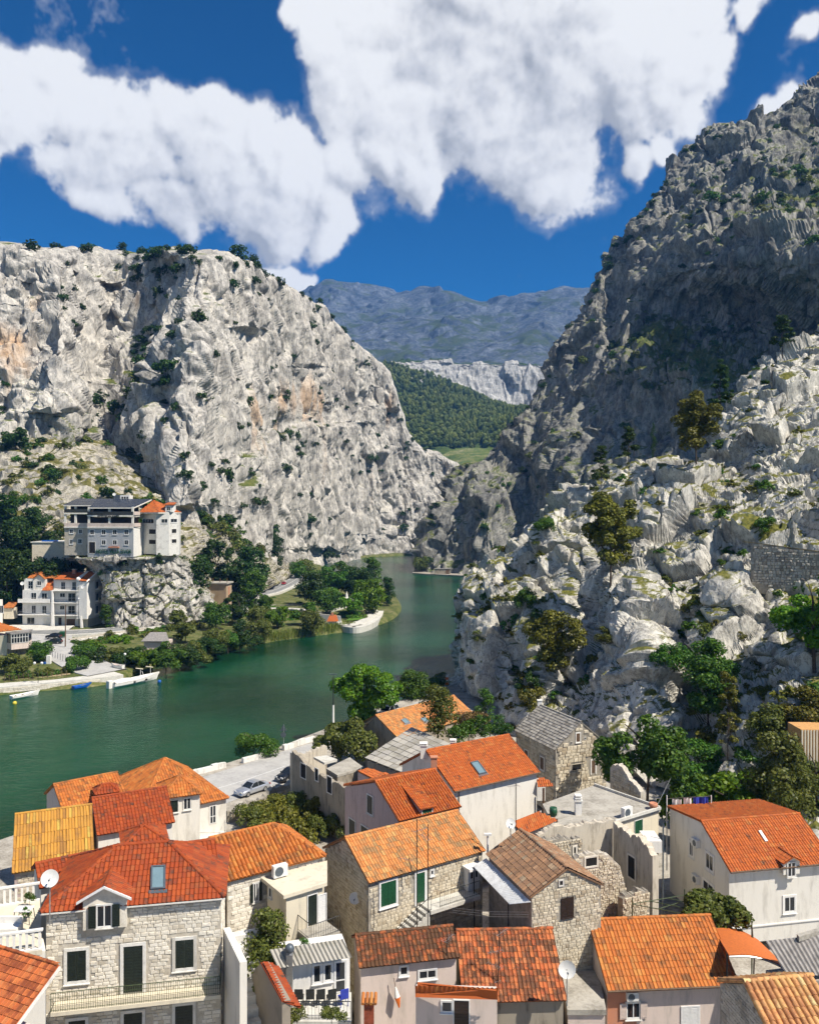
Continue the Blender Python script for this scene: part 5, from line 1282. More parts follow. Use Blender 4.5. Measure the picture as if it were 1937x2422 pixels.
ruin(c4(1130,1200), c4(1470,1200), 60, 61.5, 3, [(0, zt(c4,1170,1190,60)), (.6, zt(c4,1330,1190,61)), (1, zt(c4,1460,1180,61.5))], 'mortar_grey', 'stone_warm',
     [rc(c4, 1262,1290,1290,1312), rc(c4, 1405,1245,1420,1290), rc(c4, 1428,1335,1445,1370)], 5, n=150)
ruin(c4(1330,1290), c4(1790,1310), 57, 58.5, 3, [(0, zt(c4,1330,1420,57)), (.25, zt(c4,1450,1300,57.4)), (.62, zt(c4,1610,1280,58)), (.8, zt(c4,1700,1350,58.2)), (.9, zt(c4,1750,1400,58.3)), (1, zt(c4,1775,1560,58.5))], 'mortar', 'stone_warm',
     [rc(c5, 24,552,104,612), rc(c5, 72,782,112,882)], 7, n=200)
ruin(c5(225,300), c5(512,520), 65, 60.5, 3, [(0, zt(c5,225,285,65)), (.5, zt(c5,370,380,63)), (.85, zt(c5,480,470,61)), (1, zt(c5,515,560,60.5))], 'pl_ruin', None, [rc(c5, 335,545,385,700)], 11, rough=.2)
ruin(c5(295,850), c5(490,800), 57, 58, 3, [(0, zt(c5,300,850,57)), (.6, zt(c5,420,790,57.6)), (1, zt(c5,490,810,58))], 'mortar_grey', 'stone_warm', [], 13, n=60)
p0 = zpt(1443,1860,10.8); p1 = zpt(1515,1895,10.8)
rw = thing('rubble_parapet', 'rubble wall stump behind the concrete terrace roof', 'wall', (p0+p1)/2-ZV*5); w_, a, out = rough_wall(rw, p0, p1, 4, [(0,12.6),(.3,13.2),(1,11.6)], .5, M['mortar'], seed=15)
stone_wall(w_, Vector((p0.x, p0.y, 0)), a, out, [(0,8), ((p1-p0).length,8), ((p1-p0).length,11.4), ((p1-p0).length*.3,12.9), (0,12.4)], M['stone_warm'], hs=(.2,.35), ls=(.25,.5), nobj=100, proud=.08)

# --- big white house on the right
h = House('white_dormer_house', 'large white house with terracotta roof and small gabled dormer', (1728,2064), (1975,2041.5), 62, (1640,1942.5), g=4, oh=.35, os=.1, wall='pl_white', tile='tile_new', tw=.235, tl=.36, back=(5.5, .75), gut=1)
for r in ((783,442,808,540), (903,530,955,640), (882,735,955,800)): h.win('left', rc(c5, *r), 'glass', sur=.14, surm=M['pl_bright'])
for y, nm in ((440, 'upper'), (705, 'lower')):
    cc = h.at('left', *c5(838, y)); ac_unit(nm+' air conditioner on the shaded wall of the dormer house', cc, h.n, -h.u, .85, .62, .34)
c, a, out, w, hh = h.rect('front', *rc(c5, 1442,560,1560,690)); o_, a_, out_ = h.side('front'); xd = (c-o_).dot(a_)+h.os; ez = h.at('front', *c5(1500,560)).z
d_, f_ = dormer(h, xd, w, h.zf-.6, ez, .38, M['pl_white'], M['tile_new'])
h.win('front', rc(c5, 1470,570,1527,674), 'glass', fwd=h.oh+.045, sur=.05); h.win('front', rc(c5, 1470,837,1547,944), 'glass', sur=.15, surm=M['pl_bright'])
MB().obox(Vector((h.fl.x, h.fl.y, 0))+ZV*(h.at('front', *c5(1300,1050)).z)+out_*.004, a_*(h.L-.2), out_*.08, ZV*.1).build('plinth_moulding', M['pl_bright'], h.root)
cb = h.roofpt(*c5(1340,440)); MB().obox(cb-h.u*.12, h.u*.24, h.n*.9+ZV*.9*h.slope, h.rn*.15).build('roof_flashing', M['pl_bright'], h.root)
r_ = thing('side_balcony', 'white rear balcony at the left corner of the dormer house', 'balcony', P(1560,2060,66)-ZV*4); zl = h.RL.z
b0 = zpt(*c5(590,600), 8.6); MB().obox(b0+Vector((-1.3,0,.9)), (1.2,0,0), (0,2.2,0), (0,0,.95)).build('balcony', M['pl_bright'], r_)
MB().tube([zpt(*c5(592,300), zl-.3)+Vector((-.05,-.05,0)), Vector((b0.x-.05, b0.y-.05, 4))], .06, 6).build('downpipe', M['grey_metal'], r_)
# pergola with vine
pg = thing('green_pergola', 'green iron pergola frame carrying a vine before the dormer house', 'pergola', P(1620,2170,52)-ZV*2)
zp = 10.2; pts = [zpt(*c5(365,890), zp), zpt(*c5(1235,1060), zp), zpt(*c5(1060,905), zp), zpt(*c5(745,825), zp)]
mb = MB(); pa, pb_, pc_, pd_ = pts
for f in (0, .25, .5, .75, 1.): mb.tube([pa.lerp(pb_, f*.9), pd_.lerp(pc_, f)], .03, 5)
for f in (0, .33, .66, 1.): mb.tube([pa.lerp(pd_, f), pb_.lerp(pc_, f)], .03, 5)
mb.build('frame', M['iron_green'], pg)
for p in (pa, pb_, pc_, pa.lerp(pb_, .5), pd_): MB().tube([Vector((p.x, p.y, 4)), p+ZV*.4], .04, 6).build('post', M['iron_green'], pg)
PERG = pts

# --- bottom right: bright tiled house
h = House('bright_tile_house', 'near house with bright orange tiled roof and rose white wall', (1437,2345), (1750,2331), 48, (1401,2176), g=3.5, oh=.4, os=.12, wall='pl_rose', tile='tile_orange', tw=.235, tl=.42, gut=1)
h.win('front', rc(c5, 322,1608,420,1722), 'open', sur=.08, shm=M['pl_rose']); h.win('front', rc(c5, 728,1642,846,1790), 'shut', sur=.09, surm=M['white'], shm=M['white'])
MB().obox(Vector((h.fl.x, h.fl.y, 3.5))-h.n*.012, h.u*1.75, h.n*.01, ZV*(h.zf-3.6)).build('salmon_panel', M['pl_salmon'], h.root)
ac_unit('small air conditioner under the bright roof eave', h.at('front', *c5(358,1550)), h.u, -h.n, .7, .5, .28)
B18 = h
# felt canopy
cn = thing('felt_canopy', 'curved bright orange felt canopy behind the bright tiled roof', 'canopy', P(1760,2230,50)-ZV*5)
L0 = [P(*c5(955,1070), 53), P(*c5(1280,1150), 53.5)]; L1 = [P(*c5(1068,1262), 48.5), P(*c5(1512,1372), 48.5)]
V = []; F = []; N_ = 12
for i in range(N_+1):
    f = i/N_; b_ = ZV*(.35*math.sin(math.pi*f)); V += [L0[0].lerp(L0[1], f)+b_, L1[0].lerp(L1[1], f)+b_]
F = [(2*i, 2*i+1, 2*i+3, 2*i+2) for i in range(N_)]; m_ = len(V); V += [v-ZV*.12 for v in V]; F += [tuple(k+m_ for k in f[::-1]) for f in F]
F += [(2*i+1, m_+2*i+1, m_+2*i+3, 2*i+3) for i in range(N_)]
MB().add(V, F).build('felt', M['felt'], cn)
mb = MB(); mb.tube([L1[0].lerp(L1[1], i/N_)+ZV*(.35*math.sin(math.pi*i/N_)-.08)-Vector((0,.05,0)) for i in range(N_+1)], .06, 6); mb.build('gutter', M['steel'], cn)
for p in (L1[0], L1[1]): MB().tube([Vector((p.x, p.y+.3, 4)), p+Vector((0,.3,-.1))], .06, 6).build('post', M['iron'], cn)
# grey corrugated roof at right edge
r_ = thing('corrugated_shed', 'shed with grey corrugated roof at the right edge', 'shed', P(1900,2250,50)-ZV*6)
q = [zpt(*c5(1500,1420), 10.6), zpt(*c5(1950,1400), 10.6), zpt(*c5(1800,1105), 12.), zpt(*c5(1335,1160), 12.)]
corrugated(r_, 'roof', q[0], q[1], q[2], q[3], M['sheet_grey'], .26, .045)
MB().prism([Vector((p.x, p.y, 4)) for p in q], ZV*6.3).build('wall', M['mortar_grey'], r_)
MB().obox(q[3]+Vector((2.,.1,-.1)), q[2]-q[3]-Vector((2.2,0,0)), (0,.3,0), (0,0,.3)).build('parapet', M['concrete'], r_)
# tan barrel roof
h = House('tan_barrel_house', 'stone cottage with chunky tan barrel tiles in the bottom right corner', c5(1395,1905), c5(1930,1850), 37, c5(1228,1452), g=4, oh=.2, os=.1, wall='mortar_grey', tile='tile_tan', prof='barrel', tw=.30, tl=.45, stone=('left',), stonem='stone_grey', stone_n=150)
h.done(10)

# --- centre bottom: sooty roof, mossy roof, small canopy
h = House('sooty_roof_house', 'near house with large soot streaked red roof', (1094,2373), (1341,2367), 46, (1076,2201), g=3.5, oh=.3, wall='pl_dirty', tile='tile_sooty', tw=.235, tl=.36)
B22 = h
MB().obox(Vector((h.fl.x, h.fl.y, h.zf-3.2))-h.n*.03+h.u*1.6, h.u*.75, -h.n*.3, ZV*.6).build('meter_box', M['plastic'], h.root)
ap = h.roofpt(*c6(545,1000)); aerial('roof_aerial', 'tangled television aerial in front of the sooty roof', ap-ZV*1.2, 4.2, ((.95, .8), (.72, 3.6), (.5, 2.6), (.3, .4)), (.1,0))
dish('satellite_dish', 'large white satellite dish at the sooty roof verge', *c6(1050,908), 45.2, 41, (-.05,-.97,.2), pole=2.0)
h = House('mossy_roof_house', 'white cottage with dark mossy red roof in the foreground', (849,2291), (1088,2265), 46, (813,2213), g=3.5, oh=.3, wall='pl_rose', tile='tile_moss', tw=.235, tl=.33)
h.win('front', rc(c3, 1187,1035,1246,1100), 'glass', sur=.06, surm=M['white'], panes=1); h.win('front', rc(c3, 1325,1062,1452,1125), 'glass', sur=.06, surm=M['white'])
B23 = h
ap = h.roofpt(*c3(1530,960)); aerial('roof_aerial', 'short stub aerial on the mossy roof', ap, 1., ((.9, 1.),))
fp = h.at('front', *c3(1165,1250)); fl = thing('beach_umbrella', 'folded orange and white umbrella leaning on the white cottage', 'umbrella', fp-ZV*.9-h.n*.3)
q0 = h.at('front', *c3(1175,1310))-h.n*.35; q1 = h.at('front', *c3(1138,1105))-h.n*.25
MB().tube([q0, q0.lerp(q1, .35)], .04, 7, .17).build('canopy', M['orange_cloth'], fl); MB().tube([q0.lerp(q1, .36), q0.lerp(q1, .7)], .16, 7, .05).build('canopy_stripe', M['pl_bright'], fl); MB().tube([q0.lerp(q1, .7), q1], .02, 5).build('pole', M['wood'], fl)
# brick chimney stub
bp = P(*c3(965,1440), 42); r_ = thing('brick_chimney', 'red brick chimney with tiled cap in the foreground', 'chimney', bp-ZV*.9)
wpx = 75*560/1724/1937*42; zt_ = P(*c3(965,1285), 42).z; hb = .075; z = bp.z-.9; k = 0
MB().box(bp.x-wpx/2+.02, bp.y-.23+.02, z, bp.x+wpx/2-.02, bp.y+.23-.02, zt_).build('core', M['mortar'], r_)
while z < zt_-.05:
    for sx in range(2):
        o = (.0 if k % 2 else -.06)
        MB().box(bp.x-wpx/2+(wpx/2+o)*sx, bp.y-.25, z, bp.x+(o if sx == 0 else wpx/2)-.012, bp.y-.205, z+hb-.014).build('brick', M['brick'], r_)
    z += hb; k += 1
for i in range(4): MB().tube([Vector((bp.x-wpx*.6+wpx*.4*i, bp.y-.4, zt_+.05)), Vector((bp.x-wpx*.6+wpx*.4*i, bp.y+.3, zt_+.2))], .09, 7).build('cap_tile', M['tile_orange'], r_)
# small canopy house in front of the sooty roof
r_ = thing('canopy_house', 'rose walled lean-to with short tiled canopy and dark door', 'lean-to', P(1080,2422,42)-ZV*4)
zl = P(*c3(1300,1250), 42).z; q = [zpt(*c3(1300,1250), zl), zpt(*c6(545,1115), zl), zpt(*c6(535,1050), zl+.55), zpt(*c3(1318,1150), zl+.55)]
tile_plane(r_, q, M['tile_new'], tw=.25, tl=.5, nobj=100)
a = (q[1]-q[0]).normalized(); out = Vector((a.y, -a.x, 0)); wq = q[0]-out*.5
MB().obox(Vector((wq.x, wq.y, 3.5)), (q[1]-q[0]), -out*.7, ZV*(zl-3.6)).build('wall', M['pl_rose'], r_)
for r, k, nm in (((1490,1290,1570,1368), 'glass', 'window'), ((1582,1284,1690,1480), 'door', 'door')):
    x0, y0, x1, y1 = rc(c3, *r); cc = hit((x0+x1)/2, (y0+y1)/2, wq, out); opening(r_, cc, a, out, abs((hit(x1,y0,wq,out)-hit(x0,y0,wq,out)).dot(a)), abs(hit(x0,y1,wq,out).z-hit(x0,y0,wq,out).z), k, sur=.05, surm=M['white'], shm=M['sh_brown'], nm=nm, panes=1)
# concrete roof between sooty and bright roofs
r_ = thing('concrete_shed', 'flat concrete roof in shade between two red roofs', 'shed', P(1380,2330,45)-ZV*4)
s1, q = slab('roof_slab', None, [c6(1052,1200), c6(1335,1200), c6(1250,770), c6(985,780)], 8.4, .3, M['concrete'], parent=r_)
MB().prism([Vector((p.x, p.y, 3.5)) for p in [x.lerp(sum(q, Vector())/4, .04) for x in q]], ZV*4.58).build('wall', M['pl_rose'], r_)
r_ = thing('grey_lean_to', 'narrow grey corrugated lean-to below the brown roofed house', 'lean-to', P(1345,2230,49)-ZV*4)
zl = 9.2; q = [zpt(*c6(985,775), zl), zpt(*c6(1155,772), zl), zpt(*c6(1080,650), zl+.9), zpt(*c6(965,600), zl+.9)]
corrugated(r_, 'roof', q[0], q[1], q[2], q[3], M['sheet_grey'], .22, .04); MB().prism([Vector((p.x, p.y, 4)) for p in q], ZV*(zl-4.1)).build('wall', M['mortar_grey'], r_)

# --- corrugated terrace house, bottom centre left
r_ = thing('terrace_house', 'white house with wavy grey sheet roof and cluttered terrace', 'house', P(740,2350,45)-ZV*5)
zl = P(*c3(305,1050), 44).z; q = [zpt(*c3(300,1052), zl), zpt(*c3(838,972), zl), zpt(*c3(770,838), zl+.75), zpt(*c3(238,916), zl+.75)]
corrugated(r_, 'roof', q[0], q[1], q[2], q[3], M['sheet_grey'] if False else M['asbestos'], .235, .05)
a = (q[1]-q[0]).normalized(); out = Vector((a.y, -a.x, 0)); wq = q[0]-out*.55
MB().obox(Vector((wq.x, wq.y, 4)), (q[1]-q[0]), -out*2.4, ZV*(zl-4.15)).build('wall', M['pl_bright'], r_)
for r, k, nm in (((556,1025,612,1155), 'glass', 'window'), ((636,1018,692,1140), 'glass', 'window'), ((716,1000,792,1225), 'glassdoor', 'door')):
    x0, y0, x1, y1 = rc(c3, *r); cc = hit((x0+x1)/2, (y0+y1)/2, wq, out); opening(r_, cc, a, out, abs((hit(x1,y0,wq,out)-hit(x0,y0,wq,out)).dot(a)), abs(hit(x0,y1,wq,out).z-hit(x0,y0,wq,out).z), k, sur=.07, surm=M['white'], nm=nm, panes=1)
tz = hit(*c3(740,1232), wq, out).z
tq = [zpt(*c3(330,1440), tz), zpt(*c3(835,1440), tz), zpt(*c3(835,1225), tz), zpt(*c3(400,1260), tz)]
ter = MB().prism([p-ZV*.25 for p in tq], ZV*.25).build('terrace', M['concrete_lt'], r_)
railing(ter, [zpt(*c3(365,1425), tz), zpt(*c3(830,1425), tz)], .95, M['iron'], .18)
MB().prism([Vector((p.x, p.y, 3)) for p in tq], ZV*(tz-3.26)).build('base_wall', M['concrete'], r_)
fp = zpt(*c3(385,1320), tz); zt_ = P(*c3(385,900), fp.y).z
fl = thing('flue_pipe', 'tall square metal flue with round cowl on the terrace', 'flue', fp)
MB().box(fp.x-.17, fp.y-.17, tz, fp.x+.17, fp.y+.17, zt_-.35).build('duct', M['steel'], fl); MB().ball(Vector((fp.x, fp.y, zt_-.05)), .26, 12).build('cowl', M['grey_metal'], fl, True); MB().tube([Vector((fp.x, fp.y, zt_-.4)), Vector((fp.x, fp.y, zt_-.1))], .12, 8).build('neck', M['steel'], fl)
def chair(label, p, m, yaw):
    r = thing('terrace_chair', label, 'chair', p); ca, sa = math.cos(yaw), math.sin(yaw); f = lambda x, y, z: Vector((p.x+x*ca-y*sa, p.y+x*sa+y*ca, p.z+z))
    ex, ey = Vector((ca, sa, 0)), Vector((-sa, ca, 0))
    MB().obox(f(-.23,-.23,.42), ex*.46, ey*.46, ZV*.05).build('seat', m, r); MB().obox(f(-.23,.21,.472), ex*.46, ey*.05, ZV*.5).build('backrest', m, r)
    for sx in (-.21, .21):
        for sy in (-.2, .22): MB().tube([f(sx, sy, 0), f(sx, sy, .42)], .02, 5).build('leg', m, r)
for i, (x, m, lb) in enumerate(((455,'iron','dark terrace chair nearest the flue pipe'), (535,'iron','second dark terrace chair from the flue pipe'), (610,'iron','third dark terrace chair from the flue pipe'), (688,'iron','dark terrace chair beside the blue one'), (775,'cloth_blue','blue terrace chair at the right end of the row'))):
    chair(lb, zpt(*c3(x,1318), tz), M[m], math.pi+.1*i)
dr = zpt(*c3(370,1310), tz); dk = thing('drying_rack', 'small white wire drying rack by the flue', 'drying rack', dr); mb = MB()
for i in range(7): mb.tube([dr+Vector((-.3,-.1+.05*i,.45+.07*i)), dr+Vector((.3,-.2+.05*i,.4+.07*i))], .009, 4)
mb.tube([dr+Vector((-.3,-.1,.45)), dr+Vector((-.3,.25,.95))], .012, 4); mb.tube([dr+Vector((.3,-.2,.4)), dr+Vector((.3,.15,.9))], .012, 4); mb.build('rack', M['white'], dk)
for sx in (-.3, .3): MB().tube([dr+Vector((sx,.1,.6)), dr+Vector((sx,-.2,0))], .012, 4).build('leg', M['white'], dk)
# stone gable left of the terrace
r_ = thing('stone_gable_wall', 'shaded stone gable with red tiled edge left of the cluttered terrace', 'house', P(640,2420,43)-ZV*5)
pk = P(*c3(205,960), 44); fo = P(*c3(330,1500), 40.5); bk = P(*c3(115,1080), 44.5)
w0 = Vector((bk.x, bk.y, 0)); w1 = Vector((fo.x, fo.y, 0)); dd = (w1-w0)
MB().prism([w0+ZV*3, w0+ZV*bk.z, w0+dd*.3+ZV*pk.z, w1+ZV*(fo.z+1.4), w1+ZV*3], Vector((.4,.15,0))).build('wall', M['stone_grey'], r_)
_dorm_plane(r_, [w1+ZV*(fo.z+1.3)+Vector((.9,.2,-.3)), w0+dd*.3+ZV*(pk.z-.3)+Vector((.9,.2,0)), w0+dd*.3+ZV*(pk.z+.05), w1+ZV*(fo.z+1.45)], M['tile_red'], .22)

# --- bottom left flat tiled roof
r_ = thing('flat_tile_house', 'near house with worn flat orange tiles in the bottom left corner', 'house', (-19,33,4))
R0 = P(139.7,2283,35); R1 = zpt(-40,2228.5,R0.z); d_ = (R1-R0).normalized(); nn_ = Vector((d_.y, -d_.x, 0)); nn_ = nn_ if nn_.y < 0 else -nn_
E0 = P(*c1(500,2150), 30.6); run = (E0-R0).dot(nn_); dz = R0.z-E0.z
E0 = R0+nn_*4.6-ZV*2.7; E1 = R1+nn_*4.6-ZV*2.7
rf, *_ = tile_plane(r_, [E1, E0, R0, R1], M['tile_flat'], prof='flat', tw=.22, tl=.30, nobj=300, jit=.006)
ridge(rf, R0, R1, M['tile_flat'], sc=.7)
MB().prism([Vector((p.x, p.y, 4)) for p in (E1-nn_*.3, E0-nn_*.3, R0+nn_*.1, R1)], ZV*(E0.z-4.2)).build('wall', M['pl_rose'], r_)
MB().obox(R0-ZV*.16, (E0-R0), d_*-.1, ZV*.1).build('verge', M['stone_white'], r_)
# ---------------------------------------------------------------- near bank: ground, road, parapets
bank = [(-110,-20),(-84,20),(-62,55),(-47,78),(-27.5,107),(-18.2,119.6),(-12.2,130),(-6.7,141),(7.7,160),(24,172),(70,170),(120,90),(120,-25)]
MB().prism([Vector((x, y, -4)) for x, y in bank], ZV*7.0).build('town_ground', M['dirt'])['kind'] = 'structure'
def strip(name, pts, w, z, m, th=.2, cl=0, parent=None):
    """band along pts; w = (left, right) widths"""
    pts = [Vector(p) for p in pts]; V = []; n = len(pts)
    for i, p in enumerate(pts):
        d = pts[min(i+1, n-1)]-pts[max(i-1, 0)]; d.z = 0; d.normalize(); x = Vector((d.y, -d.x, 0)); zz = p.z if z is None else z
        V += [Vector((p.x, p.y, zz))-x*w[0], Vector((p.x, p.y, zz))+x*w[1]]
    F = [(2*i, 2*i+1, 2*i+3, 2*i+2) for i in range(n-1)]; m0 = len(V); V += [v-ZV*th for v in V]
    F += [(m0+2*i+2, m0+2*i+3, m0+2*i+1, m0+2*i) for i in range(n-1)]
    F += [(2*i+2, m0+2*i+2, m0+2*i, 2*i) for i in range(n-1)]+[(2*i+1, m0+2*i+1, m0+2*i+3, 2*i+3) for i in range(n-1)]
    o = MB().add(V, F).build(name, m, parent); return o
def smoothline(pts, k=8):
    pts = [Vector(p) for p in pts]; out = []; n = len(pts)
    for i in range(n-1):
        p0, p1, p2, p3 = pts[max(i-1, 0)], pts[i], pts[i+1], pts[min(i+2, n-1)]
        for j in range(k):
            f = j/k; out.append(.5*((2*p1)+(p2-p0)*f+(2*p0-5*p1+4*p2-p3)*f*f+(3*p1-p0-3*p2+p3)*f**3))
    return out+[pts[-1]]
rz = 3.03
outer = [zpt(*c2(x, y), rz) for x, y in ((-330,935),(-100,800),(60,735),(350,645),(640,548),(880,478),(1010,446),(1250,345),(1420,262),(1700,160))]
inner = [zpt(*c2(x, y), rz) for x, y in ((-150,1120),(130,975),(285,905),(560,800),(720,735),(850,625),(960,540),(1180,440),(1330,350),(1560,250))]
V = []
for a_, b_ in zip(smoothline(outer, 5), smoothline(inner, 5)): V += [a_, b_]
F = [(2*i, 2*i+1, 2*i+3, 2*i+2) for i in range(len(V)//2-1)]
MB().add(V, F).build('river_road', M['asphalt2'])['kind'] = 'structure'
mk = [zpt(*c2(x, y), rz+.006) for x, y in ((150,822),(350,762),(520,704),(660,654))]
strip('road_marking', mk, (.07,.07), rz+.006, M['paint'], .003)['kind'] = 'structure'
def parapet(name, label, pts, h, w, m, bl=1.0, seed=0):
    r = random.Random(seed); root = thing(name, label, 'wall', pts[0])
    for p0, p1 in zip(pts, pts[1:]):
        d = p1-p0; L = d.length; d.normalize(); x = Vector((d.y, -d.x, 0)); q = 0
        while q < L-.2:
            l = min(L-q, bl*r.uniform(.7, 1.3)); hh = h*r.uniform(.85, 1.1)
            MB().obox(p0+d*(q+.015)-ZV*.15-x*w/2*r.uniform(.9, 1.05), d*(l-.03), x*w*r.uniform(.92, 1.05), ZV*(hh+.15)).build('block', m, root); q += l
    return root
Z3 = lambda x, y, f=c2: zpt(*f(x, y), 3.02)
parapet('river_parapet', 'low white block parapet along the river road near the blue boat', [Z3(-60,745), Z3(20,712), Z3(225,662)], .7, .5, M['stone_white'], 1.1, 1)
parapet('river_parapet', 'white block parapet beside the round riverside bush', [Z3(350,632), Z3(460,602), Z3(565,572)], .6, .5, M['stone_white'], 1.0, 2)
parapet('river_parapet', 'white block parapet under the triangular road sign', [Z3(645,540), Z3(760,502), Z3(870,468)], .75, .5, M['stone_white'], 1.0, 3)
fr_ = thing('riverside_fence', 'dark iron fence on the river edge past the lamp pole', 'fence', Z3(870,465))
for a_, b_ in (((872,465),(1000,430)), ((1024,428),(1180,362)), ((1180,362),(1310,318))):
    railing(fr_, [Z3(*a_), Z3(*b_)], 1.6 if a_[0] < 900 else 1.1, M['iron'], .25, .015, 'fence_panel')
# road sign, lamp pole, marker
def post(label, base, h, name='lamp_pole', cat='lamp'):
    return thing(name, label, cat, base)
b = Z3(648,530); r_ = post('triangular road sign on a pole at the river edge', b, 3, 'road_sign', 'sign')
tp = P(*c2(652,352), b.y); MB().tube([b, tp], .04, 6).build('pole', M['steel'], r_)
zt_ = tp.z; MB().prism([Vector((b.x-.5, b.y-.02, zt_-.95)), Vector((b.x+.5, b.y-.02, zt_-.95)), Vector((b.x, b.y-.02, zt_+.05))], (0,.03,0)).build('triangle_plate', M['grey_metal'], r_)
MB().lathe(Vector((b.x, b.y-.03, zt_-1.45)), [(0,.0), (.4,.0), (.4,.03), (0,.03)], 16, (0,-1,0)).build('round_plate', M['grey_metal'], r_)
b = Z3(1011,445); r_ = post('tall lamp pole, white below and dark above, by the big green tree', b, 9)
tp = P(788,1596,b.y); mz = P(788,1668,b.y).z
MB().tube([b, Vector((b.x, b.y, mz))], .17, 8, .13).build('concrete_post', M['pl_bright'], r_); MB().tube([Vector((b.x, b.y, mz)), Vector((b.x, b.y, tp.z))], .09, 6, .05).build('steel_mast', M['iron'], r_)
MB().obox(Vector((b.x-.6, b.y-.08, tp.z)), (1.2,0,0), (0,.16,0), (0,0,.12)).build('lamp_head', M['grey_metal'], r_)
b = P(1057,1622,158); r_ = post('small orange and white marker post at the crag corner', b, 2, 'marker_post', 'sign')
MB().tube([b-ZV*3, b+ZV*.1], .06, 6).build('pole', M['steel'], r_)
for i, m in enumerate(('orange_cloth', 'pl_bright', 'orange_cloth', 'pl_bright')): MB().box(b.x-.28, b.y-.05, b.z+.12+.5*i, b.x+.28, b.y+.05, b.z+.60+.5*i).build('plate', M[m], r_)

# ---------------------------------------------------------------- vehicles
def carpaint(name, col, metallic=.5, rough=.28):
    m, t = newmat(name); finish(t, col, rough, spec=.5, Metallic=metallic, **{'Coat Weight': .6, 'Coat Roughness': .05}); return m
M['car_silver'] = carpaint('silver car paint', (.42,.44,.48,1)); M['car_black'] = carpaint('black car paint', (.012,.013,.016,1)); M['car_white'] = carpaint('white car paint', (.6,.62,.64,1), .1)
M['car_green'] = carpaint('dark green car paint', (.008,.022,.024,1)); M['car_red'] = carpaint('red car paint', (.35,.02,.02,1), .2)
M['lamp_glass'] = plain('headlight glass', (.6,.6,.58,1), .15, .05); M['tail'] = plain('tail light', (.35,.02,.02,1), .3, .1)
CARS = {'sedan': dict(L=4.5, W=1.75, H=1.42, prof=[(-2.25,.38),(-2.2,.62),(-2.05,.72),(-1.2,.86),(1.25,.92),(1.95,.9),(2.2,.8),(2.25,.42)], cab=[(-1.05,.88),(-.35,1.36),(.1,1.42),(.75,1.40),(1.5,.93)]),
        'suv': dict(L=4.6, W=1.85, H=1.8, prof=[(-2.3,.5),(-2.28,.85),(-2.1,.98),(-1.15,1.08),(1.6,1.1),(2.2,1.05),(2.28,.9),(2.3,.5)], cab=[(-1.05,1.08),(-.45,1.66),(0,1.76),(1.7,1.74),(2.15,1.1)]),
        'hatch': dict(L=3.9, W=1.68, H=1.46, prof=[(-1.95,.4),(-1.92,.66),(-1.75,.76),(-1.0,.9),(1.3,.95),(1.8,.92),(1.93,.8),(1.95,.42)], cab=[(-.95,.9),(-.3,1.38),(.1,1.46),(1.2,1.42),(1.75,.95)])}
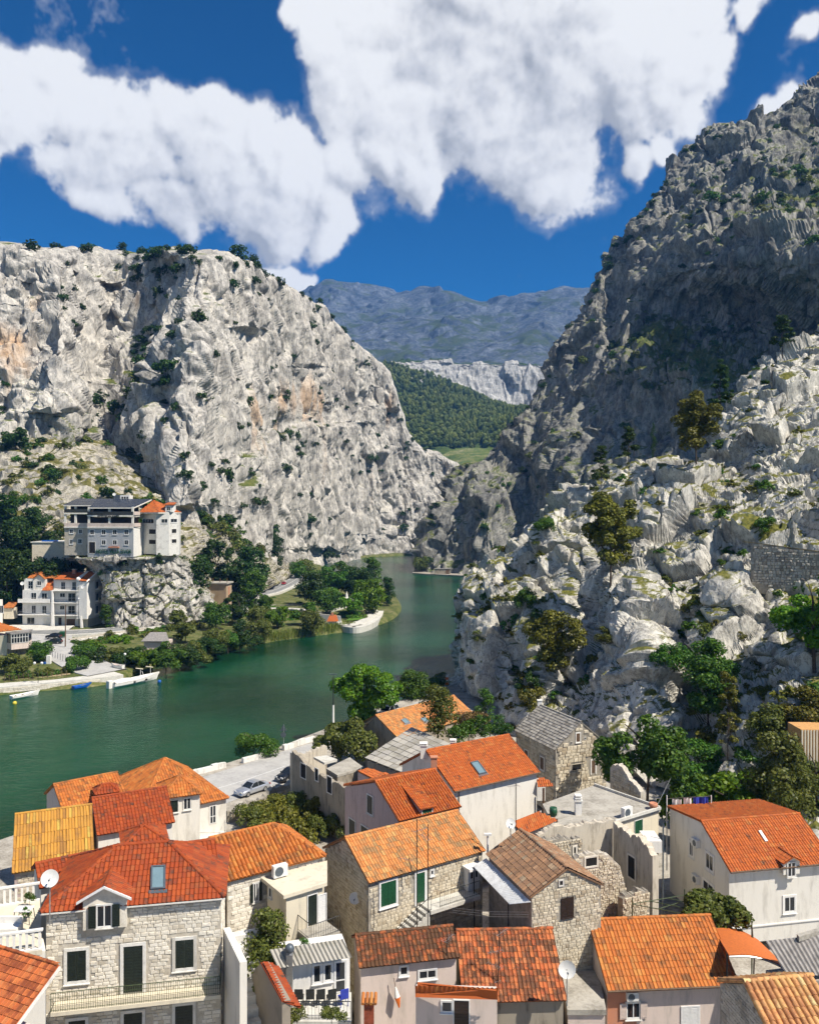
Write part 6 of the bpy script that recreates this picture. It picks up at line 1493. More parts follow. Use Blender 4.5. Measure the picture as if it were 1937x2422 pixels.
def car(name, label, p, yaw, kind, paint, group=None):
    k = CARS[kind]; root = thing(name, label, 'car', p, group); ca, sa = math.cos(yaw), math.sin(yaw)
    T = lambda x, y, z: Vector((p.x+x*ca-y*sa, p.y+x*sa+y*ca, p.z+z)); hw = k['W']/2
    pr = k['prof']; V = []; n = len(pr)
    rings = [(-hw*.9, .0, .82), (-hw, 0, .5), (-hw*.98, 0, 0), (hw*.98, 0, 0), (hw, 0, .5), (hw*.9, 0, .82)]
    low = .26
    def zf(x, f):                         # f 0 sill ... 1 shoulder
        z = np.interp(x, [q[0] for q in pr], [q[1] for q in pr]); return low+(z-low)*f
    xs = np.linspace(pr[0][0], pr[-1][0], 22); sec = [(-.93,.0), (-1.,.25), (-1.,.62), (-.95,.9), (-.80,1.), (0,1.04), (.80,1.), (.95,.9), (1.,.62), (1.,.25), (.93,.0)]
    for x in xs:
        e = 1-.10*max(0, (abs(x)-k['L']*.36)/(k['L']*.14))
        for s, f in sec: V.append(T(x, s*hw*e, zf(x, f)))
    m = len(sec); F = [(i*m+j, i*m+j+1, (i+1)*m+j+1, (i+1)*m+j) for i in range(len(xs)-1) for j in range(m-1)]
    F += [tuple(range(m))[::-1], tuple((len(xs)-1)*m+j for j in range(m))]
    MB().add(V, F).build('body', paint, root, True)
    cb = k['cab']; V = []; n = len(cb)
    for sgn in (-1, 1):
        for i, (x, z) in enumerate(cb): V.append(T(x, sgn*hw*(.86 if i in (0, n-1) else .70), z-(.03 if i in (0, n-1) else .04)))
    F = [(i, i+1, n+i+1, n+i) for i in range(n-1)]+[tuple(range(n)), tuple(range(n, 2*n))[::-1]]
    MB().add(V, F).build('glasshouse', M['glass'], root)
    rfp = cb[1:-1]; V = []
    for sgn in (-1, 1): V += [T(x, sgn*hw*.73, z-.01) for x, z in rfp]
    r0 = len(rfp); MB().add(V+[v-ZV*.035 for v in V], [(i, i+1, r0+i+1, r0+i) for i in range(r0-1)]+[(2*r0+i, 3*r0+i, 3*r0+i+1, 2*r0+i+1) for i in range(r0-1)]+[(i, 2*r0+i, 2*r0+i+1, i+1) for i in range(r0-1)]+[(r0+i+1, 3*r0+i+1, 3*r0+i, r0+i) for i in range(r0-1)]).build('roof', paint, root)
    for sgn in (-1, 1):
        mb = MB()
        for i, j in ((0, 1), (n-2, n-1)): mb.tube([T(cb[i][0], sgn*hw*(.87 if i == 0 else .72), cb[i][1]-.03), T(cb[j][0], sgn*hw*(.72 if i == 0 else .87), cb[j][1]-.03)], .045, 5)
        mx = (cb[0][0]+cb[-1][0])/2+.1; mb.tube([T(mx, sgn*hw*.89, cb[0][1]), T(mx, sgn*hw*.73, cb[2][1]-.04)], .04, 5); mb.build('pillar', paint, root)
        for wx in (-k['L']*.30, k['L']*.29):
            c = T(wx, sgn*(hw-.1), .31); ax = T(0, sgn, 0)-T(0, 0, 0)
            w = MB().lathe(c, [(.0,-.1), (.31,-.1), (.325,-.04), (.325,.06), (.30,.115), (.2,.115)], 16, ax).build('wheel', M['rubber'], root)
            MB().lathe(c, [(.205,.10), (.2,.12), (.06,.09), (0,.09)], 12, ax).build('rim', M['steel'], w)
        MB().obox(T(pr[0][0]-.015, sgn*hw*.62-.2, pr[1][1]-.06), T(.12,0,0)-T(0,0,0), T(0,.4,0)-T(0,0,0), ZV*.15).build('headlight', M['lamp_glass'], root)
        MB().obox(T(pr[-1][0]-.09, sgn*hw*.66-.18, pr[-1][1]+.2), T(.11,0,0)-T(0,0,0), T(0,.36,0)-T(0,0,0), ZV*.16).build('tail_light', M['tail'], root)
        MB().obox(T(cb[0][0]+.12, sgn*(hw+.02)-.08, cb[0][1]+.02), T(.12,0,0)-T(0,0,0), T(0,.16,0)-T(0,0,0), ZV*.12).build('mirror', paint, root)
    MB().obox(T(pr[0][0]-.02, -.26, .42), T(.02,0,0)-T(0,0,0), T(0,.52,0)-T(0,0,0), ZV*.11).build('number_plate', M['white'], root)
    return root
f_, b_ = zpt(*c2(378,884), rz), zpt(*c2(527,832), rz); yaw = math.atan2((b_-f_).y, (b_-f_).x)
car('parked_car', 'silver saloon car parked beside the rubble wall', (f_+b_)/2+Vector((-math.sin(yaw), math.cos(yaw), 0))*.8, yaw, 'sedan', M['car_silver'], 'cars on the river road')
f_ = zpt(*c2(640,768), rz); car('parked_car', 'black car half hidden by the ruined building', f_+Vector((math.cos(yaw), math.sin(yaw), 0))*1.3, yaw, 'hatch', M['car_black'], 'cars on the river road')
f_ = zpt(*c2(1385,300), rz); car('parked_car', 'white off-road car behind the faded orange roof', f_+Vector((.6,1.,0)), yaw+.12, 'suv', M['car_white'], 'cars on the river road')
f_ = zpt(*c4(400,165), rz); car('parked_car', 'dark car under the trees beside the crag', f_+Vector((.3,1.,0)), yaw+.1, 'suv', M['car_black'], 'cars on the river road')

# ---------------------------------------------------------------- left bank
E = [(-112,138),(-82.7,165.5),(-65.4,175.2),(-61,194),(-51.7,211),(-40.6,232),(-24.7,248),(-13,262),(-5,288),(-4,330),(-13,395),(-35,450),(-55,530),(-62,590),(-35,657),(0,700),(24,738)]
Mi = [(-120,152),(-92,180),(-77,192),(-70,207),(-60,225),(-50,245),(-38,262),(-30,285),(-28,320),(-30,370),(-40,430),(-55,480),(-68,550),(-74,600),(-47,670),(-7,716),(22,752)]
In = [(-142,180),(-117,212),(-100,232),(-90,246),(-80,258),(-72,278),(-70,305),(-75,345),(-80,400),(-86,460),(-90,505),(-92,545),(-94,580),(-96,615),(-80,690),(-24,740),(8,780)]
Bk = [(-170,215),(-140,245),(-120,262),(-105,275),(-98,288),(-95,305),(-95,330),(-100,370),(-108,420),(-112,480),(-115,520),(-118,560),(-120,600),(-122,640),(-100,720),(-45,770),(-5,810)]
net = [[(x+2*(.5), y-2, -2) for x, y in E], [(x, y, .5) for x, y in E], [(x-.8, y+1.2, 1.35) for x, y in E], [(x, y, 2.3) for x, y in Mi], [(x, y, 3.25) for x, y in In], [(x, y, 4.0) for x, y in Bk]]
lb = sheet('left_bank', np.array(net, float), 240, 70, lambda p, n, A: np.stack([p[:, 0]*0, p[:, 0]*0, fbm(p/9, 3, 120)*.25*np.clip(p[:, 2], 0, 1)], 1), M['grass'], 'green flat river bank on the far side', px=False)
qy = [(-112,138),(-82.7,165.5),(-65.4,175.2),(-62.5,178)]
qw = strip('quay', [Vector((x-2.0, y+2.6, 1.55)) for x, y in qy], (2.3,3.2), 1.55, M['concrete_lt'], 3.6); qw['kind'] = 'structure'
# stone facing of the quay, block by block
d = Vector((17.3,9.7,0)).normalized(); ox = Vector((d.y, -d.x, 0)); 
L_ = 48; q0 = Vector((-112-2.0, 138+2.6, 0)); 
qa, qb = Vector((-84.7,168.1,0)), Vector((-67.4,177.8,0)); dd = (qb-qa).normalized(); oo = Vector((dd.y, -dd.x, 0))
st0 = qa+oo*3.2-dd*6; stone_wall(qw, st0, dd, oo, [(0,.25),((qb-qa).length+6,.25),((qb-qa).length+6,1.5),(0,1.5)], M['stone_pale'], hs=(.3,.5), ls=(.4,.9), nobj=300, seed=5, proud=.08)
# roads on the left bank
road = smoothline([zpt(x*1.1236, y*1.1236, 3.75) for x, y in ((-60,1338),(60,1330),(140,1331),(230,1326),(330,1313),(440,1294),(520,1272))]+[Vector((-64,318,3.75)), Vector((-58,345,3.7)), Vector((-56,400,3.7)), Vector((-60,455,3.7)), Vector((-72,505,3.7)), Vector((-78,560,3.7)), Vector((-72,610,3.7)), Vector((-50,665,3.7))], 7)
strip('gorge_road', road, (3.6,3.6), None, M['asphalt'], 3.2)['kind'] = 'structure'
strip('road_verge', [p-ZV*.05 for p in road], (5.0,4.8), None, M['concrete_lt'], 3.)['kind'] = 'structure'
for off in (-3.3, 0, 3.3):
    pts = []
    for i, p in enumerate(road):
        dq = road[min(i+1, len(road)-1)]-road[max(i-1, 0)]; dq.z = 0; dq.normalize(); pts.append(p+Vector((dq.y, -dq.x, 0))*off+ZV*.012)
    strip('road_marking', pts[16:], (.12,.12), None, M['paint'], .004)['kind'] = 'structure'
ramp_ = smoothline([zpt(120,1492,3.7), zpt(128,1525,3.3), zpt(165,1551,2.7), zpt(215,1578,2.1), zpt(255,1590,1.72)], 6)
strip('quay_ramp', ramp_, (5.,5.), None, M['asphalt2'], 2.)['kind'] = 'structure'
strip('parking_apron', [zpt(30,1478,3.82), zpt(100,1486,3.82), zpt(170,1484,3.82)], (4.,4.5), None, M['concrete_lt'], 2.)['kind'] = 'structure'
strip('layby', [Vector((-63,352,3.72)), Vector((-62,395,3.72)), Vector((-66,440,3.72))], (8,.5), None, M['concrete_lt'], 2)['kind'] = 'structure'
# retaining wall between road and gardens
rw = thing('retaining_wall', 'pale rubble retaining wall below the far road', 'wall', zpt(260,1520,2)); p0, p1 = zpt(165,1527,2.), zpt(350,1500,2.)
w_, a, out = rough_wall(rw, p0, p1, .5, [(0,3.6),(.5,3.9),(1,3.9)], .6, M['mortar'], seed=31)
stone_wall(w_, Vector((p0.x, p0.y, 0)), a, out, [(0,.6),((p1-p0).length,.6),((p1-p0).length,3.8),(0,3.5)], M['stone_white'], hs=(.4,.7), ls=(.5,1.2), nobj=150, proud=.15)
# promontory: rounded quay, lawn, ramp wall, bridge railing
pv = [(1090,795),(1060,833),(1150,820),(1290,775),(1370,715),(1410,640),(1395,600),(1290,625),(1300,668),(1230,720),(1120,755),(1010,770),(1000,735),(890,735),(885,800)]
f5 = lambda x, y: (640+x*.18561, 1330+y*.18561)
def s5(pts, z): return [zpt(*f5(x, y), z) for x, y in pts]
rim = s5([(870,770),(900,805),(1060,830),(1180,812),(1300,762),(1385,690),(1412,620)], 1.75)
strip('promontory_quay', smoothline(rim, 5), (6.,.8), 1.8, M['concrete_lt'], 3)['kind'] = 'structure'
strip('promontory_step', smoothline([p+Vector((-1.8,1.6,.35)) for p in rim], 5), (2.6,.3), None, M['concrete_lt'], 2)['kind'] = 'structure'
MB().prism([p for p in s5([(960,745),(1010,745),(1120,735),(1215,705),(1235,675),(1170,672),(1080,690)], 2.2)], ZV*.25).build('riverside_lawn', M['lawn'])['kind'] = 'structure'
rp = thing('ramp_wall', 'long blue grey concrete ramp wall on the promontory', 'wall', zpt(*f5(700,760), 1.5))
a0, a1 = zpt(*f5(540,765), 1.6), zpt(*f5(890,790), 1.3)
w_, a, out = rough_wall(rp, a0, a1, 0, [(0,4.3),(1,3.6)], .4, M['pl_grey'], rough=.01, name='wall_face')
MB().obox(Vector((a0.x, a0.y, 4.32)), Vector((a1.x-a0.x, a1.y-a0.y, -.68)), Vector((0,.55,0)), ZV*.22).build('coping', M['concrete_lt'], rp)
br = thing('footbridge', 'pale footbridge deck with railing leading to the promontory', 'bridge', zpt(*f5(250,610), 2.5))
pts = [zpt(*f5(x, y), 4.2) for x, y in ((-80,590),(60,585),(300,590),(480,615),(600,640))]
strip('deck', smoothline(pts, 4), (1.6,1.6), None, M['concrete_lt'], .4, parent=br)
railing(br, [p+Vector((0,-1.5,.02)) for p in pts], 1.1, M['steel'], .8, .02); railing(br, [p+Vector((0,1.5,.02)) for p in pts], 1.1, M['steel'], .8, .02, 'rear_railing')
# little red roofed kiosk and its landing
kb = zpt(*f5(790,830), 1.0); kr = thing('river_kiosk', 'tiny white hut with steep red roof on the promontory landing', 'hut', kb)
kw_ = 3.2; kz = 3.6
MB().box(kb.x-1.3, kb.y-1, kb.z-1.2, kb.x+1.3, kb.y+1.4, kb.z+kz*.55).build('wall', M['pl_bright'], kr)
MB().prism([Vector((kb.x-1.7, kb.y-1.4, kb.z+kz*.56)), Vector((kb.x+1.7, kb.y-1.4, kb.z+kz*.56)), Vector((kb.x+1., kb.y-.2, kb.z+kz)), Vector((kb.x-1., kb.y-.2, kb.z+kz))], (0,2.6,0)).build('roof', M['tile_new'], kr)
MB().box(kb.x-.4, kb.y-.2, kb.z+kz, kb.x+.3, kb.y+.5, kb.z+kz+.9).build('chimney', M['pl_salmon'], kr)
MB().box(kb.x-.9, kb.y-1.03, kb.z-.2, kb.x-.1, kb.y-1.0, kb.z+1.5).build('door', M['wood'], kr)
lq = zpt(*f5(790,880), .1); ld = thing('landing_stage', 'white landing stage with curved front below the red roofed hut', 'landing', lq)
MB().prism([Vector((lq.x-4.2, lq.y-.6, -.6)), Vector((lq.x+2.6, lq.y+.2, -.6)), Vector((lq.x+4.2, lq.y+4.5, -.6)), Vector((lq.x-3.6, lq.y+5, -.6))], ZV*1.7).build('platform', M['pl_bright'], ld)
for i in range(2): MB().box(lq.x-2.6+2.9*i, lq.y-.68+.35*i, .25, lq.x-.6+2.9*i, lq.y-.5+.35*i, .7).build('opening', M['dark'], ld)
wb_ = zpt(*f5(990,560), 2.3); wh = thing('garden_shrine', 'small pale stone well house with pointed top among the trees', 'well house', wb_)
MB().box(wb_.x-2.2, wb_.y-1.5, wb_.z-1, wb_.x+2.2, wb_.y+1.5, wb_.z+2.4).build('wall', M['stone_white'], wh); MB().prism([Vector((wb_.x-2.6, wb_.y-1.9, wb_.z+2.4)), Vector((wb_.x+2.6, wb_.y-1.9, wb_.z+2.4)), Vector((wb_.x+2., wb_.y-1.5, wb_.z+3.2)), Vector((wb_.x-2., wb_.y-1.5, wb_.z+3.2))], (0,3.4,0)).build('roof', M['stone_white'], wh)
MB().lathe(Vector((wb_.x-.6, wb_.y, wb_.z+3.2)), [(.5,0), (.45,.8), (.0,2.4)], 8).build('finial', M['stone_white'], wh); MB().lathe(Vector((wb_.x-.2, wb_.y-1.52, wb_.z+1.2)), [(.7,0), (.7,.02), (0,.02)], 12, (0,-1,0)).build('opening', M['dark'], wh)
st = strip('garden_path', [zpt(*f5(690,640), 2.6), zpt(*f5(940,565), 2.6)], (.9,.9), 2.6, M['concrete_lt'], .5); st['kind'] = 'structure'

# brown transformer tower
tb = zpt(519,1442,3.6); tw_ = thing('transformer_tower', 'plain brown transformer tower with flat roof by the road', 'tower', tb)
fl_ = P(493,1440,tb.y-1.5); fr_ = P(535,1442,tb.y-3.); bx_ = P(548,1438,tb.y+3.)
zt_ = P(519,1380,tb.y).z; q = [fl_, fr_, bx_, fl_+(bx_-fr_)]; q = [Vector((p.x, p.y, 2)) for p in q]
MB().prism(q, ZV*(zt_-2)).build('wall', M['pl_brown'], tw_); cen = sum(q, Vector())/4
MB().prism([Vector((p.x, p.y, zt_))+(p-cen).normalized()*.7 for p in q], ZV*.45).build('roof_slab', M['concrete'], tw_)
a = (q[2]-q[1]).normalized(); o2 = Vector((a.y, -a.x, 0)); cc = (q[1]+q[2])/2; MB().obox(cc-a*.7+o2*.02+ZV*.5, a*1.4, o2*.05, ZV*2.6).build('door', M['pl_salmon'], tw_); MB().obox(cc-a*.6+o2*.02+ZV*4.4, a*1.2, o2*.05, ZV*(zt_-7.5)).build('shutter', M['pl_salmon'], tw_)
for i in range(3): p = q[0].lerp(q[1], .2+.4*i)+Vector((0,1.5,0)); MB().tube([Vector((p.x, p.y, zt_+.45)), Vector((p.x, p.y, zt_+1.8))], .14, 6).build('insulator', M['wood'], tw_)

# ---------------------------------------------------------------- far houses
def plane_of(p0, p1):
    a = Vector((p1.x-p0.x, p1.y-p0.y, 0)).normalized(); return a, Vector((a.y, -a.x, 0))
def wrect(parent, p0, p1, r, kind, **kw):
    a, out = plane_of(p0, p1); x0, y0, x1, y1 = r; cc = hit((x0+x1)/2, (y0+y1)/2, p0, out)
    return opening(parent, cc+out*kw.pop('fwd', 0.), a, out, abs((hit(x1,y0,p0,out)-hit(x0,y0,p0,out)).dot(a)), abs(hit(x0,y1,p0,out).z-hit(x0,y0,p0,out).z), kind, **kw)
def boxq(q, z0, z1, name, m, parent): return MB().prism([Vector((p.x, p.y, z0)) for p in q], ZV*(z1-z0)).build(name, m, parent)
# apartment house
g2 = lambda x, y: (30+x*.15081, 1330+y*.15081); r2 = lambda a, b, c, d: g2(a, b)+g2(c, d)
ap = thing('apartment_house', 'white four storey apartment house with orange roofs and balconies across the river', 'house', zpt(130,1486,3.8))
Da = 240.; L0 = P(*g2(155,1000), Da+1); L1 = P(*g2(612,1030), Da); R1 = P(*g2(1165,1040), Da-1.5); R2 = P(*g2(1485,900), Da+9)
bkv = R2-R1; bkv.z = 0
z = lambda y, D=Da: P(*g2(600, y), D).z
qL = [L0, L1, L1+bkv, L0+bkv]; boxq(qL, 2.5, z(440), 'wall', M['pl_bright'], ap)
Rf0 = L1+Vector((0,1.3,0)); Rf1 = P(*g2(1010,1040), Da+.2)+Vector((0,1.3,0))
boxq([Rf0, Rf1, Rf1+bkv, Rf0+bkv], 2.5, z(265), 'wall', M['pl_bright'], ap)
Rm = P(*g2(1000,1040), Da-.8); boxq([Rm, R1, R2, Rm+bkv], z(885), z(300), 'wall', M['pl_bright'], ap); boxq([Rm+Vector((0,1.6,0)), R1+Vector((-.4,1.6,0)), R2-Vector((1,1.5,0)), Rm+bkv], 2.5, z(886), 'wall', M['pl_cream'], ap)
# attic of the left part with gable front and its roof
fL0, fL1 = P(*g2(190,440), Da+1.6), P(*g2(615,440), Da+1.2)
pkx = P(*g2(415,190), Da+.8); e0 = P(*g2(320,260), Da+.8); e1 = P(*g2(515,270), Da+.7)
MB().prism([Vector((e0.x, e0.y, z(440))), Vector((e1.x, e1.y, z(440))), e1, pkx, e0], (0,5,0)).build('gable', M['pl_white'], ap)
boxq([P(*g2(180,430), Da+1.4), P(*g2(320,430), Da+1.3), P(*g2(320,430), Da+1.3)+Vector((0,4,0)), P(*g2(180,430), Da+1.4)+Vector((0,4,0))], z(440), z(265), 'gable_bay', M['pl_bright'], ap)
def roofq(pts, m=M['tile_orange']):
    MB().prism([p-ZV*.2 for p in pts], ZV*.19).build('roof', m, ap) if False else tile_plane(ap, pts, m, tw=.4, tl=.5, nobj=0)
ev = z(250); rv = z(150)
roofq([P(*g2(240,250), Da+1.5), P(*g2(640,250), Da+1.5), P(*g2(840,148), Da+5.6), P(*g2(330,150), Da+5.6)])
for sg, p_ in ((-1, e0), (1, e1)):
    a_ = pkx+ZV*.15-Vector((0,.4,0)); b_ = p_+ZV*.1-Vector((0,.4,0)); roofq([b_+Vector((0,5,0)), b_, a_, a_+Vector((0,5,0))] if sg > 0 else [b_, b_+Vector((0,5,0)), a_+Vector((0,5,0)), a_])
roofq([P(*g2(460,440), Da-.4), P(*g2(620,445), Da-.4), P(*g2(650,260), Da+3.4), P(*g2(600,260), Da+3.4)], M['tile_new'])
roofq([P(*g2(640,268), Da+.4), P(*g2(1000,268), Da+.2), P(*g2(1185,165), Da+5.5), P(*g2(820,150), Da+5.8)], M['tile_new'])
roofq([P(*g2(1040,290), Da-1.4), P(*g2(1185,295), Da-1.6), P(*g2(1345,155), Da+4.4), P(*g2(1190,160), Da+4.4)], M['tile_new'])
MB().prism([P(*g2(1000,272), Da-1.2), P(*g2(1045,292), Da-1.3), P(*g2(1195,165), Da+4.8), P(*g2(1160,160), Da+4.8)], ZV*.45).build('parapet', M['pl_bright'], ap)
sg_ = [Vector((R1.x, R1.y, z(300))), R1.lerp(R2, .5), Vector((R2.x, R2.y, 0))]; sg_[1] = P(*g2(1345,150), (R1.y+R2.y)/2); sg_[2] = P(*g2(1500,238), R2.y)
MB().prism(sg_, (-.5,0,0)).build('gable', M['pl_bright'], ap)
MB().prism([sg_[0]+Vector((.0,-.3,-.1)), sg_[1]+Vector((0,-.1,.05)), sg_[1]+Vector((0,-.1,.4)), sg_[0]+Vector((0,-.3,.3))], (.35,.1,0)).build('bargeboard', M['pl_bright'], ap)
MB().prism([sg_[1]+Vector((0,0,.05)), sg_[2]+Vector((.1,.3,-.1)), sg_[2]+Vector((.1,.3,.3)), sg_[1]+Vector((0,0,.4))], (.35,.1,0)).build('bargeboard', M['pl_bright'], ap)
cb = P(*g2(970,150), Da+5); chimney(ap, cb-ZV*.6, 1., 1.2, M['pl_salmon'], M['pl_bright'])
# balconies
def balc(x0, x1, y, D0, dep, rail, m=M['pl_bright'], solid=False, extra=0):
    a_, b_ = P(*g2(x0, y), D0), P(*g2(x1, y), D0-.3); s_ = MB().obox(a_-Vector((0,dep,.16)), b_-a_, (0,dep+.3+extra,0), ZV*.18).build('balcony', m, ap)
    e = Vector((0,-dep+.1,.03))
    if solid: MB().obox(a_+e, b_-a_, (0,.09,0), ZV*.95).build('parapet', M['pl_bright'], s_)
    else: railing(s_, [a_+e, b_+e], .95, rail, .35, .02)
balc(110, 612, 620, Da+.6, 1.3, M['white'], solid=True); balc(110, 612, 815, Da+.6, 1.3, M['steel'])
for y in (440, 630, 825): balc(620, 1075, y, Da+.4, 1.2, M['iron'], extra=1.2)
MB().prism([P(*g2(1000,265), Da-.6), P(*g2(1040,300), Da-1), P(*g2(1040,450), Da-1), P(*g2(1000,440), Da-.6)], (0,.3,0)).build('side_screen', M['pl_white'], ap)
for x in (610,): MB().prism([P(*g2(x,450), Da-.9), P(*g2(x+20,450), Da-.9), P(*g2(x+40,1040), Da-1.6), P(*g2(x-4,1040), Da-1.6)], (0,.5,0)).build('buttress', M['pl_bright'], ap)
MB().prism([P(*g2(1060,850), Da-1.4), P(*g2(1080,850), Da-1.4), P(*g2(1100,1045), Da-1.8), P(*g2(1064,1045), Da-1.8)], (0,.5,0)).build('buttress', M['pl_bright'], ap)
# side loggias on the right face
a_, o_s = plane_of(R1, R2)
for y0, y1 in ((265,405), (455,590), (640,790)):
    x0p, x1p = g2(1290, y0), g2(1465, y1); cc = hit((x0p[0]+x1p[0])/2, (x0p[1]+x1p[1])/2, R1, o_s); ww = abs((hit(x1p[0], x0p[1], R1, o_s)-hit(x0p[0], x0p[1], R1, o_s)).dot(a_)); hh = (x1p[1]-x0p[1])/1937*cc.y
    lg = MB().obox(cc-a_*ww/2-ZV*hh/2+o_s*.03, a_*ww, o_s*.02, ZV*hh).build('loggia', M['pl_grey'], ap)
    for e in (-.3, .2): MB().obox(cc+a_*(ww*e-.5)-ZV*hh*.45+o_s*.052, a_*1., o_s*.02, ZV*hh*.75).build('door', M['glass'], lg)
    s_ = MB().obox(cc-a_*(ww/2+.1)-ZV*(hh/2+.15)+o_s*.025, a_*(ww+.5), o_s*1.2, ZV*.16).build('balcony', M['pl_bright'], ap); MB().obox(cc-a_*(ww/2)-ZV*(hh/2)+o_s*1.1, a_*(ww+.4), o_s*.1, ZV*.85).build('parapet', M['pl_cream'], s_)
for r, k in (((245,295,318,412),'glassdoor'), ((385,295,450,362),'glass')): wrect(ap, e0 if r[0] > 320 else P(*g2(180,430), Da+1.4), e1 if r[0] > 320 else P(*g2(320,430), Da+1.3), r2(*r), k, sur=.08, surm=M['white'], fwd=.02)
for r, k in (((292,480,372,605),'glassdoor'), ((458,485,540,610),'glassdoor'), ((300,680,365,800),'glassdoor'), ((465,685,530,805),'glassdoor'), ((228,868,345,970),'glass')): wrect(ap, L0, L1, r2(*r), k, sur=.1, surm=M['white'], fwd=.02)
wrect(ap, L0, L1, r2(490,880,605,1025), 'door', sur=.1, shm=M['pl_white'], surm=M['white'], fwd=.02, nm='garage_door')
for r, k in (((760,310,825,425),'glassdoor'), ((935,310,995,425),'glassdoor'), ((742,485,822,548),'glass'), ((872,485,985,612),'glassdoor'), ((742,682,812,742),'glass'), ((872,682,978,808),'glassdoor'), ((718,868,768,985),'shut')): wrect(ap, Rf0, Rf1, r2(*r), k, sur=.08, surm=M['white'], shm=M['sh_brown'], fwd=.02)
wrect(ap, Rf0, Rf1, r2(845,890,980,1045), 'door', sur=.1, shm=M['wood'], surm=M['white'], fwd=.02, nm='garage_door')
dish('satellite_dish', 'white satellite dish at the left end of the apartment house', *g2(150,332), Da+.4, 9, (.1,-.95,.3), pole=1.6); dish('satellite_dish', 'white satellite dish on the apartment house front wall', *g2(1098,385), Da-2.2, 9, (-.1,-.95,.3), base=P(*g2(1098,400), Da-1.3))

# hotel on the rock
g1 = lambda x, y: (130+x*.17981, 1160+y*.17981); r1 = lambda a, b, c, d: g1(a, b)+g1(c, d)
ho = thing('hotel', 'hotel on a rock with open restaurant floors and a red hipped tower roof', 'hotel', P(*g1(700,830), 240))
Dh = 238.; zz = lambda y: P(*g1(700, y), Dh).z
A0, A1 = P(*g1(430,830), Dh+1.0), P(*g1(1032,830), Dh-.6); A2 = P(*g1(1150,800), Dh+7.5); ab = A2-A1; ab.z = 0
boxq([A0, A1, A2, A0+ab], zz(880), zz(490), 'wall', M['pl_grey'], ho)  # front greyed: its shade is put into the render colour
boxq([A1+Vector((.02,.01,0)), A1+ab*.99, A1+ab*.99-Vector((.4,0,0)), A1-Vector((.4,-.2,0))], zz(870), zz(488), 'side_wall', M['pl_bright'], ho) if False else None
a_, o_s = plane_of(A1, A2); MB().obox(A1+o_s*.01+ZV*(zz(870)-A1.z), ab, o_s*.05, ZV*(zz(490)-zz(870))).build('white_side_wall', M['pl_bright'], ho)
W0, W1 = P(*g1(125,790), Dh+3.4), P(*g1(432,800), Dh+3.); boxq([W0, W1, W1+ab, W0+ab], zz(860), zz(488), 'stone_wing', M['stone_grey'], ho)
S0, S1 = P(*g1(1150,760), Dh+7.6), P(*g1(1335,780), Dh+3.6); S2 = P(*g1(1500,780), Dh+4.5); S3 = P(*g1(1632,770), Dh+8.5)
boxq([S0, S1, S1+Vector((2,10,0)), S0+Vector((0,9,0))], zz(850), zz(290), 'stone_wing', M['stone_white'], ho)
boxq([S1, S2, S3, S3+Vector((-2,9,0)), S1+Vector((1,11,0))], zz(870), zz(285), 'stone_tower', M['stone_white'], ho)
# floor slabs, columns and parapets of the open storeys
def floor(p0, p1, y, th, dep, m=M['pl_white'], name='floor_slab'):
    q0, q1 = Vector((p0.x, p0.y, zz(y))), Vector((p1.x, p1.y, zz(y))); return MB().prism([q0-Vector((0,.4,0)), q1-Vector((0,.4,0)), q1+ab+Vector((.3,0,0)), q0+ab], -ZV*th).build(name, m, ho)
for y in (478, 325): floor(A0, A1, y, .45, 8); floor(W0, W1, y+(0 if y == 478 else -32), .4, 8)
for p0, p1, ys in ((A0, A1, ((215,325), (352,478))), (W0, W1, ((190,292), (318,478)))):
    for yt, yb in ys:
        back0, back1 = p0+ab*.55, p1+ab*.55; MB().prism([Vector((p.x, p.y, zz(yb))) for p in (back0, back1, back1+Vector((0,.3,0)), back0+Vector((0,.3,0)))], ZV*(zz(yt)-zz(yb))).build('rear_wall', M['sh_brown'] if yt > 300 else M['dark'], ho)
        for f in ((.03, .48, .985) if p0 is A0 else (.04, .48)): q = p0.lerp(p1, f); MB().obox(Vector((q.x-.3, q.y-.2, zz(yb))), (.6,0,0), (0,.5,0), ZV*(zz(yt)-zz(yb))).build('column', M['pl_white'], ho)
        q0, q1 = Vector((p0.x, p0.y, zz(yb))), Vector((p1.x, p1.y, zz(yb))); MB().obox(q0-Vector((0,.25,0)), q1-q0, (0,.12,0), ZV*1.05).build('parapet', M['pl_rose'] if yt > 310 else M['glass'], ho)
        q0, q1 = Vector((p1.x, p1.y, zz(yb))), Vector((p1.x, p1.y, zz(yb)))+ab; MB().obox(q0+o_s*.2, q1-q0, o_s*.12, ZV*1.05).build('parapet', M['pl_rose'], ho)
MB().obox(Vector((S0.x, S0.y, zz(355)))-Vector((.5,.5,0)), (S0-A1).normalized()*-2.2, (0,6,0), ZV*.5).build('balcony', M['pl_bright'], ho)
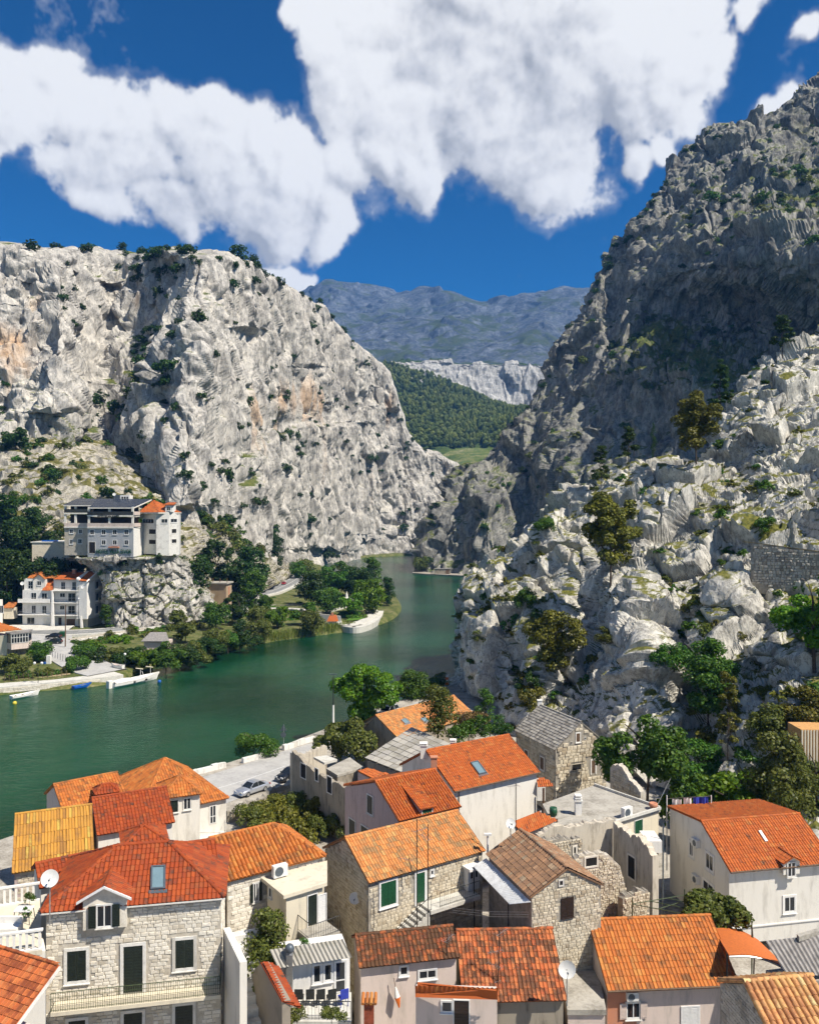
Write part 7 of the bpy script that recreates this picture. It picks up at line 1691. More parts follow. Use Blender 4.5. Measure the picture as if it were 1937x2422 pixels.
# solar roof
M['solar'] = plain('solar panels', (.045,.055,.075,1), .25, .1, 2, .2, .6)
for pts, nx, ny in (([(108,192),(525,190),(640,108),(300,108)], 12, 4), ([(455,222),(1040,222),(1275,115),(560,108)], 18, 5)):
    D0 = Dh+(2.6 if nx == 12 else -.4); z0 = P(*g1(*pts[0]), D0).z; slope_d = 8.5
    q = [P(*g1(*pts[0]), D0), P(*g1(*pts[1]), D0), P(*g1(*pts[2]), D0+slope_d), P(*g1(*pts[3]), D0+slope_d)]
    MB().prism([p-ZV*.35 for p in q], ZV*.28).build('roof_deck', M['pl_white'], ho); f = lambda a, b: q[0].lerp(q[1], a).lerp(q[3].lerp(q[2], a), b)
    dk = MB()
    for i in range(nx):
        for j in range(ny):
            MB().prism([f(i/nx, j/ny), f((i+.9)/nx, j/ny), f((i+.9)/nx, (j+.88)/ny), f(i/nx, (j+.88)/ny)], ZV*.1).build('solar_panel', M['solar'], ho)
# red tower roof
ev = zz(288); e_ = [P(*g1(1095,292), Dh+4.6), P(*g1(1360,285), Dh+2.4), P(*g1(1632,275), Dh+8.0), P(*g1(1632,275), Dh+8.)+Vector((-2,10,0)), P(*g1(1095,292), Dh+4.6)+Vector((1,12,0))]
e_ = [Vector((p.x, p.y, ev)) for p in e_]; apx = P(*g1(1300,125), Dh+8.2); ap2 = P(*g1(1440,170), Dh+9.)
MB().prism([p-ZV*.35 for p in e_], ZV*.34).build('cornice', M['pl_white'], ho)
for i in range(5):
    pa_, pb_ = e_[i], e_[(i+1) % 5]; tile_plane(ho, [pa_, pb_, apx], M['tile_new'], tw=.45, tl=.5, nobj=0, thick=.12)
dq = P(*g1(1495,240), Dh+4.5); dw = MB().box(dq.x-1., dq.y, dq.z-1., dq.x+1., dq.y+4, dq.z+1.).build('dormer', M['pl_bright'], ho)
opening(ho, dq+Vector((0,-.01,0)), Vector((1,0,0)), Vector((0,-1,0)), 1.1, 1.1, 'glass', sur=.06, surm=M['white'])
MB().prism([dq+Vector((-1.6,-.3,1.)), dq+Vector((1.6,-.3,1.)), dq+Vector((1.2,4,1.7)), dq+Vector((-1.2,4,1.7))], ZV*.25).build('dormer_roof', M['tile_new'], ho)
lq = P(*g1(850,90), Dh+8); MB().box(lq.x-2, lq.y, lq.z-1.5, lq.x+.1, lq.y+3, lq.z+.8).build('lift_house', M['grey_metal'], ho); MB().box(lq.x+.15, lq.y, lq.z-1.5, lq.x+3., lq.y+3, lq.z+.6).build('roof_cabin', M['pl_bright'], ho)
for i in range(3): MB().box(lq.x+.6+.75*i, lq.y-.03, lq.z-.4, lq.x+1.1+.75*i, lq.y-.005, lq.z+.2).build('cabin_window', M['dark'], ho)
dish('satellite_dish', 'white satellite dome above the hotel roof', *g1(780,50), Dh+7.5, 8, (0,-.9,.4), pole=2)
# windows
for x in (488, 640, 786, 938): wrect(ho, A0, A1, r1(x-24,518,x+28,580), 'glass', sur=.14, surm=M['white'], fwd=.02)
for x in (640, 786, 938): wrect(ho, A0, A1, r1(x-24,655,x+28,715), 'glass', sur=.14, surm=M['white'], fwd=.02)
wrect(ho, A0, A1, r1(450,680,530,825), 'hole', sur=.12, surm=M['pl_white'], fwd=.02, nm='archway')
for r in ((192,512,240,565), (315,512,358,568), (193,645,235,705), (305,640,355,700)): wrect(ho, W0, W1, r1(*r), 'glass', sur=.12, surm=M['white'], fwd=.02)
wrect(ho, S0, S1, r1(1155,375,1300,432), 'glass', sur=.08, surm=M['white'], fwd=.02, panes=4)
for y0, y1 in ((512,572), (650,705)): wrect(ho, S0, S1, r1(1240,y0,1328,y1), 'hole', sur=.25, surm=M['stone_white'], fwd=.02)
wrect(ho, S1, S2, r1(1400,375,1482,428), 'glass', sur=.1, surm=M['white'], fwd=.02); wrect(ho, S2, S3, r1(1522,372,1605,420), 'glass', sur=.1, surm=M['white'], fwd=.02)
for y0, y1 in ((508,560), (642,690)): wrect(ho, S2, S3, r1(1536,y0,1595,y1), 'hole', sur=.25, surm=M['stone_white'], fwd=.02)
def lettering(name, txt, c, a, out, h, m, parent, width=None, depth=.08):
    cu = bpy.data.curves.new(name, 'FONT'); cu.body = txt; cu.size = 1; cu.extrude = .05; cu.align_x = 'CENTER'; cu.align_y = 'CENTER'
    tmp = bpy.data.objects.new('tmp_text', cu); C.objects.link(tmp); bpy.context.view_layer.update()
    me = bpy.data.meshes.new_from_object(tmp.evaluated_get(bpy.context.evaluated_depsgraph_get())); bpy.data.objects.remove(tmp)
    xs = [v.co.x for v in me.vertices]; ys = [v.co.y for v in me.vertices]; w0 = max(xs)-min(xs); h0 = max(ys)-min(ys); cx, cy = (max(xs)+min(xs))/2, (max(ys)+min(ys))/2
    sx = (width or w0*h/h0)/w0; sy = h/h0; ro = root_loc(parent)
    for v in me.vertices: x, y, z_ = v.co; v.co = c+a*((x-cx)*sx)+ZV*((y-cy)*sy)+out*(z_*depth/.05+depth)-ro
    me.materials.clear(); me.materials.append(m); return link(name, me, parent)
aA, oA = plane_of(A0, A1)
cc = hit(*g1(706,340), A0+oA*.42, oA); ww = (hit(*g1(850,340), A0+oA*.42, oA)-hit(*g1(566,340), A0+oA*.42, oA)).length
lettering('lettering', 'RESTORAN KNEZ', cc, aA, oA, .75, M['iron'], ho, ww)
cc = hit(*g1(778,803), A0, oA)+oA*.1; ww = (hit(*g1(1010,803), A0, oA)-hit(*g1(546,803), A0, oA)).length
lettering('lettering', 'HOTEL VILLA DVOR', cc, aA, oA, 1.25, M['sh_green'], ho, ww)
fbx = hit(*g1(780,755), A0, oA); MB().obox(fbx-aA*1.6+oA*.05, aA*3.2, oA*.5, ZV*.4).build('flower_box', M['pl_salmon'], ho)
# terrace wall left of hotel, blue pool cover
tp = P(*g1(60,760), 252); tr = thing('hotel_terrace', 'rubble terrace wall left of the hotel', 'terrace', tp-ZV*3); MB().obox(Vector((tp.x-8, tp.y-1, tp.z-4)), (12,1.5,0), (0,14,0), ZV*5.7).build('wall', M['stone_warm'], tr)
MB().obox(Vector((tp.x-8.3, tp.y-1.3, tp.z+1.71)), (12.4,1.5,0), (0,14,0), ZV*.35).build('coping', M['concrete_lt'], tr)
bp = P(119,1281,253); bt = thing('blue_tarp', 'bright blue covered pool on the hotel terrace', 'pool cover', bp); MB().box(bp.x-2.2, bp.y-1, bp.z-1.2, bp.x+1.8, bp.y+1.5, bp.z+.4).build('cover', M['blue'], bt)

# orange roofed house at the left edge, and the ones behind
g3 = lambda x, y: (x*.17401, 1400+y*.17401); r3 = lambda a, b, c, d: g3(a, b)+g3(c, d)
Dc = 196.; eh = thing('edge_house', 'cream house with orange roof and glazed balcony at the left edge across the river', 'house', (-98,198,2))
e1 = P(*g3(92,590), Dc); e0_ = Vector((e1.x-9, e1.y+.5, e1.z)); top_ = P(*g3(0,425), Dc+3.5)
boxq([e0_, e1, e1+Vector((1.2,9,0)), e0_+Vector((1.2,9,0))], 1.2, e1.z, 'wall', M['pl_cream'], eh)
tile_plane(eh, [e0_+Vector((-.3,-.5,0)), P(*g3(300,512), Dc-.4)+Vector((0,0,0)), P(*g3(-40,405), Dc+4.2), P(*g3(-400,380), Dc+4.2)], M['tile_orange'], tw=.35, tl=.45, nobj=0)
g0, g1_ = P(*g3(155,700), Dc-1.6), P(*g3(385,670), Dc+1.0); zg0, zg1, zg2 = P(*g3(155,790), Dc-1.6).z, P(*g3(155,705), Dc-1.6).z, P(*g3(155,580), Dc-1.6).z
bq = [g0, g1_, g1_+Vector((-1,4,0)), Vector((e1.x, e1.y-.05, 0))]; boxq(bq, zg0, zg1, 'glazed_balcony', M['pl_rose'], eh); boxq([p.lerp(sum(bq, Vector())/4, .02) for p in bq], zg1, zg2, 'glazing', M['glass'], eh)
MB().prism([Vector((p.x, p.y, zg2+.01))+(Vector((p.x, p.y, 0))-Vector((sum(q.x for q in bq)/4, sum(q.y for q in bq)/4, 0))).normalized()*.3 for p in bq], ZV*.3).build('balcony_roof', M['sheet_grey'], eh)
for i in range(7):
    for pa_, pb_ in ((g0, g1_),): p = pa_.lerp(pb_, i/6)+Vector((0,-.06,0)); MB().box(p.x-.06, p.y-.04, zg1, p.x+.06, p.y+.02, zg2).build('mullion', M['white'], eh)
a_, o_s = plane_of(g0, g1_)
for zq in (zg1, (zg1+zg2)/2+.2, zg2-.1): MB().obox(Vector((g0.x, g0.y, zq))+o_s*.05, Vector((g1_.x-g0.x, g1_.y-g0.y, 0)), o_s*.05, ZV*.1).build('glazing_bar', M['white'], eh)
boxq([Vector((e1.x+.1, e1.y+.4, 0)), Vector((g1_.x-1.2, g1_.y+.8, 0)), Vector((g1_.x-1.6, g1_.y+5, 0)), Vector((e1.x+.1, e1.y+5, 0))], 1.2, zg0, 'wall', M['pl_dirty'], eh)
hb = P(0,1450,232); h4 = thing('upper_house', 'white house corner with red roof above the edge house', 'house', (hb.x-4, hb.y, 4)); zt_ = P(0,1425,232).z
MB().box(hb.x-13, hb.y, 3, hb.x-3.2, hb.y+8, zt_).build('wall', M['pl_bright'], h4); MB().prism([Vector((hb.x-10, hb.y-.6, zt_)), Vector((hb.x-2.4, hb.y-.6, zt_)), Vector((hb.x-5, hb.y+3.5, zt_+2.4)), Vector((hb.x-13, hb.y+3.5, zt_+2.4))], ZV*.25).build('roof', M['tile_new'], h4)
MB().obox(Vector((hb.x-9, hb.y-1.4, P(0,1462,232).z)), (8,0,0), (0,1.4,0), ZV*.9).build('balcony', M['pl_bright'], h4); wrect(h4, Vector((hb.x-9, hb.y, 0)), Vector((hb.x+1.5, hb.y, 0)), (0,1433,8,1450), 'glass', sur=.08, surm=M['white'], fwd=.02)
hb = P(23,1440,240); h5 = thing('garden_shed', 'tiny shed with bright red roof beside the apartment house', 'shed', hb-ZV*3); MB().box(hb.x-1.8, hb.y, hb.z-3, hb.x+.9, hb.y+3, hb.z+.2).build('wall', M['pl_cream'], h5); MB().prism([hb+Vector((-2.2,-.4,.2)), hb+Vector((1.3,-.4,.2)), hb+Vector((.9,3,1.4)), hb+Vector((-1.8,3,1.4))], ZV*.2).build('roof', M['tile_new'], h5)
hb = zpt(345,1542,2.3); h6 = thing('stone_hut', 'small grey roofed hut half hidden in riverside bushes', 'hut', hb); MB().box(hb.x-.5, hb.y, hb.z-1, hb.x+5.5, hb.y+4, hb.z+2.6).build('wall', M['pl_rose'], h6); MB().prism([hb+Vector((-1,-.6,2.6)), hb+Vector((6,-.6,2.6)), hb+Vector((4.5,2,4.4)), hb+Vector((.5,2,4.4))], ZV*.2).build('roof', M['sheet_grey'], h6)

# cars, bins, poles, lamps on the left bank
p = zpt(*g3(715,712), 3.35); car('parked_car', 'dark green hatchback in front on the far bank', p+Vector((0,1.,0)), .08, 'hatch', M['car_green'], 'cars parked across the river')
p = zpt(*g3(705,640), 3.7); car('parked_car', 'dark car just behind the green hatchback across the river', p+Vector((0,1.,.0)), .02, 'hatch', M['car_black'], 'cars parked across the river')
car('moving_car', 'small red car driving on the gorge road', Vector((-57.6,376,3.72)), R(-95), 'hatch', M['car_red'])
p = zpt(508,1453,3.8); car('parked_car', 'small black car on the road below the transformer tower', p+Vector((0,1.2,0)), R(20), 'hatch', M['car_black'])
p = zpt(*g3(850,615), 3.7); bn = thing('rubbish_bin', 'dark green wheeled rubbish container by the utility pole', 'bin', p); MB().box(p.x-.7, p.y-.4, p.z+.1, p.x+.7, p.y+.5, p.z+1.2).build('body', M['sh_green'], bn); MB().prism([p+Vector((-.75,-.45,1.2)), p+Vector((.75,-.45,1.2)), p+Vector((.75,.1,1.45)), p+Vector((-.75,.1,1.45))], (0,.45,0)).build('lid', M['sh_green'], bn)
p = zpt(*g3(888,745), 3.3); up_ = thing('utility_pole', 'brown wooden utility pole before the apartment house', 'pole', p); MB().tube([p, P(*g3(892,180), p.y)], .16, 7, .11).build('shaft', M['wood'], up_); q = P(*g3(892,190), p.y); MB().obox(q+Vector((-.7,-.05,-.1)), (1.4,0,0), (0,.1,0), ZV*.1).build('crossarm', M['wood'], up_)
p = zpt(*g3(1072,500), 3.8); up_ = thing('street_lamp', 'slim street lamp in front of the apartment house', 'lamp', p); MB().tube([p, P(*g3(1065,110), p.y)], .09, 6, .06).build('shaft', M['iron'], up_); MB().ball(P(*g3(1068,95), p.y), .28, 8).build('globe', M['plastic'], up_, True)
def globelamp(label, b, h, two):
    r = thing('globe_lamp', label, 'lamp', b, 'globe lamps on the far quay'); MB().tube([b, b+ZV*h], .07, 6, .05).build('shaft', M['iron'], r)
    for x in ((-.75, .75) if two else (-.1,)):
        MB().tube([b+ZV*(h-.3), b+Vector((x,0,h-.1))], .03, 5).build('arm', M['iron'], r); MB().ball(b+Vector((x,0,h+.2)), .3, 10).build('globe', M['plastic'], r, True)
b = zpt(*g3(518,1240), 1.6); globelamp('twin globe lamp on the far quay above the white rowing boat', b, 3.9, True)
b = zpt(*g3(1705,1062), 1.7); globelamp('single globe lamp by the moored motor boat', b, 3.3, False)
p = zpt(608,1462,3.8)
for i, (x, y) in enumerate(((605,1400),(620,1402),(650,1350))):
    b = zpt(x, y+8, 3.7); r_ = thing('street_lamp', ('slim lamp post left of the gorge road lay-by', 'second slim lamp post of the gorge road lay-by', 'dark lamp post where the gorge road bends away')[i], 'lamp', b, 'lamp posts of the gorge road'); MB().tube([b, b+ZV*9], .1, 6, .06).build('shaft', M['iron'], r_); MB().obox(b+Vector((-.1,-.1,9)), (1.2,0,0), (0,.2,0), ZV*.12).build('lamp_head', M['iron'], r_)
fn = thing('ramp_fence', 'row of thin fence posts beside the quay ramp', 'fence', zpt(*g3(780,930), 2.2))
for i in range(7): f = i/6; b = zpt(*g3(680+210*f, 880+80*f), 2.6-.3*f); MB().tube([b, b+ZV*1.6], .05, 5).build('post', M['iron'], fn)
fw = zpt(*g3(680,960), 2.3); MB().obox(zpt(*g3(700,905), 2.5)-ZV*1.5, zpt(*g3(950,1010), 2.0)-zpt(*g3(700,905), 2.5), (.3,.3,0), ZV*1.5).build('low_wall', M['concrete_lt'], fn)
p = zpt(*g3(665,980), 2.2); wt = thing('white_tank', 'white upright tank with blue base in the far garden', 'tank', p); MB().box(p.x-.45, p.y-.4, p.z, p.x+.45, p.y+.4, p.z+1.9).build('body', M['pl_bright'], wt); MB().box(p.x-1., p.y-.6, p.z-.3, p.x-.5, p.y, p.z+.5).build('blue_drum', M['blue'], wt)
MB().prism([zpt(*g3(x, y), 1.62+.35*(1-(y-1030)/200)) for x, y in ((170,1190),(560,1170),(960,1125),(940,1060),(600,1040),(330,1080))], ZV*.06).build('vegetable_plot', M['earth'])['kind'] = 'structure'
gf = thing('garden_fence', 'thin post fence around the dry vegetable plot', 'fence', zpt(*g3(250,1200), 1.7))
for i in range(14): b = zpt(*g3(60+i*65, 1228-i*5), 1.6); MB().tube([b, b+ZV*1.5], .045, 5).build('post', M['wood'], gf)

# ---------------------------------------------------------------- boats and buoys
def boat(name, label, p, yaw, L, W, Hh, m, inner=None, flip=False, canopy=False, benches=3):
    root = thing(name, label, 'boat', p); ca, sa = math.cos(yaw), math.sin(yaw); T = lambda x, y, z: Vector((p.x+x*ca-y*sa, p.y+x*sa+y*ca, p.z+z))
    V = []; n = 13; sec = [(-1,1.), (-.93,.5), (-.6,.08), (0,0), (.6,.08), (.93,.5), (1,1.)]
    for i in range(n):
        f = i/(n-1); x = -L/2+L*f; bw = W/2*(math.sin(math.pi*min(1, f*.62+.34))**.75 if f < .97 else .12)*(1 if f < .7 else max(.08, 1-((f-.7)/.3)**2)); sh = Hh*(1+1.1*max(0, f-.35)**1.6+.25*max(0, .2-f))
        for s, z_ in sec: V.append(T(x+L*.075*z_*f**4, s*bw, -Hh*.3+(sh+Hh*.3)*z_))
    k = len(sec); F = [(i*k+j, (i+1)*k+j, (i+1)*k+j+1, i*k+j+1) for i in range(n-1) for j in range(k-1)]+[tuple(range(k))]
    V2 = []
    for i in range(n):
        f = i/(n-1); a_, b_ = V[i*k], V[i*k+k-1]; c_ = (a_+b_)/2; V2 += [a_.lerp(c_, .1), b_.lerp(c_, .1), a_.lerp(c_, .2)-ZV*Hh*.45, b_.lerp(c_, .2)-ZV*Hh*.45]
    m0 = len(V)
    for i in range(n-1):
        a0_, b0_ = m0+i*4, m0+i*4+4
        F += [(i*k, a0_, b0_, (i+1)*k), (i*k+k-1, (i+1)*k+k-1, b0_+1, a0_+1)]
        F += [(a0_, a0_+2, b0_+2, b0_), (a0_+1, b0_+1, b0_+3, a0_+3)]
    MB().add(V+V2, F).build('hull', m, root)
    FL = []; 
    for i in range(n): FL += [V2[i*4+2], V2[i*4+3]]
    MB().add(FL, [(2*i, 2*i+1, 2*i+3, 2*i+2) for i in range(n-1)]).build('deck', inner or m, root)
    for j in range(benches):
        x = -L*.3+L*.26*j; MB().obox(T(x-.12, -W*.36, Hh*.72), T(.26,0,0)-T(0,0,0), T(0,W*.72,0)-T(0,0,0), ZV*.05).build('bench', M['wood'] if benches > 1 and m is not M['blue'] else m, root)
    return root, T
p = (zpt(*g3(150,1465), 0)+zpt(*g3(515,1400), 0))/2; d = zpt(*g3(515,1400), 0)-zpt(*g3(150,1465), 0)
boat('rowing_boat', 'white open rowing boat moored at the far quay', Vector((p.x, p.y, .05)), math.atan2(d.y, d.x), 5.4, 1.7, .62, M['pl_bright'])
p = (zpt(*g3(995,1330), 0)+zpt(*g3(1225,1290), 0))/2; d = zpt(*g3(1225,1290), 0)-zpt(*g3(995,1330), 0)
boat('rowing_boat', 'small bright blue rowing boat at the far quay', Vector((p.x, p.y, .05)), math.atan2(d.y, d.x), 3.8, 1.4, .6, M['blue'], M['blue'])
p = zpt(*g3(1580,1050), 1.75); boat('beached_boat', 'small white dinghy pulled up on the quay ramp', p+Vector((0,.8,.2)), 2.75, 3.2, 1.3, .6, M['pl_bright'], M['pl_salmon'], benches=2)
g4 = lambda x, y: (240+x*.18561, 1500+y*.18561)
a_, b_ = zpt(*g4(150,690), 0), zpt(*g4(640,590), 0); p = (a_+b_)/2; d = b_-a_; yaw = math.atan2(d.y, d.x)
rt, T = boat('motor_boat', 'long white covered motor boat moored at the end of the quay', Vector((p.x, p.y+.9, .05)), yaw, 11.5, 3.0, .95, M['pl_bright'], benches=0)
mb = MB(); V = []; n = 9
for i in range(n):
    f = i/(n-1); x = -5.3+7.6*f; w_ = 1.42*(1-.35*max(0, f-.5)); 
    for s in (-1, -.5, 0, .5, 1): V.append(T(x, s*w_, 1.0+.5*(1-s*s)*math.sin(math.pi*min(1, f*1.2+.1))))
mb.add(V, [(i*5+j, i*5+j+1, (i+1)*5+j+1, (i+1)*5+j) for i in range(n-1) for j in range(4)]).build('tarpaulin', M['pl_bright'], rt, True)
for x in (1.6, 4.2): MB().tube([T(x,0,1.3), T(x,0,2.9)], .05, 6).build('support', M['plastic'], rt); MB().tube([T(x-1.1,.2,3.1), T(x+.5,-.2,2.7)], .09, 6).build('mast_boom', M['pl_cream'], rt)
MB().tube([T(2.,-.5,1.4), T(1.8,-.3,2.3), T(1.8,.3,2.3), T(2.,.5,1.4)], .05, 5).build('rail_arch', M['plastic'], rt)
for x in (-1.2, 1.8): MB().obox(T(x,-1.45,.4), T(.5,0,0)-T(0,0,0), T(0,.12,0)-T(0,0,0), ZV*.35).build('fender', M['rubber'], rt)
MB().obox(T(-6.6,-.5,-.2), T(1.1,0,0)-T(0,0,0), T(0,1.,0)-T(0,0,0), ZV*1.7).build('stern_drive', M['pl_bright'], rt)
p = zpt(505,1808,1.2); bt = Vector((p.x, p.y, .05))
def buoy(label, px, m): p = zpt(*px, .1); r = thing('mooring_buoy', label, 'buoy', p); MB().ball(p+ZV*.1, .42, 10).build('float', m, r, True); MB().tube([p+ZV*.4, p+ZV*.75], .06, 5).build('ring_post', M['iron'], r)
buoy('yellow mooring buoy in front of the white rowing boat', g3(200,1522), plain('yellow buoy', (.6,.5,.05,1), .5)); buoy('blue mooring buoy beyond the motor boat', g4(738,612), M['blue'])
p0 = zpt(*c2(150,705), 0); 
ub = P(*c2(290,655), 112.5); r_ = thing('moored_skiff', 'white skiff with light blue seat at the near quay', 'boat', ub-ZV*1.5)
MB().prism([P(*c2(225,672), 112.5), P(*c2(330,640), 115), P(*c2(338,632), 116.5), P(*c2(228,655), 114)], ZV*.35).build('hull', M['pl_bright'], r_); MB().prism([P(*c2(282,652), 114.)+ZV*.05, P(*c2(328,638), 115)+ZV*.05, P(*c2(330,630), 116)+ZV*.05, P(*c2(284,642), 115)+ZV*.05], ZV*.4).build('seat', plain('light blue paint', (.2,.5,.7,1), .5), r_)

# small dock at the foot of the right mountain
dk = zpt(1030,1357,.4); dr = thing('gorge_dock', 'low dark stone dock under the right mountain', 'dock', dk)
q = [zpt(x, y, .6) for x, y in ((975,1355),(1010,1358),(1060,1360),(1100,1362),(1110,1352),(1040,1345),(985,1344))]; MB().prism([p-ZV*1.5 for p in q], ZV*1.6).build('platform', M['mortar_grey'], dr)
p = zpt(1047,1358,.7); MB().box(p.x-4.5, p.y+.4, .7, p.x+4.5, p.y+3, 3.6).build('boat_house', M['pl_dirty'], dr); MB().box(p.x+1.9, p.y+.36, .7, p.x+3.7, p.y+.4, 3.3).build('door', M['wood'], dr); MB().box(p.x-4.9, p.y+.1, 3.6, p.x+4.9, p.y+3.3, 3.85).build('roof', M['sheet_grey'], dr)
p = zpt(1108,1363,.05); boat('rowing_boat', 'little pale boat beside the dark gorge dock', p, 0.1, 5, 1.5, .5, M['pl_cream'], benches=2)
# ---------------------------------------------------------------- vegetation
def leaf_mat(name, c1, c2, c3, trans=.3):
    m, t = newmat(name); g = geo(t); r = g.outputs['Random Per Island']; oi = t.nodes.new('ShaderNodeObjectInfo')
    c = ramp(t, r, [(0, c1), (.55, c2), (1, c3)])
    hs = nd(t, 'ShaderNodeHueSaturation', {'Color': c, 'Hue': mth(t, 'ADD', mth(t, 'MULTIPLY', oi.outputs['Random'], .03), .485), 'Value': mth(t, 'ADD', mth(t, 'MULTIPLY', oi.outputs['Random'], .35), .82)})
    a = nd(t, 'ShaderNodeBsdfDiffuse', {'Color': hs.outputs[0]}); b = nd(t, 'ShaderNodeBsdfTranslucent', {'Color': hs.outputs[0]})
    gl = nd(t, 'ShaderNodeBsdfGlossy', {'Roughness': .45, 'Color': (1,1,1,1)})
    mx = nd(t, 'ShaderNodeMixShader', {'Fac': trans}); t.links.new(a.outputs[0], mx.inputs[1]); t.links.new(b.outputs[0], mx.inputs[2])
    mx2 = nd(t, 'ShaderNodeMixShader', {'Fac': .012}); t.links.new(mx.outputs[0], mx2.inputs[1]); t.links.new(gl.outputs[0], mx2.inputs[2])
    nd(t, 'ShaderNodeOutputMaterial', {'Surface': mx2}); return m
M['leaf_bright'] = leaf_mat('bright green leaves', (.050,.125,.008,1), (.095,.19,.012,1), (.17,.27,.02,1), .35)
M['leaf_mid'] = leaf_mat('green leaves', (0.031,0.091,0.011,1), (0.063,0.140,0.017,1), (0.119,0.210,0.028,1))
M['leaf_dark'] = leaf_mat('dark evergreen leaves', (0.014,0.042,0.008,1), (0.031,0.070,0.013,1), (0.063,0.109,0.020,1))
M['leaf_olive'] = leaf_mat('olive green leaves', (0.056,0.077,0.014,1), (0.105,0.129,0.025,1), (0.182,0.196,0.042,1))
M['leaf_pine'] = leaf_mat('olive pine needles', (0.063,0.070,0.011,1), (0.119,0.119,0.017,1), (0.196,0.175,0.028,1), .2)
M['leaf_dry'] = leaf_mat('dry brown foliage', (0.112,0.077,0.025,1), (0.182,0.133,0.042,1), (0.280,0.210,0.084,1), .2)
M['reed'] = leaf_mat('reeds', (0.084,0.119,0.017,1), (0.154,0.196,0.035,1), (0.336,0.308,0.098,1), .3)
M['bark'] = plain('bark', (.075,.055,.04,1), .9, .25)
def leaves(name, centers, radii, n, ls, m, seed=0, flat=1., tri=False, up=.35, squash=1.):
    """n leaf faces spread on the skins of small clumps"""
    r = np.random.RandomState(seed); centers = np.array(centers, float); radii = np.array(radii, float)
    w = radii**2; k = r.choice(len(centers), n, p=w/w.sum())
    d = r.standard_normal((n, 3)); d /= np.linalg.norm(d, axis=1, keepdims=True)
    d[:, 2] = np.where((d[:, 2] < -.3) & (r.rand(n) < .6), -d[:, 2], d[:, 2])
    rad = radii[k]*(.55+.5*r.rand(n)**.6); p = centers[k]+d*rad[:, None]*np.array([1, 1, squash])
    nrm = d+r.standard_normal((n, 3))*.55+np.array([0, 0, up]); nrm /= np.linalg.norm(nrm, axis=1, keepdims=True)
    a = np.cross(nrm, r.standard_normal((n, 3))); a /= np.maximum(1e-6, np.linalg.norm(a, axis=1, keepdims=True)); b = np.cross(nrm, a)*flat
    s = ls*(.6+.8*r.rand(n))[:, None]
    V = np.stack([p-a*s-b*s*.35, p+a*s*.1-b*s*.75, p+a*s+b*s*.2, p-a*s*.05+b*s*.75], 1).reshape(-1, 3)
    return np_mesh(name, V, np.arange(4*n).reshape(-1, 4), m)
def clump_crown(kind, seed):
    r = random.Random(seed); c = []; q = []
    if kind == 'round':
        for i in range(46):
            u, v = r.uniform(-1, 1), r.uniform(0, 6.283); s = math.sqrt(1-u*u); k = r.uniform(.45, .80)
            c.append((s*math.cos(v)*k, s*math.sin(v)*k, .52+u*k*.52)); q.append(r.uniform(.17, .30))
        for i in range(14): c.append((r.uniform(-.35,.35), r.uniform(-.35,.35), r.uniform(.3,.75))); q.append(r.uniform(.25,.38))
    elif kind == 'tall':
        for i in range(12): c.append((r.uniform(-.2,.2), r.uniform(-.2,.2), r.uniform(.2,.85))); q.append(r.uniform(.22,.34))
        for i in range(46):
            u = r.random(); v = r.uniform(0, 6.283); k = .75*math.sin(math.pi*(.12+.85*u))*r.uniform(.5, 1); c.append((math.cos(v)*k, math.sin(v)*k, .1+u*.85)); q.append(r.uniform(.14, .26))
    elif kind == 'ragged':
        lobes = [(r.uniform(-.5,.5), r.uniform(-.5,.5), r.uniform(.25,.8), r.uniform(.22,.42)) for _ in range(8)]
        for i in range(60):
            lx, ly, lz, lr = lobes[i % 8]; u, v = r.uniform(-1, 1), r.uniform(0, 6.283); s_ = math.sqrt(1-u*u); k = lr*r.uniform(.5, 1.15)
            c.append((lx+s_*math.cos(v)*k, ly+s_*math.sin(v)*k, min(.93, max(.1, lz+u*k*.6)))); q.append(r.uniform(.10, .22))
    elif kind == 'pine':
        for i in range(40):
            u = r.random(); v = r.uniform(0, 6.283); k = (1.02-u*.75)*r.uniform(.3, 1); c.append((math.cos(v)*k*.8, math.sin(v)*k*.8, .22+.72*u)); q.append(r.uniform(.13, .24))
    elif kind == 'cypress':
        for i in range(30):
            u = i/29; v = r.uniform(0, 6.283); k = .5*math.sin(math.pi*(.15+.83*u))*r.uniform(.3, 1); c.append((math.cos(v)*k, math.sin(v)*k, .04+u*.92)); q.append(.14+.2*math.sin(math.pi*u))
    elif kind == 'shrub':
        for i in range(16):
            v = r.uniform(0, 6.283); k = r.uniform(.1, .8); c.append((math.cos(v)*k, math.sin(v)*k, r.uniform(.15, .78)*(1.1-k*.6))); q.append(r.uniform(.2, .38))
    elif kind == 'mound':
        for i in range(24):
            v = r.uniform(0, 6.283); k = r.uniform(.0, .95); c.append((math.cos(v)*k, math.sin(v)*k, r.uniform(.2, .8)*(1.05-k*.7))); q.append(r.uniform(.14, .28))
    return c, q
_cr = {}
def crown_mesh(kind, mname, dens, ls, seed, asp=1.):
    asp = max(.4, round(asp*2.5)/2.5); k = (kind, mname, dens, ls, seed, asp)
    if k not in _cr:
        c, q = clump_crown(kind, seed); c = [(x, y, z*asp) for x, y, z in c]; f = {'cypress': 1.}.get(kind, min(1.12, .8+.2*asp))
        _cr[k] = leaves('crown', c, [v*f for v in q], dens, ls, M[mname], seed, squash=.55 if kind == 'pine' else (.85 if kind != 'cypress' else 1.6))
    return _cr[k], asp
_tk = {}
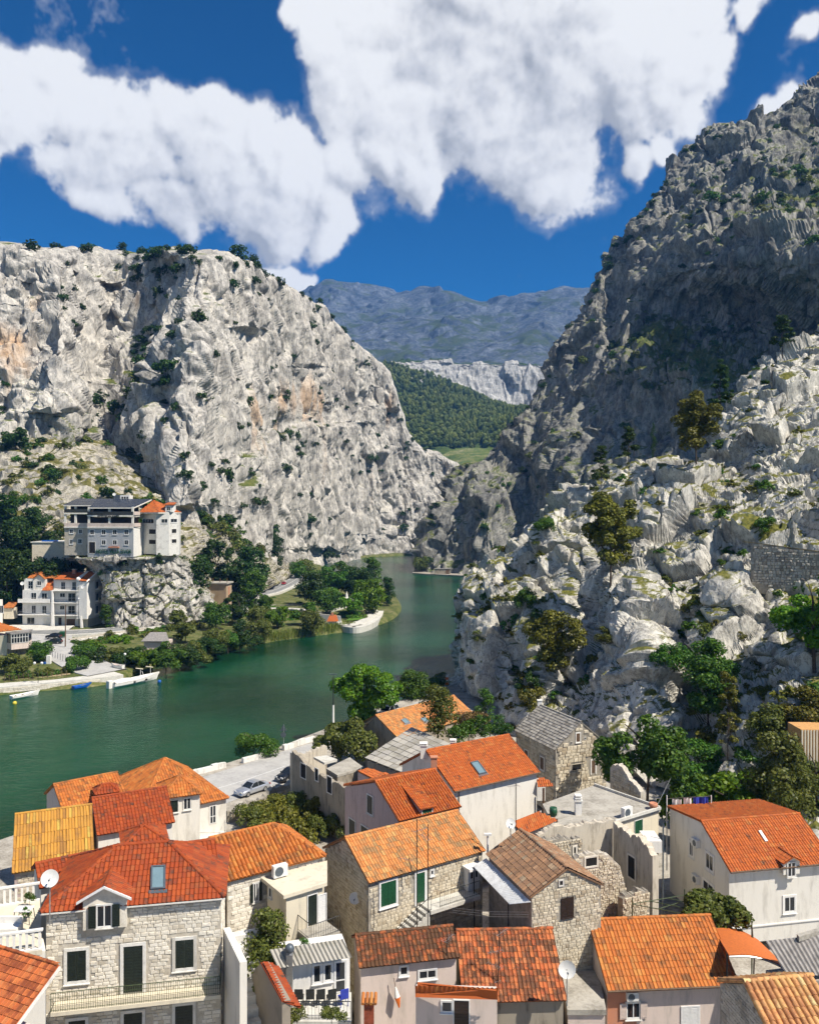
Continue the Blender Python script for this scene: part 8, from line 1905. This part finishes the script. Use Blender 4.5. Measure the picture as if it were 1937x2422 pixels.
def trunk_mesh(kind, seed):
    k = (kind, seed)
    if k not in _tk:
        r = random.Random(seed); mb = MB(); pts = [(0,0,-.12), (.02,.01,.15), (.05*r.uniform(-1,1),.03,.4), (.04,-.04,.72)]; mb.tube(pts, .045, 7, .015)
        for i in range(6):
            z = .2+.09*i; a = r.uniform(0, 6.283); mb.tube([(.02,0,z), (math.cos(a)*.3,math.sin(a)*.3,z+.13), (math.cos(a)*.55,math.sin(a)*.55,z+.22)], .02, 5, .006)
        me = bpy.data.meshes.new('trunk'); me.from_pydata(mb.v, [], mb.f); me.materials.append(M['bark']); _tk[k] = me
    return _tk[k]
def plant(name, label, cat, base, h, w, kind, mname, dens=2600, ls=.06, seed=0, group=None, rz=None, trunk=True):
    root = thing(name, label, cat, base, group); rz = rz if rz is not None else (seed*1.7) % 6.28; root.rotation_euler = (0, 0, rz)
    c = link('crown' if cat == 'tree' else 'foliage', (cm := crown_mesh(kind, mname, int(dens*1.9), ls*.64, seed % 4, 2*h/w))[0], root); c.scale = (w/2, w/2, h/cm[1])
    if trunk: t_ = link('trunk' if cat == 'tree' else 'stem', trunk_mesh(kind, seed % 3), root); t_.scale = (w/2*(.7 if kind != 'cypress' else .3), w/2*(.7 if kind != 'cypress' else .3), h)
    return root
def single(name, label, cat, base, h, w, kind, mname, dens, ls, seed, group):     # far plant: one mesh
    cm = crown_mesh(kind, mname, int(dens*1.5), ls*.7, seed % 5, 2*h/w); o = link(name, cm[0]); o.location = base; o.scale = (w/2, w/2, h/cm[1]); o.rotation_euler = (0, 0, seed*2.1 % 6.28); tag(o, label, cat, group); return o
def qy_(x, y, z): return P(x*1.1236, y*1.1236, (CAM_H-z)*1937/(y*1.1236-1211))

# near bank and town
p = Vector(P(*c2(1240,400), 138)); p.z = 2.6
plant('riverside_tree', 'big bright green tree on the near bank beside the lamp pole', 'tree', P(*c2(1230,385), 133), 10.6, 13, 'ragged', 'leaf_bright', 10000, .05, 1)
plant('riverside_tree', 'smaller dark tree between the bright tree and the crag', 'tree', P(*c2(1590,215), 150), 6.5, 8.5, 'round', 'leaf_mid', 5000, .055, 2)
plant('riverside_shrub', 'small green shrub at the foot of the crag by the river', 'shrub', P(*c4(440,90), 158), 3.6, 4.6, 'shrub', 'leaf_mid', 1500, .07, 3)
plant('riverside_bush', 'round dark bush growing over the river wall', 'bush', zpt(*c2(430,612), 2.4), 4.9, 6.2, 'shrub', 'leaf_mid', 3500, .06, 4)
plant('garden_bush', 'grey green bush in the walled yard beside the road', 'bush', P(*c2(1180,590), 108), 5.6, 12, 'mound', 'leaf_olive', 5000, .05, 5)
plant('alley_tree', 'slender olive green tree in the alley by the flat annex', 'tree', Vector((P(*c2(520,1990), 46).x, 46, 8.2)), 6.6, 4.6, 'tall', 'leaf_olive', 5200, .055, 6)
plant('roof_tree', 'reddish leaved small tree in front of the broken orange roof', 'tree', P(*c4(415,440), 96), 6.2, 6.0, 'tall', 'leaf_olive', 2600, .06, 7)
plant('yard_shrub', 'dry brown shrub at the corner of the broken roof', 'shrub', P(*c4(665,400), 104), 3.4, 4.6, 'shrub', 'leaf_dry', 1600, .07, 8)
plant('yard_tree', 'small upright green tree behind the white house chimney', 'tree', P(*c4(760,470), 95), 6.6, 3.4, 'tall', 'leaf_mid', 2200, .07, 9)
plant('yard_shrub', 'low green shrub behind the white house ridge', 'shrub', P(*c4(640,475), 94), 3., 5., 'shrub', 'leaf_mid', 1600, .07, 10)
plant('yard_shrub', 'green shrub beside the slab roof house corner', 'shrub', P(*c4(870,445), 99), 3., 4., 'shrub', 'leaf_dark', 1400, .07, 11)
for i, (x, y, D, w, hh, lb) in enumerate(((470,1080,78,7,2.6,'creeper mound at the left end of the overgrown yard'), (620,1060,79,8,3.2,'tall creeper mound below the parked silver car'), (780,1040,80,8,3.2,'creeper mound in the middle of the overgrown yard'), (900,1090,77,7,3.4,'creeper mound against the blackened ruin'), (1000,1160,72,6,3,'creeper mound beside the rose house gable'), (690,1130,74,9,2.4,'low creeper mound just behind the barrel tiled roof'))):
    plant('creeper_mound', lb, 'creeper', zpt(*c2(x, y), 3.1), hh, w, 'mound', 'leaf_olive' if i % 2 == 0 else 'leaf_pine', 3600, .045, i, 'creepers in the overgrown yard', trunk=False)
plant('yard_fig', 'dark fig bush in the shade of the blackened ruin', 'bush', zpt(*c2(930,1010), 3.2), 4.2, 5, 'shrub', 'leaf_mid', 2000, .06, 13)
plant('rock_tree', 'dense green tree between the slab roof house and the crag', 'tree', P(1530,1905,85), 9.5, 11.5, 'ragged', 'leaf_mid', 9000, .045, 14)
pgv = PERG; vine = thing('grape_vine', 'leafy vine spilling over the right half of the green pergola', 'vine', Vector((pgv[2].x, pgv[2].y, 4)))
cs = []; rr_ = random.Random(5)
for i in range(46): f, g_ = rr_.uniform(.25, 1), rr_.random(); q_ = pgv[0].lerp(pgv[1], .3+.7*f).lerp(pgv[3].lerp(pgv[2], f), g_); cs.append(tuple(q_-vine.location+ZV*rr_.uniform(-.3, .45)))
link('foliage', leaves('foliage', cs, [.55]*46, 5200, .13, M['leaf_olive'], 8), vine); MB().tube([pgv[1]-ZV*6, pgv[1]-ZV*2+Vector((.2,.1,0)), pgv[1]], .05, 5).build('stem', M['bark'], vine)
pots = ((c3(490,850), 46, 'leafy potted plant on the annex landing'), (c1(185,1250), 44.5, 'tall potted plant on the white terrace'), (c1(215,1130), 46.3, 'dark potted plant by the far balustrade'))
for i, (px, D, lb) in enumerate(pots): plant('potted_plant', lb, 'plant', P(*px, D)-ZV*.5, .9, .7, 'shrub', 'leaf_mid', 500, .12, i)
for i, (x, lb) in enumerate(((440,'flowering pot plant left on the cluttered terrace edge'), (690,'flowering pot plant right on the cluttered terrace edge'))): plant('potted_plant', lb, 'plant', zpt(*c3(x,1440), tz if False else 11.2)+ZV*0, .8, 1.4, 'shrub', 'leaf_olive', 700, .1, i+3)

# crag and right side: named trees (x, y of base in the wide view, distance)
CT = [('pine_tree','large olive brown pine hanging on the crag face','tree',1285,1232,150,17.5,15,'ragged','leaf_pine',11000,.05),
      ('pine_tree','leaning pine low on the crag above the slab roof house','tree',1160,1405,134,10,12.5,'ragged','leaf_pine',6500,.05),
      ('pine_tree','big olive pine on the shoulder above the crag','tree',1465,972,176,16.5,15,'ragged','leaf_pine',9000,.05),
      ('fir_tree','dark conical tree left of the shoulder pine','tree',1318,965,190,9.5,6.5,'pine','leaf_dark',2500,.07),
      ('fir_tree','dark fir tree on the crag skyline','tree',1265,1025,176,10,5.5,'pine','leaf_dark',2500,.07),
      ('fir_tree','dark fir behind the shoulder pine','tree',1490,870,205,15,8,'pine','leaf_dark',2500,.07),
      ('cypress_tree','thin dark cypress on the shoulder','tree',1367,920,195,9,2.4,'cypress','leaf_dark',1500,.09),
      ('cypress_tree','second thin cypress right of the shoulder pine','tree',1517,830,215,9,2.6,'cypress','leaf_dark',1500,.09),
      ('fir_tree','shaggy dark fir on the skyline below the big cliff','tree',1645,745,215,11,8,'pine','leaf_dark',2500,.07),
      ('deciduous_tree','broad bright green tree at the right edge below the stone terrace','tree',1700,1400,100,11,15.5,'ragged','leaf_bright',9000,.045),
      ('fig_tree','dark green tree in the cleft right of the white crag','tree',1490,1510,100,10,9,'tall','leaf_mid',6000,.055),
      ('fir_tree','thin ragged fir in the cleft right of the white crag','tree',1530,1600,92,11,4.2,'pine','leaf_pine',2000,.08),
      ('climber_mound','bright green creeper mound behind the dormer house','creeper',1545,1745,72,6.2,13,'mound','leaf_bright',8000,.045),
      ('deciduous_tree','olive tree behind the right part of the dormer house','tree',1640,1740,75,9.5,8,'tall','leaf_olive',5000,.055),
      ('wild_shrub','feathery green shrub on the right rocks','shrub',1625,1545,88,4.6,6,'shrub','leaf_olive',2600,.07),
      ('wild_shrub','olive shrub mass at the right edge of the rocks','shrub',1710,1520,88,5,7,'shrub','leaf_pine',2600,.07),
      ('wild_shrub','green shrub beside the stone terrace wall','shrub',1610,1120,130,4,4.4,'shrub','leaf_mid',1500,.08),
      ('wild_shrub','green shrub on the left face of the crag','shrub',1108,1275,146,4.6,5.2,'shrub','leaf_mid',2000,.07),
      ('wild_shrub','small green shrub on the left crag rim','shrub',1150,1115,166,3.4,6,'shrub','leaf_mid',1600,.08),
      ('wild_shrub','grey shrub in the middle of the white crag','shrub',1272,1350,132,3.2,3.6,'shrub','leaf_olive',1500,.08),
      ('wild_shrub','olive shrub under the leaning pine','shrub',1120,1480,126,4,6,'shrub','leaf_pine',2000,.07),
      ('ivy_patch','dark ivy on the rocks behind the slab roof house','creeper',1110,1455,128,5,5,'mound','leaf_dark',2000,.07),
      ('wild_shrub','bushes at the foot of the white crag','shrub',1420,1400,108,4,6,'shrub','leaf_mid',2000,.07),
      ('wild_shrub','low bush above the dormer house ridge','shrub',1480,1640,82,5,7,'shrub','leaf_mid',2600,.06),
      ('wild_shrub','bush at the right edge behind the dormer house','shrub',1715,1690,78,6,6,'shrub','leaf_olive',2600,.06)]
SN, NN, SA = SURF['near_crag']
_ax = SA.reshape(-1, 3); _sp = SN.reshape(-1, 3)
def onsurf(x, y, name='near_crag'):
    S, N, A = SURF[name]; a = A.reshape(-1, 3); S = S.reshape(-1, 3)
    px = 862+S[:, 0]/S[:, 1]*1724; py = 1078-(S[:, 2]-CAM_H)/S[:, 1]*1724
    d = (px-x)**2+(py-y)**2; k = np.argsort(d)[:12]; k = k[np.argmin(S[k, 1])]; return Vector(S[k])
for i, (nm, lb, cat, x, y, D, hh, w, kind, mn, dens, ls) in enumerate(CT):
    b = onsurf(x, y); plant(nm, lb, cat, b-ZV*.3, hh*b.y/D, w*b.y/D, kind, mn, dens, ls, i)
# scattered tufts and shrubs on the rocks
def zone(x, y, hh, hr):
    v = 'high up' if y < 620 else ('mid height' if y < 860 else ('low' if y < 1130 else 'very low')); return ('large ' if hh > hr[0]+.62*(hr[1]-hr[0]) else 'small '), v, ('left' if x < 190 else 'centre left' if x < 420 else 'centre' if x < 700 else 'right' if x < 1000 else 'left' if x < 1250 else 'centre' if x < 1450 else 'right')
def scatter(surf, n, prob, hrange, kinds, mats, label, group, name, seed, dens=260, ls=.16, cat='shrub', wf=1.3):
    S, N, A = SURF[surf]; a = A.reshape(-1, 3); S = S.reshape(-1, 3); r = np.random.RandomState(seed); w = prob(a, S); w = np.where((a[:, 0] > -20) & (a[:, 0] < 1745), w, 0); w = np.clip(w, 0, None)
    for j, k in enumerate(r.choice(len(S), n, replace=False, p=w/w.sum())):
        hh = r.uniform(*hrange)*(1+.6*(r.rand() > .85)); zs_ = zone(a[k, 0], a[k, 1], hh, hrange); single(name, zs_[0]+label+', '+zs_[1]+', '+zs_[2], cat, Vector(S[k])-ZV*hh*.25, hh, hh*wf*r.uniform(.8, 1.25), kinds[j % len(kinds)], mats[j % len(mats)], dens, ls, j, group)
g2d = lambda a, x, y, rx, ry: np.exp(-((a[:, 0]-x)/rx)**2-((a[:, 1]-y)/ry)**2)
crest = np.interp
scatter('left_cliff', 40, lambda a, S: np.exp(-((a[:, 1]-np.interp(a[:, 0], [c[0] for c in LC[:20]], [c[1] for c in LC[:20]])-1)/4)**2)*(a[:, 0] < 800)*np.where(a[:, 0] < 560, 1, .25), (3,6.5), ['shrub','round'], ['leaf_dark'], 'dark evergreen shrub on the crest of the left cliff', 'shrubs on the left cliff crest', 'crest_shrub', 3, 420, .13)
scatter('left_cliff', 290, lambda a, S: (.22+g2d(a,290,800,60,110)*1.6+g2d(a,300,560,70,25)*2.4+g2d(a,250,1010,70,60)*1.2+g2d(a,620,930,60,50)+g2d(a,480,1060,40,60)*.8+g2d(a,760,745,40,30)+g2d(a,350,720,60,60)*.8+g2d(a,520,1060,30,60))*(a[:, 1] > np.interp(a[:, 0], [c[0] for c in LC[:20]], [c[1] for c in LC[:20]])+12)*(a[:, 0] < 930)*(a[:, 1] < 1150), (2.2,5.4), ['shrub'], ['leaf_dark'], 'dark shrub clinging to the left cliff face', 'shrubs on the left cliff face', 'cliff_shrub', 4)
scatter('left_hillside', 230, lambda a, S: (.3+g2d(a,60,1000,120,60))*(a[:, 1] < 1150)*(a[:, 1] > 900)*(a[:, 0] < 640), (2.0,5.6), ['shrub','mound'], ['leaf_dark','leaf_mid','leaf_olive'], 'green shrub on the slope under the left cliff', 'shrubs on the left slope', 'slope_shrub', 5, 420, .13)
scatter('right_mountain', 240, lambda a, S: (.18+g2d(a,1450,740,130,70)*1.3+g2d(a,1690,400,60,80)*1.8+g2d(a,1540,440,120,60)*.6+g2d(a,1150,1000,90,120)*.9+g2d(a,1330,690,60,60)*.8+g2d(a,1020,1060,60,100)*.7+g2d(a,1380,720,60,40))*(a[:, 2] < 595), (2.0,5.6), ['shrub'], ['leaf_dark','leaf_mid','leaf_olive'], 'shrub clinging to the right mountain', 'shrubs on the right mountain', 'mountain_shrub', 6, 300, .15)
rmx = [(r[1], r[0]) for r in RM]
scatter('right_mountain', 34, lambda a, S: np.exp(-((a[:, 0]-np.interp(a[:, 1], [r[0] for r in RM[::-1]], [r[1] for r in RM[::-1]])-4)/6)**2)*(a[:, 1] > 270)*(a[:, 2] < 600), (3,6), ['shrub','round'], ['leaf_dark'], 'dark shrub on the outline of the right mountain', 'shrubs on the right mountain outline', 'ridge_shrub', 7, 380, .13)
scatter('near_crag', 290, lambda a, S: (.25+g2d(a,1110,1370,70,90)*1.1+g2d(a,1480,1450,40,100)+g2d(a,1600,1560,130,90)*1.4+g2d(a,1560,1090,130,60)*.7+g2d(a,1040,1290,40,80)*.6+g2d(a,1450,1230,60,60)*.5-g2d(a,1330,1380,70,120)*.2)*(a[:, 1] > 690)*(a[:, 2] < 205)*(a[:, 1] < 1640), (.7,2.0), ['shrub','mound'], ['leaf_olive','leaf_pine','leaf_mid'], 'tuft growing from cracks in the near crag', 'tufts on the near crag', 'crag_shrub', 8, 300, .15, wf=1.5)
scatter('hotel_rock', 42, lambda a, S: (.4+g2d(a,260,1230,70,50)*1.5+g2d(a,370,1190,20,30)), (.8,2.6), ['shrub'], ['leaf_dark','leaf_olive','leaf_mid'], 'shrub on the rock knob under the hotel', 'shrubs on the hotel rock', 'rock_shrub', 9, 300, .15)

# left bank trees: label, x, base y (wide view), ground z, height, width, kind, material
LT = [('dense dark tree in front of the cliff right of the hotel',408,1262,9,15,14,'round','leaf_dark'), ('large dark tree behind the transformer tower',458,1272,4.5,23,18,'round','leaf_dark'), ('tall dark tree beside the gorge road',522,1268,4,22,18,'round','leaf_dark'),
      ('slender poplar like tree by the gorge road bend',577,1215,3.7,24,12,'tall','leaf_dark'), ('green tree in front of the dark grove',535,1290,3.4,15,12,'tall','leaf_mid'), ('pale green tree left of the poplar',548,1228,4,20,10,'tall','leaf_olive'),
      ('round dark tree right of the gorge road',655,1275,2.4,13,13,'round','leaf_dark'), ('green tree in the middle of the promontory',700,1262,2.3,13,14,'round','leaf_mid'), ('dark tree behind the well house',735,1255,2.3,13,13,'round','leaf_dark'),
      ('tall pointed tree at the promontory end',782,1240,2.3,15,13,'tall','leaf_mid'), ('bright yellow green tree at the promontory tip',776,1292,2.0,12,14,'round','leaf_bright'), ('drooping dark willow over the water at the promontory tip',815,1278,1.2,12,8,'tall','leaf_dark'),
      ('small grey green tree by the river cove',640,1212,2.5,9,14,'round','leaf_olive'), ('dark bushes at the foot of the cliff past the road',690,1178,3.2,9,16,'mound','leaf_dark'), ('low tree by the cove shore',625,1222,2.5,10,11,'round','leaf_mid'),
      ('green tree by the footbridge',558,1296,2.6,7,8,'round','leaf_mid'), ('olive tree on the bank beside the red hut',655,1330,1.6,6.5,8,'round','leaf_olive'), ('leafy tree below the ramp wall',640,1318,2.,7,9,'round','leaf_mid'),
      ('dark tree behind the orange edge house',18,1300,4,9,9,'round','leaf_dark'), ('tree right of the apartment house',222,1322,3.6,7,6,'round','leaf_mid'), ('dark tree left of the apartment house',30,1240,10,12,14,'round','leaf_dark'),
      ('dark tree on the slope above the apartment house',95,1200,14,13,16,'round','leaf_dark'), ('dense tree left of the hotel terrace',40,1165,18,12,16,'round','leaf_dark'), ('dark oak on the slope at the left edge',15,1110,26,12,16,'round','leaf_dark'),
      ('dark tree below the hotel terrace',165,1195,17,7,9,'round','leaf_dark'), ('olive green tree beside the hotel entrance',205,1200,17,6,8,'round','leaf_mid'), ('dark tree behind the left hotel wall',75,1120,26,10,12,'round','leaf_dark'), ('round tree on the green slope',30,940,52,9,12,'round','leaf_dark'),
      ('broad green tree left on the promontory',668,1258,2.3,12,13,'round','leaf_mid'), ('leafy tree at the cove side of the promontory',722,1240,2.3,12,14,'round','leaf_mid'), ('dense tree between well house and willow',760,1262,2.2,13,14,'round','leaf_dark'), ('young bright tree beside the lawn',742,1300,2.,8,10,'round','leaf_bright'), ('round tree behind the ramp wall',690,1292,2.4,9,11,'round','leaf_mid'), ('dark garden tree below the tower',505,1312,2.8,9,11,'round','leaf_dark'), ('garden tree between road and reeds',455,1325,2.6,8,10,'round','leaf_mid'), ('bright garden tree above the reeds',585,1322,2.2,6,10,'round','leaf_bright'), ('fruit tree in the garden above the reeds',545,1318,2.4,6,9,'round','leaf_olive'), ('dense tree above the hut',390,1350,2.4,8,10,'round','leaf_olive'), ('tree in the far garden',85,1395,2.2,5,7,'round','leaf_mid'), ('fruit tree in front of the edge house',25,1420,1.9,5,8,'shrub','leaf_olive'), ('round bush at the end of the ramp hedge',160,1412,1.9,4,6,'shrub','leaf_mid')]
for i, (lb, x, y, zg, hh, w, kind, mn) in enumerate(LT):
    kind = 'ragged' if kind == 'round' and i % 2 else kind
    plant('far_bank_tree', lb, 'tree', qy_(x, y, zg) if not (x < 240 and y < 1270) else onsurf(x, y, 'left_hillside')-ZV*.5, hh, w, kind, mn, 2600, .075, i, 'trees across the river')
for i, (x, y, D, hh, w, lb) in enumerate(((70,1235,247,11,12,'dark tree just below the hotel terrace wall'), (115,1225,246,9,10,'round tree between hotel terrace and apartment house'), (15,1225,246,12,13,'big dark tree at the left edge below the slope'))): plant('far_bank_tree', lb, 'tree', Q(x, y, D)-ZV*1.5, hh, w, 'round', 'leaf_dark', 2600, .075, i, 'trees across the river')
# bushes along the far shore
r = random.Random(21); shore = [(180,1392),(215,1398),(250,1400),(285,1403),(320,1408),(350,1412),(378,1405),(405,1395),(430,1385),(455,1378),(480,1370),(505,1362),(535,1352)]
BL = ['at the ramp foot','left of the hut','below the hut','behind the motor boat','right of the motor boat','above the dark water','of the dark thicket','at the thicket centre','right in the thicket','where reeds begin','among the first reeds','behind the reeds','at the reed end']
for i, (x, y) in enumerate(shore):
    b = qy_(x, y, 1.0); plant('shore_bush', 'leafy riverside bush '+BL[i], 'bush', b, r.uniform(5.5,8.5) if i > 3 else 4.5, r.uniform(9,12), 'mound' if i % 3 else 'shrub', ('leaf_mid','leaf_dark','leaf_olive','leaf_dark','leaf_bright' if i == 4 else 'leaf_olive')[i % 5], 2600, .06, i, 'bushes on the far shore')
for i in range(26):
    x = 170+i*14.5+r.uniform(-6, 6); y = 1372-i*3.2+r.uniform(-14, 4); b = qy_(x, y, 2.0)
    single('shore_shrub', 'low green shrub behind the far shore bushes', 'shrub', b-ZV*.4, r.uniform(2.5,4.5), r.uniform(5,8), 'mound', ('leaf_mid','leaf_olive','leaf_bright')[i % 3], 900, .09, i, 'shrubs on the far bank')
for i in range(34):
    x = 560+r.uniform(-10, 250); y = 1300+r.uniform(-40, 14)-(x-560)*.05; b = qy_(x, y, 2.0)
    if 690 < x < 720 and y > 1290: continue
    single('garden_shrub', 'garden shrub on the green promontory', 'shrub', b-ZV*.3, r.uniform(1.5,3.4), r.uniform(3,6), 'mound', ('leaf_mid','leaf_bright','leaf_olive')[i % 3], 600, .1, i, 'shrubs on the promontory')
for i in range(12): 
    x = 775+i*10+r.uniform(-3, 3); b = qy_(x, 1167-.2*i, .8); single('gorge_bush', 'green bush on the far shore of the gorge', 'bush', b, r.uniform(6,10), r.uniform(9,14), 'mound', ('leaf_mid','leaf_bright')[i % 2], 700, .1, i, 'bushes in the gorge')
for i, (x, hh, w, mn, lb) in enumerate(((887,9,13,'leaf_olive','olive tree on the dark gorge dock'), (970,8,9,'leaf_mid','green tree right of the dock boat house'), (993,6,9,'leaf_dry','brown reeds bush beside the dock'))): plant('dock_tree', lb, 'tree', qy_(x, 1203, .9), hh, w, 'round', mn, 1600, .08, i)
for i in range(10): b = qy_(20+i*14+r.uniform(-5,5), 1432-i*1.6, 1.7); single('quay_shrub', 'low shrub along the far garden fence', 'shrub', b, r.uniform(1.2,2.4), r.uniform(2,3.6), 'mound', ('leaf_olive','leaf_mid')[i % 2], 500, .11, i, 'shrubs by the garden fence')
# reeds: one mass
rs = np.random.RandomState(5); V = []; n = 5200
e0 = np.array([(x, y) for x, y in E]); 
tt = rs.rand(n); xs = np.interp(tt, np.linspace(0, 1, 5), [-58,-51.7,-40.6,-24.7,-17]); ys = np.interp(tt, np.linspace(0, 1, 5), [201,211,232,248,257])
xs += rs.uniform(-2.6, .5, n); ys += rs.uniform(-.6, 2.4, n); hh = rs.uniform(1.2, 3.0, n)*np.where(tt > .3, 1., .7); an = rs.uniform(0, 6.283, n); lx = rs.normal(0, .25, n); ly = rs.normal(0, .25, n); w = .07
V = np.stack([np.stack([xs-np.cos(an)*w, ys-np.sin(an)*w, 0*xs+.1], 1), np.stack([xs+np.cos(an)*w, ys+np.sin(an)*w, 0*xs+.1], 1), np.stack([xs+lx+np.cos(an)*w*.5, ys+ly+np.sin(an)*w*.5, hh], 1), np.stack([xs+lx*1.2-np.cos(an)*w*.3, ys+ly*1.2, hh*1.02], 1)], 1).reshape(-1, 3)
o = link('reed_bed', np_mesh('reed_bed', V, np.arange(4*n).reshape(-1, 4), M['reed'])); tag(o, 'tall green and straw coloured reeds along the far shore', 'reeds', None, 'stuff')
# forest on the hill beyond the gorge: one mass
S, N, A = SURF['forest_hill']; S = S.reshape(-1, 3); A_ = A.reshape(-1, 3); k = rs.choice(np.where((A_[:, 1] < 945) & (A_[:, 0] > 800) & (A_[:, 0] < 1160))[0], 2600)
base = S[k]+np.stack([rs.uniform(-6, 6, 2600), rs.uniform(-6, 6, 2600), 0*k], 1); c_, q_ = clump_crown('tall', 2); tm = []
V1 = []; F1 = []
for j in range(7):
    u = j/6
    for a_ in range(6): w = 2*math.pi*a_/6+j*.5; rr_ = math.sin(math.pi*(.1+.88*u))*(1+.25*math.sin(a_*2.3+j*1.7)); V1.append((math.cos(w)*rr_, math.sin(w)*rr_, u))
for j in range(6):
    for a_ in range(6): F1.append((j*6+a_, j*6+(a_+1) % 6, (j+1)*6+(a_+1) % 6, (j+1)*6+a_))
V1 = np.array(V1); F1 = np.array(F1); sc = rs.uniform(2.6, 5., 2600); hh = rs.uniform(7, 13, 2600)
V = base[:, None, :]+np.stack([V1[None, :, 0]*sc[:, None], V1[None, :, 1]*sc[:, None], V1[None, :, 2]*hh[:, None]], -1)
o = link('distant_forest', np_mesh('distant_forest', V.reshape(-1, 3), (F1[None]+(np.arange(2600)*len(V1))[:, None, None]).reshape(-1, 4), M['leaf_olive'])); tag(o, 'dense pine forest on the hillside beyond the gorge', 'forest', None, 'stuff')
# stone terrace wall under the path at right
tw0, tw1 = P(*[v*1.1236 for v in (1580,1205)], 118), P(*[v*1.1236 for v in (1800,1240)], 112)
dw = thing('dry_stone_terrace', 'tall dry stone terrace wall carrying the hillside path', 'wall', tw0)
zt0, zt1 = P(0,1143*1.1236,118).z, P(0,1172*1.1236,112).z
w_, a, out = rough_wall(dw, tw0, tw1, tw0.z-3, [(0,zt0),(1,zt1)], 2.5, M['mortar_grey'], rough=.05, seed=3)
stone_wall(w_, Vector((tw0.x, tw0.y, 0)), a, out, [(0,tw0.z-1.5),((tw1-tw0).length,tw1.z-2.5),((tw1-tw0).length,zt1),(0,zt0)], M['stone_grey'], hs=(.28,.5), ls=(.3,.75), nobj=300, proud=.14, seed=8)
MB().prism([Vector((tw0.x, tw0.y-.1, zt0+.02)), Vector((tw1.x, tw1.y-.1, zt1+.02)), Vector((tw1.x, tw1.y+2.6, zt1+.05)), Vector((tw0.x, tw0.y+2.6, zt0+.05))], ZV*.12).build('path', M['earth'], dw)
lw = P(1895,1770,84); ls_ = thing('ribbed_shed', 'shed with tan ribbed wall at the right edge among rocks', 'shed', lw-ZV*3); MB().box(lw.x, lw.y, lw.z-3, lw.x+4, lw.y+3, lw.z+1.9).build('wall', M['tile_tan'], ls_)
for i in range(12): MB().box(lw.x+.02+.3*i, lw.y-.06, lw.z-2.9, lw.x+.17+.3*i, lw.y-.002, lw.z+1.85).build('rib', M['pl_cream'], ls_)
# cable to the crag and the washing behind the dormer house
cb0, cb1 = zpt(1554,1906,11.7), P(1612,1775,92); cw = thing('overhead_cable', 'sagging cable from the concrete roof up to the rocks', 'cable', cb0); MB().tube([cb0, cb0.lerp(cb1, .5)-ZV*.35, cb1], .035, 5).build('wire', M['steel'], cw)
lp = P(1620,1925,72); ln = thing('washing_line', 'blue and white washing on a line behind the dormer house', 'laundry', lp-ZV*3)
for i, (x, w, m) in enumerate(((-1.1,.8,'pl_bright'), (-.1,.7,'pl_bright'), (.75,1.3,'cloth_blue'))):
    n_ = 7; V = []
    for k in range(n_+1): V += [lp+Vector((x+w*k/n_, .12*math.sin(k*1.9+i), 1.25+.1*i)), lp+Vector((x+w*k/n_+.05, .2*math.sin(k*1.9+i+.4), -.1))]
    MB().add(V, [(2*k, 2*k+1, 2*k+3, 2*k+2) for k in range(n_)]).build('sheet', M[m], ln)
MB().tube([lp+Vector((-1.6,0,1.3)), lp+Vector((2.3,0,1.55))], .015, 4).build('line', M['steel'], ln)
for x in (-1.6, 2.3): MB().tube([lp+Vector((x,0,-5)), lp+Vector((x,0,1.6))], .05, 5).build('post', M['pl_bright'], ln)
# haze: the clear air of the valley
m, t = newmat('valley air'); t.nodes.clear(); pv = nd(t, 'ShaderNodeVolumePrincipled', {'Color': (.13,.4,1,1), 'Density': .0001, 'Anisotropy': .0}); nd(t, 'ShaderNodeOutputMaterial', {'Volume': pv}); 
hz = MB().box(-6000,-2900,-9, 6000,4300,1100).build('haze', m); hz['kind'] = 'stuff'; hz['label'] = 'thin bluish haze filling the valley'
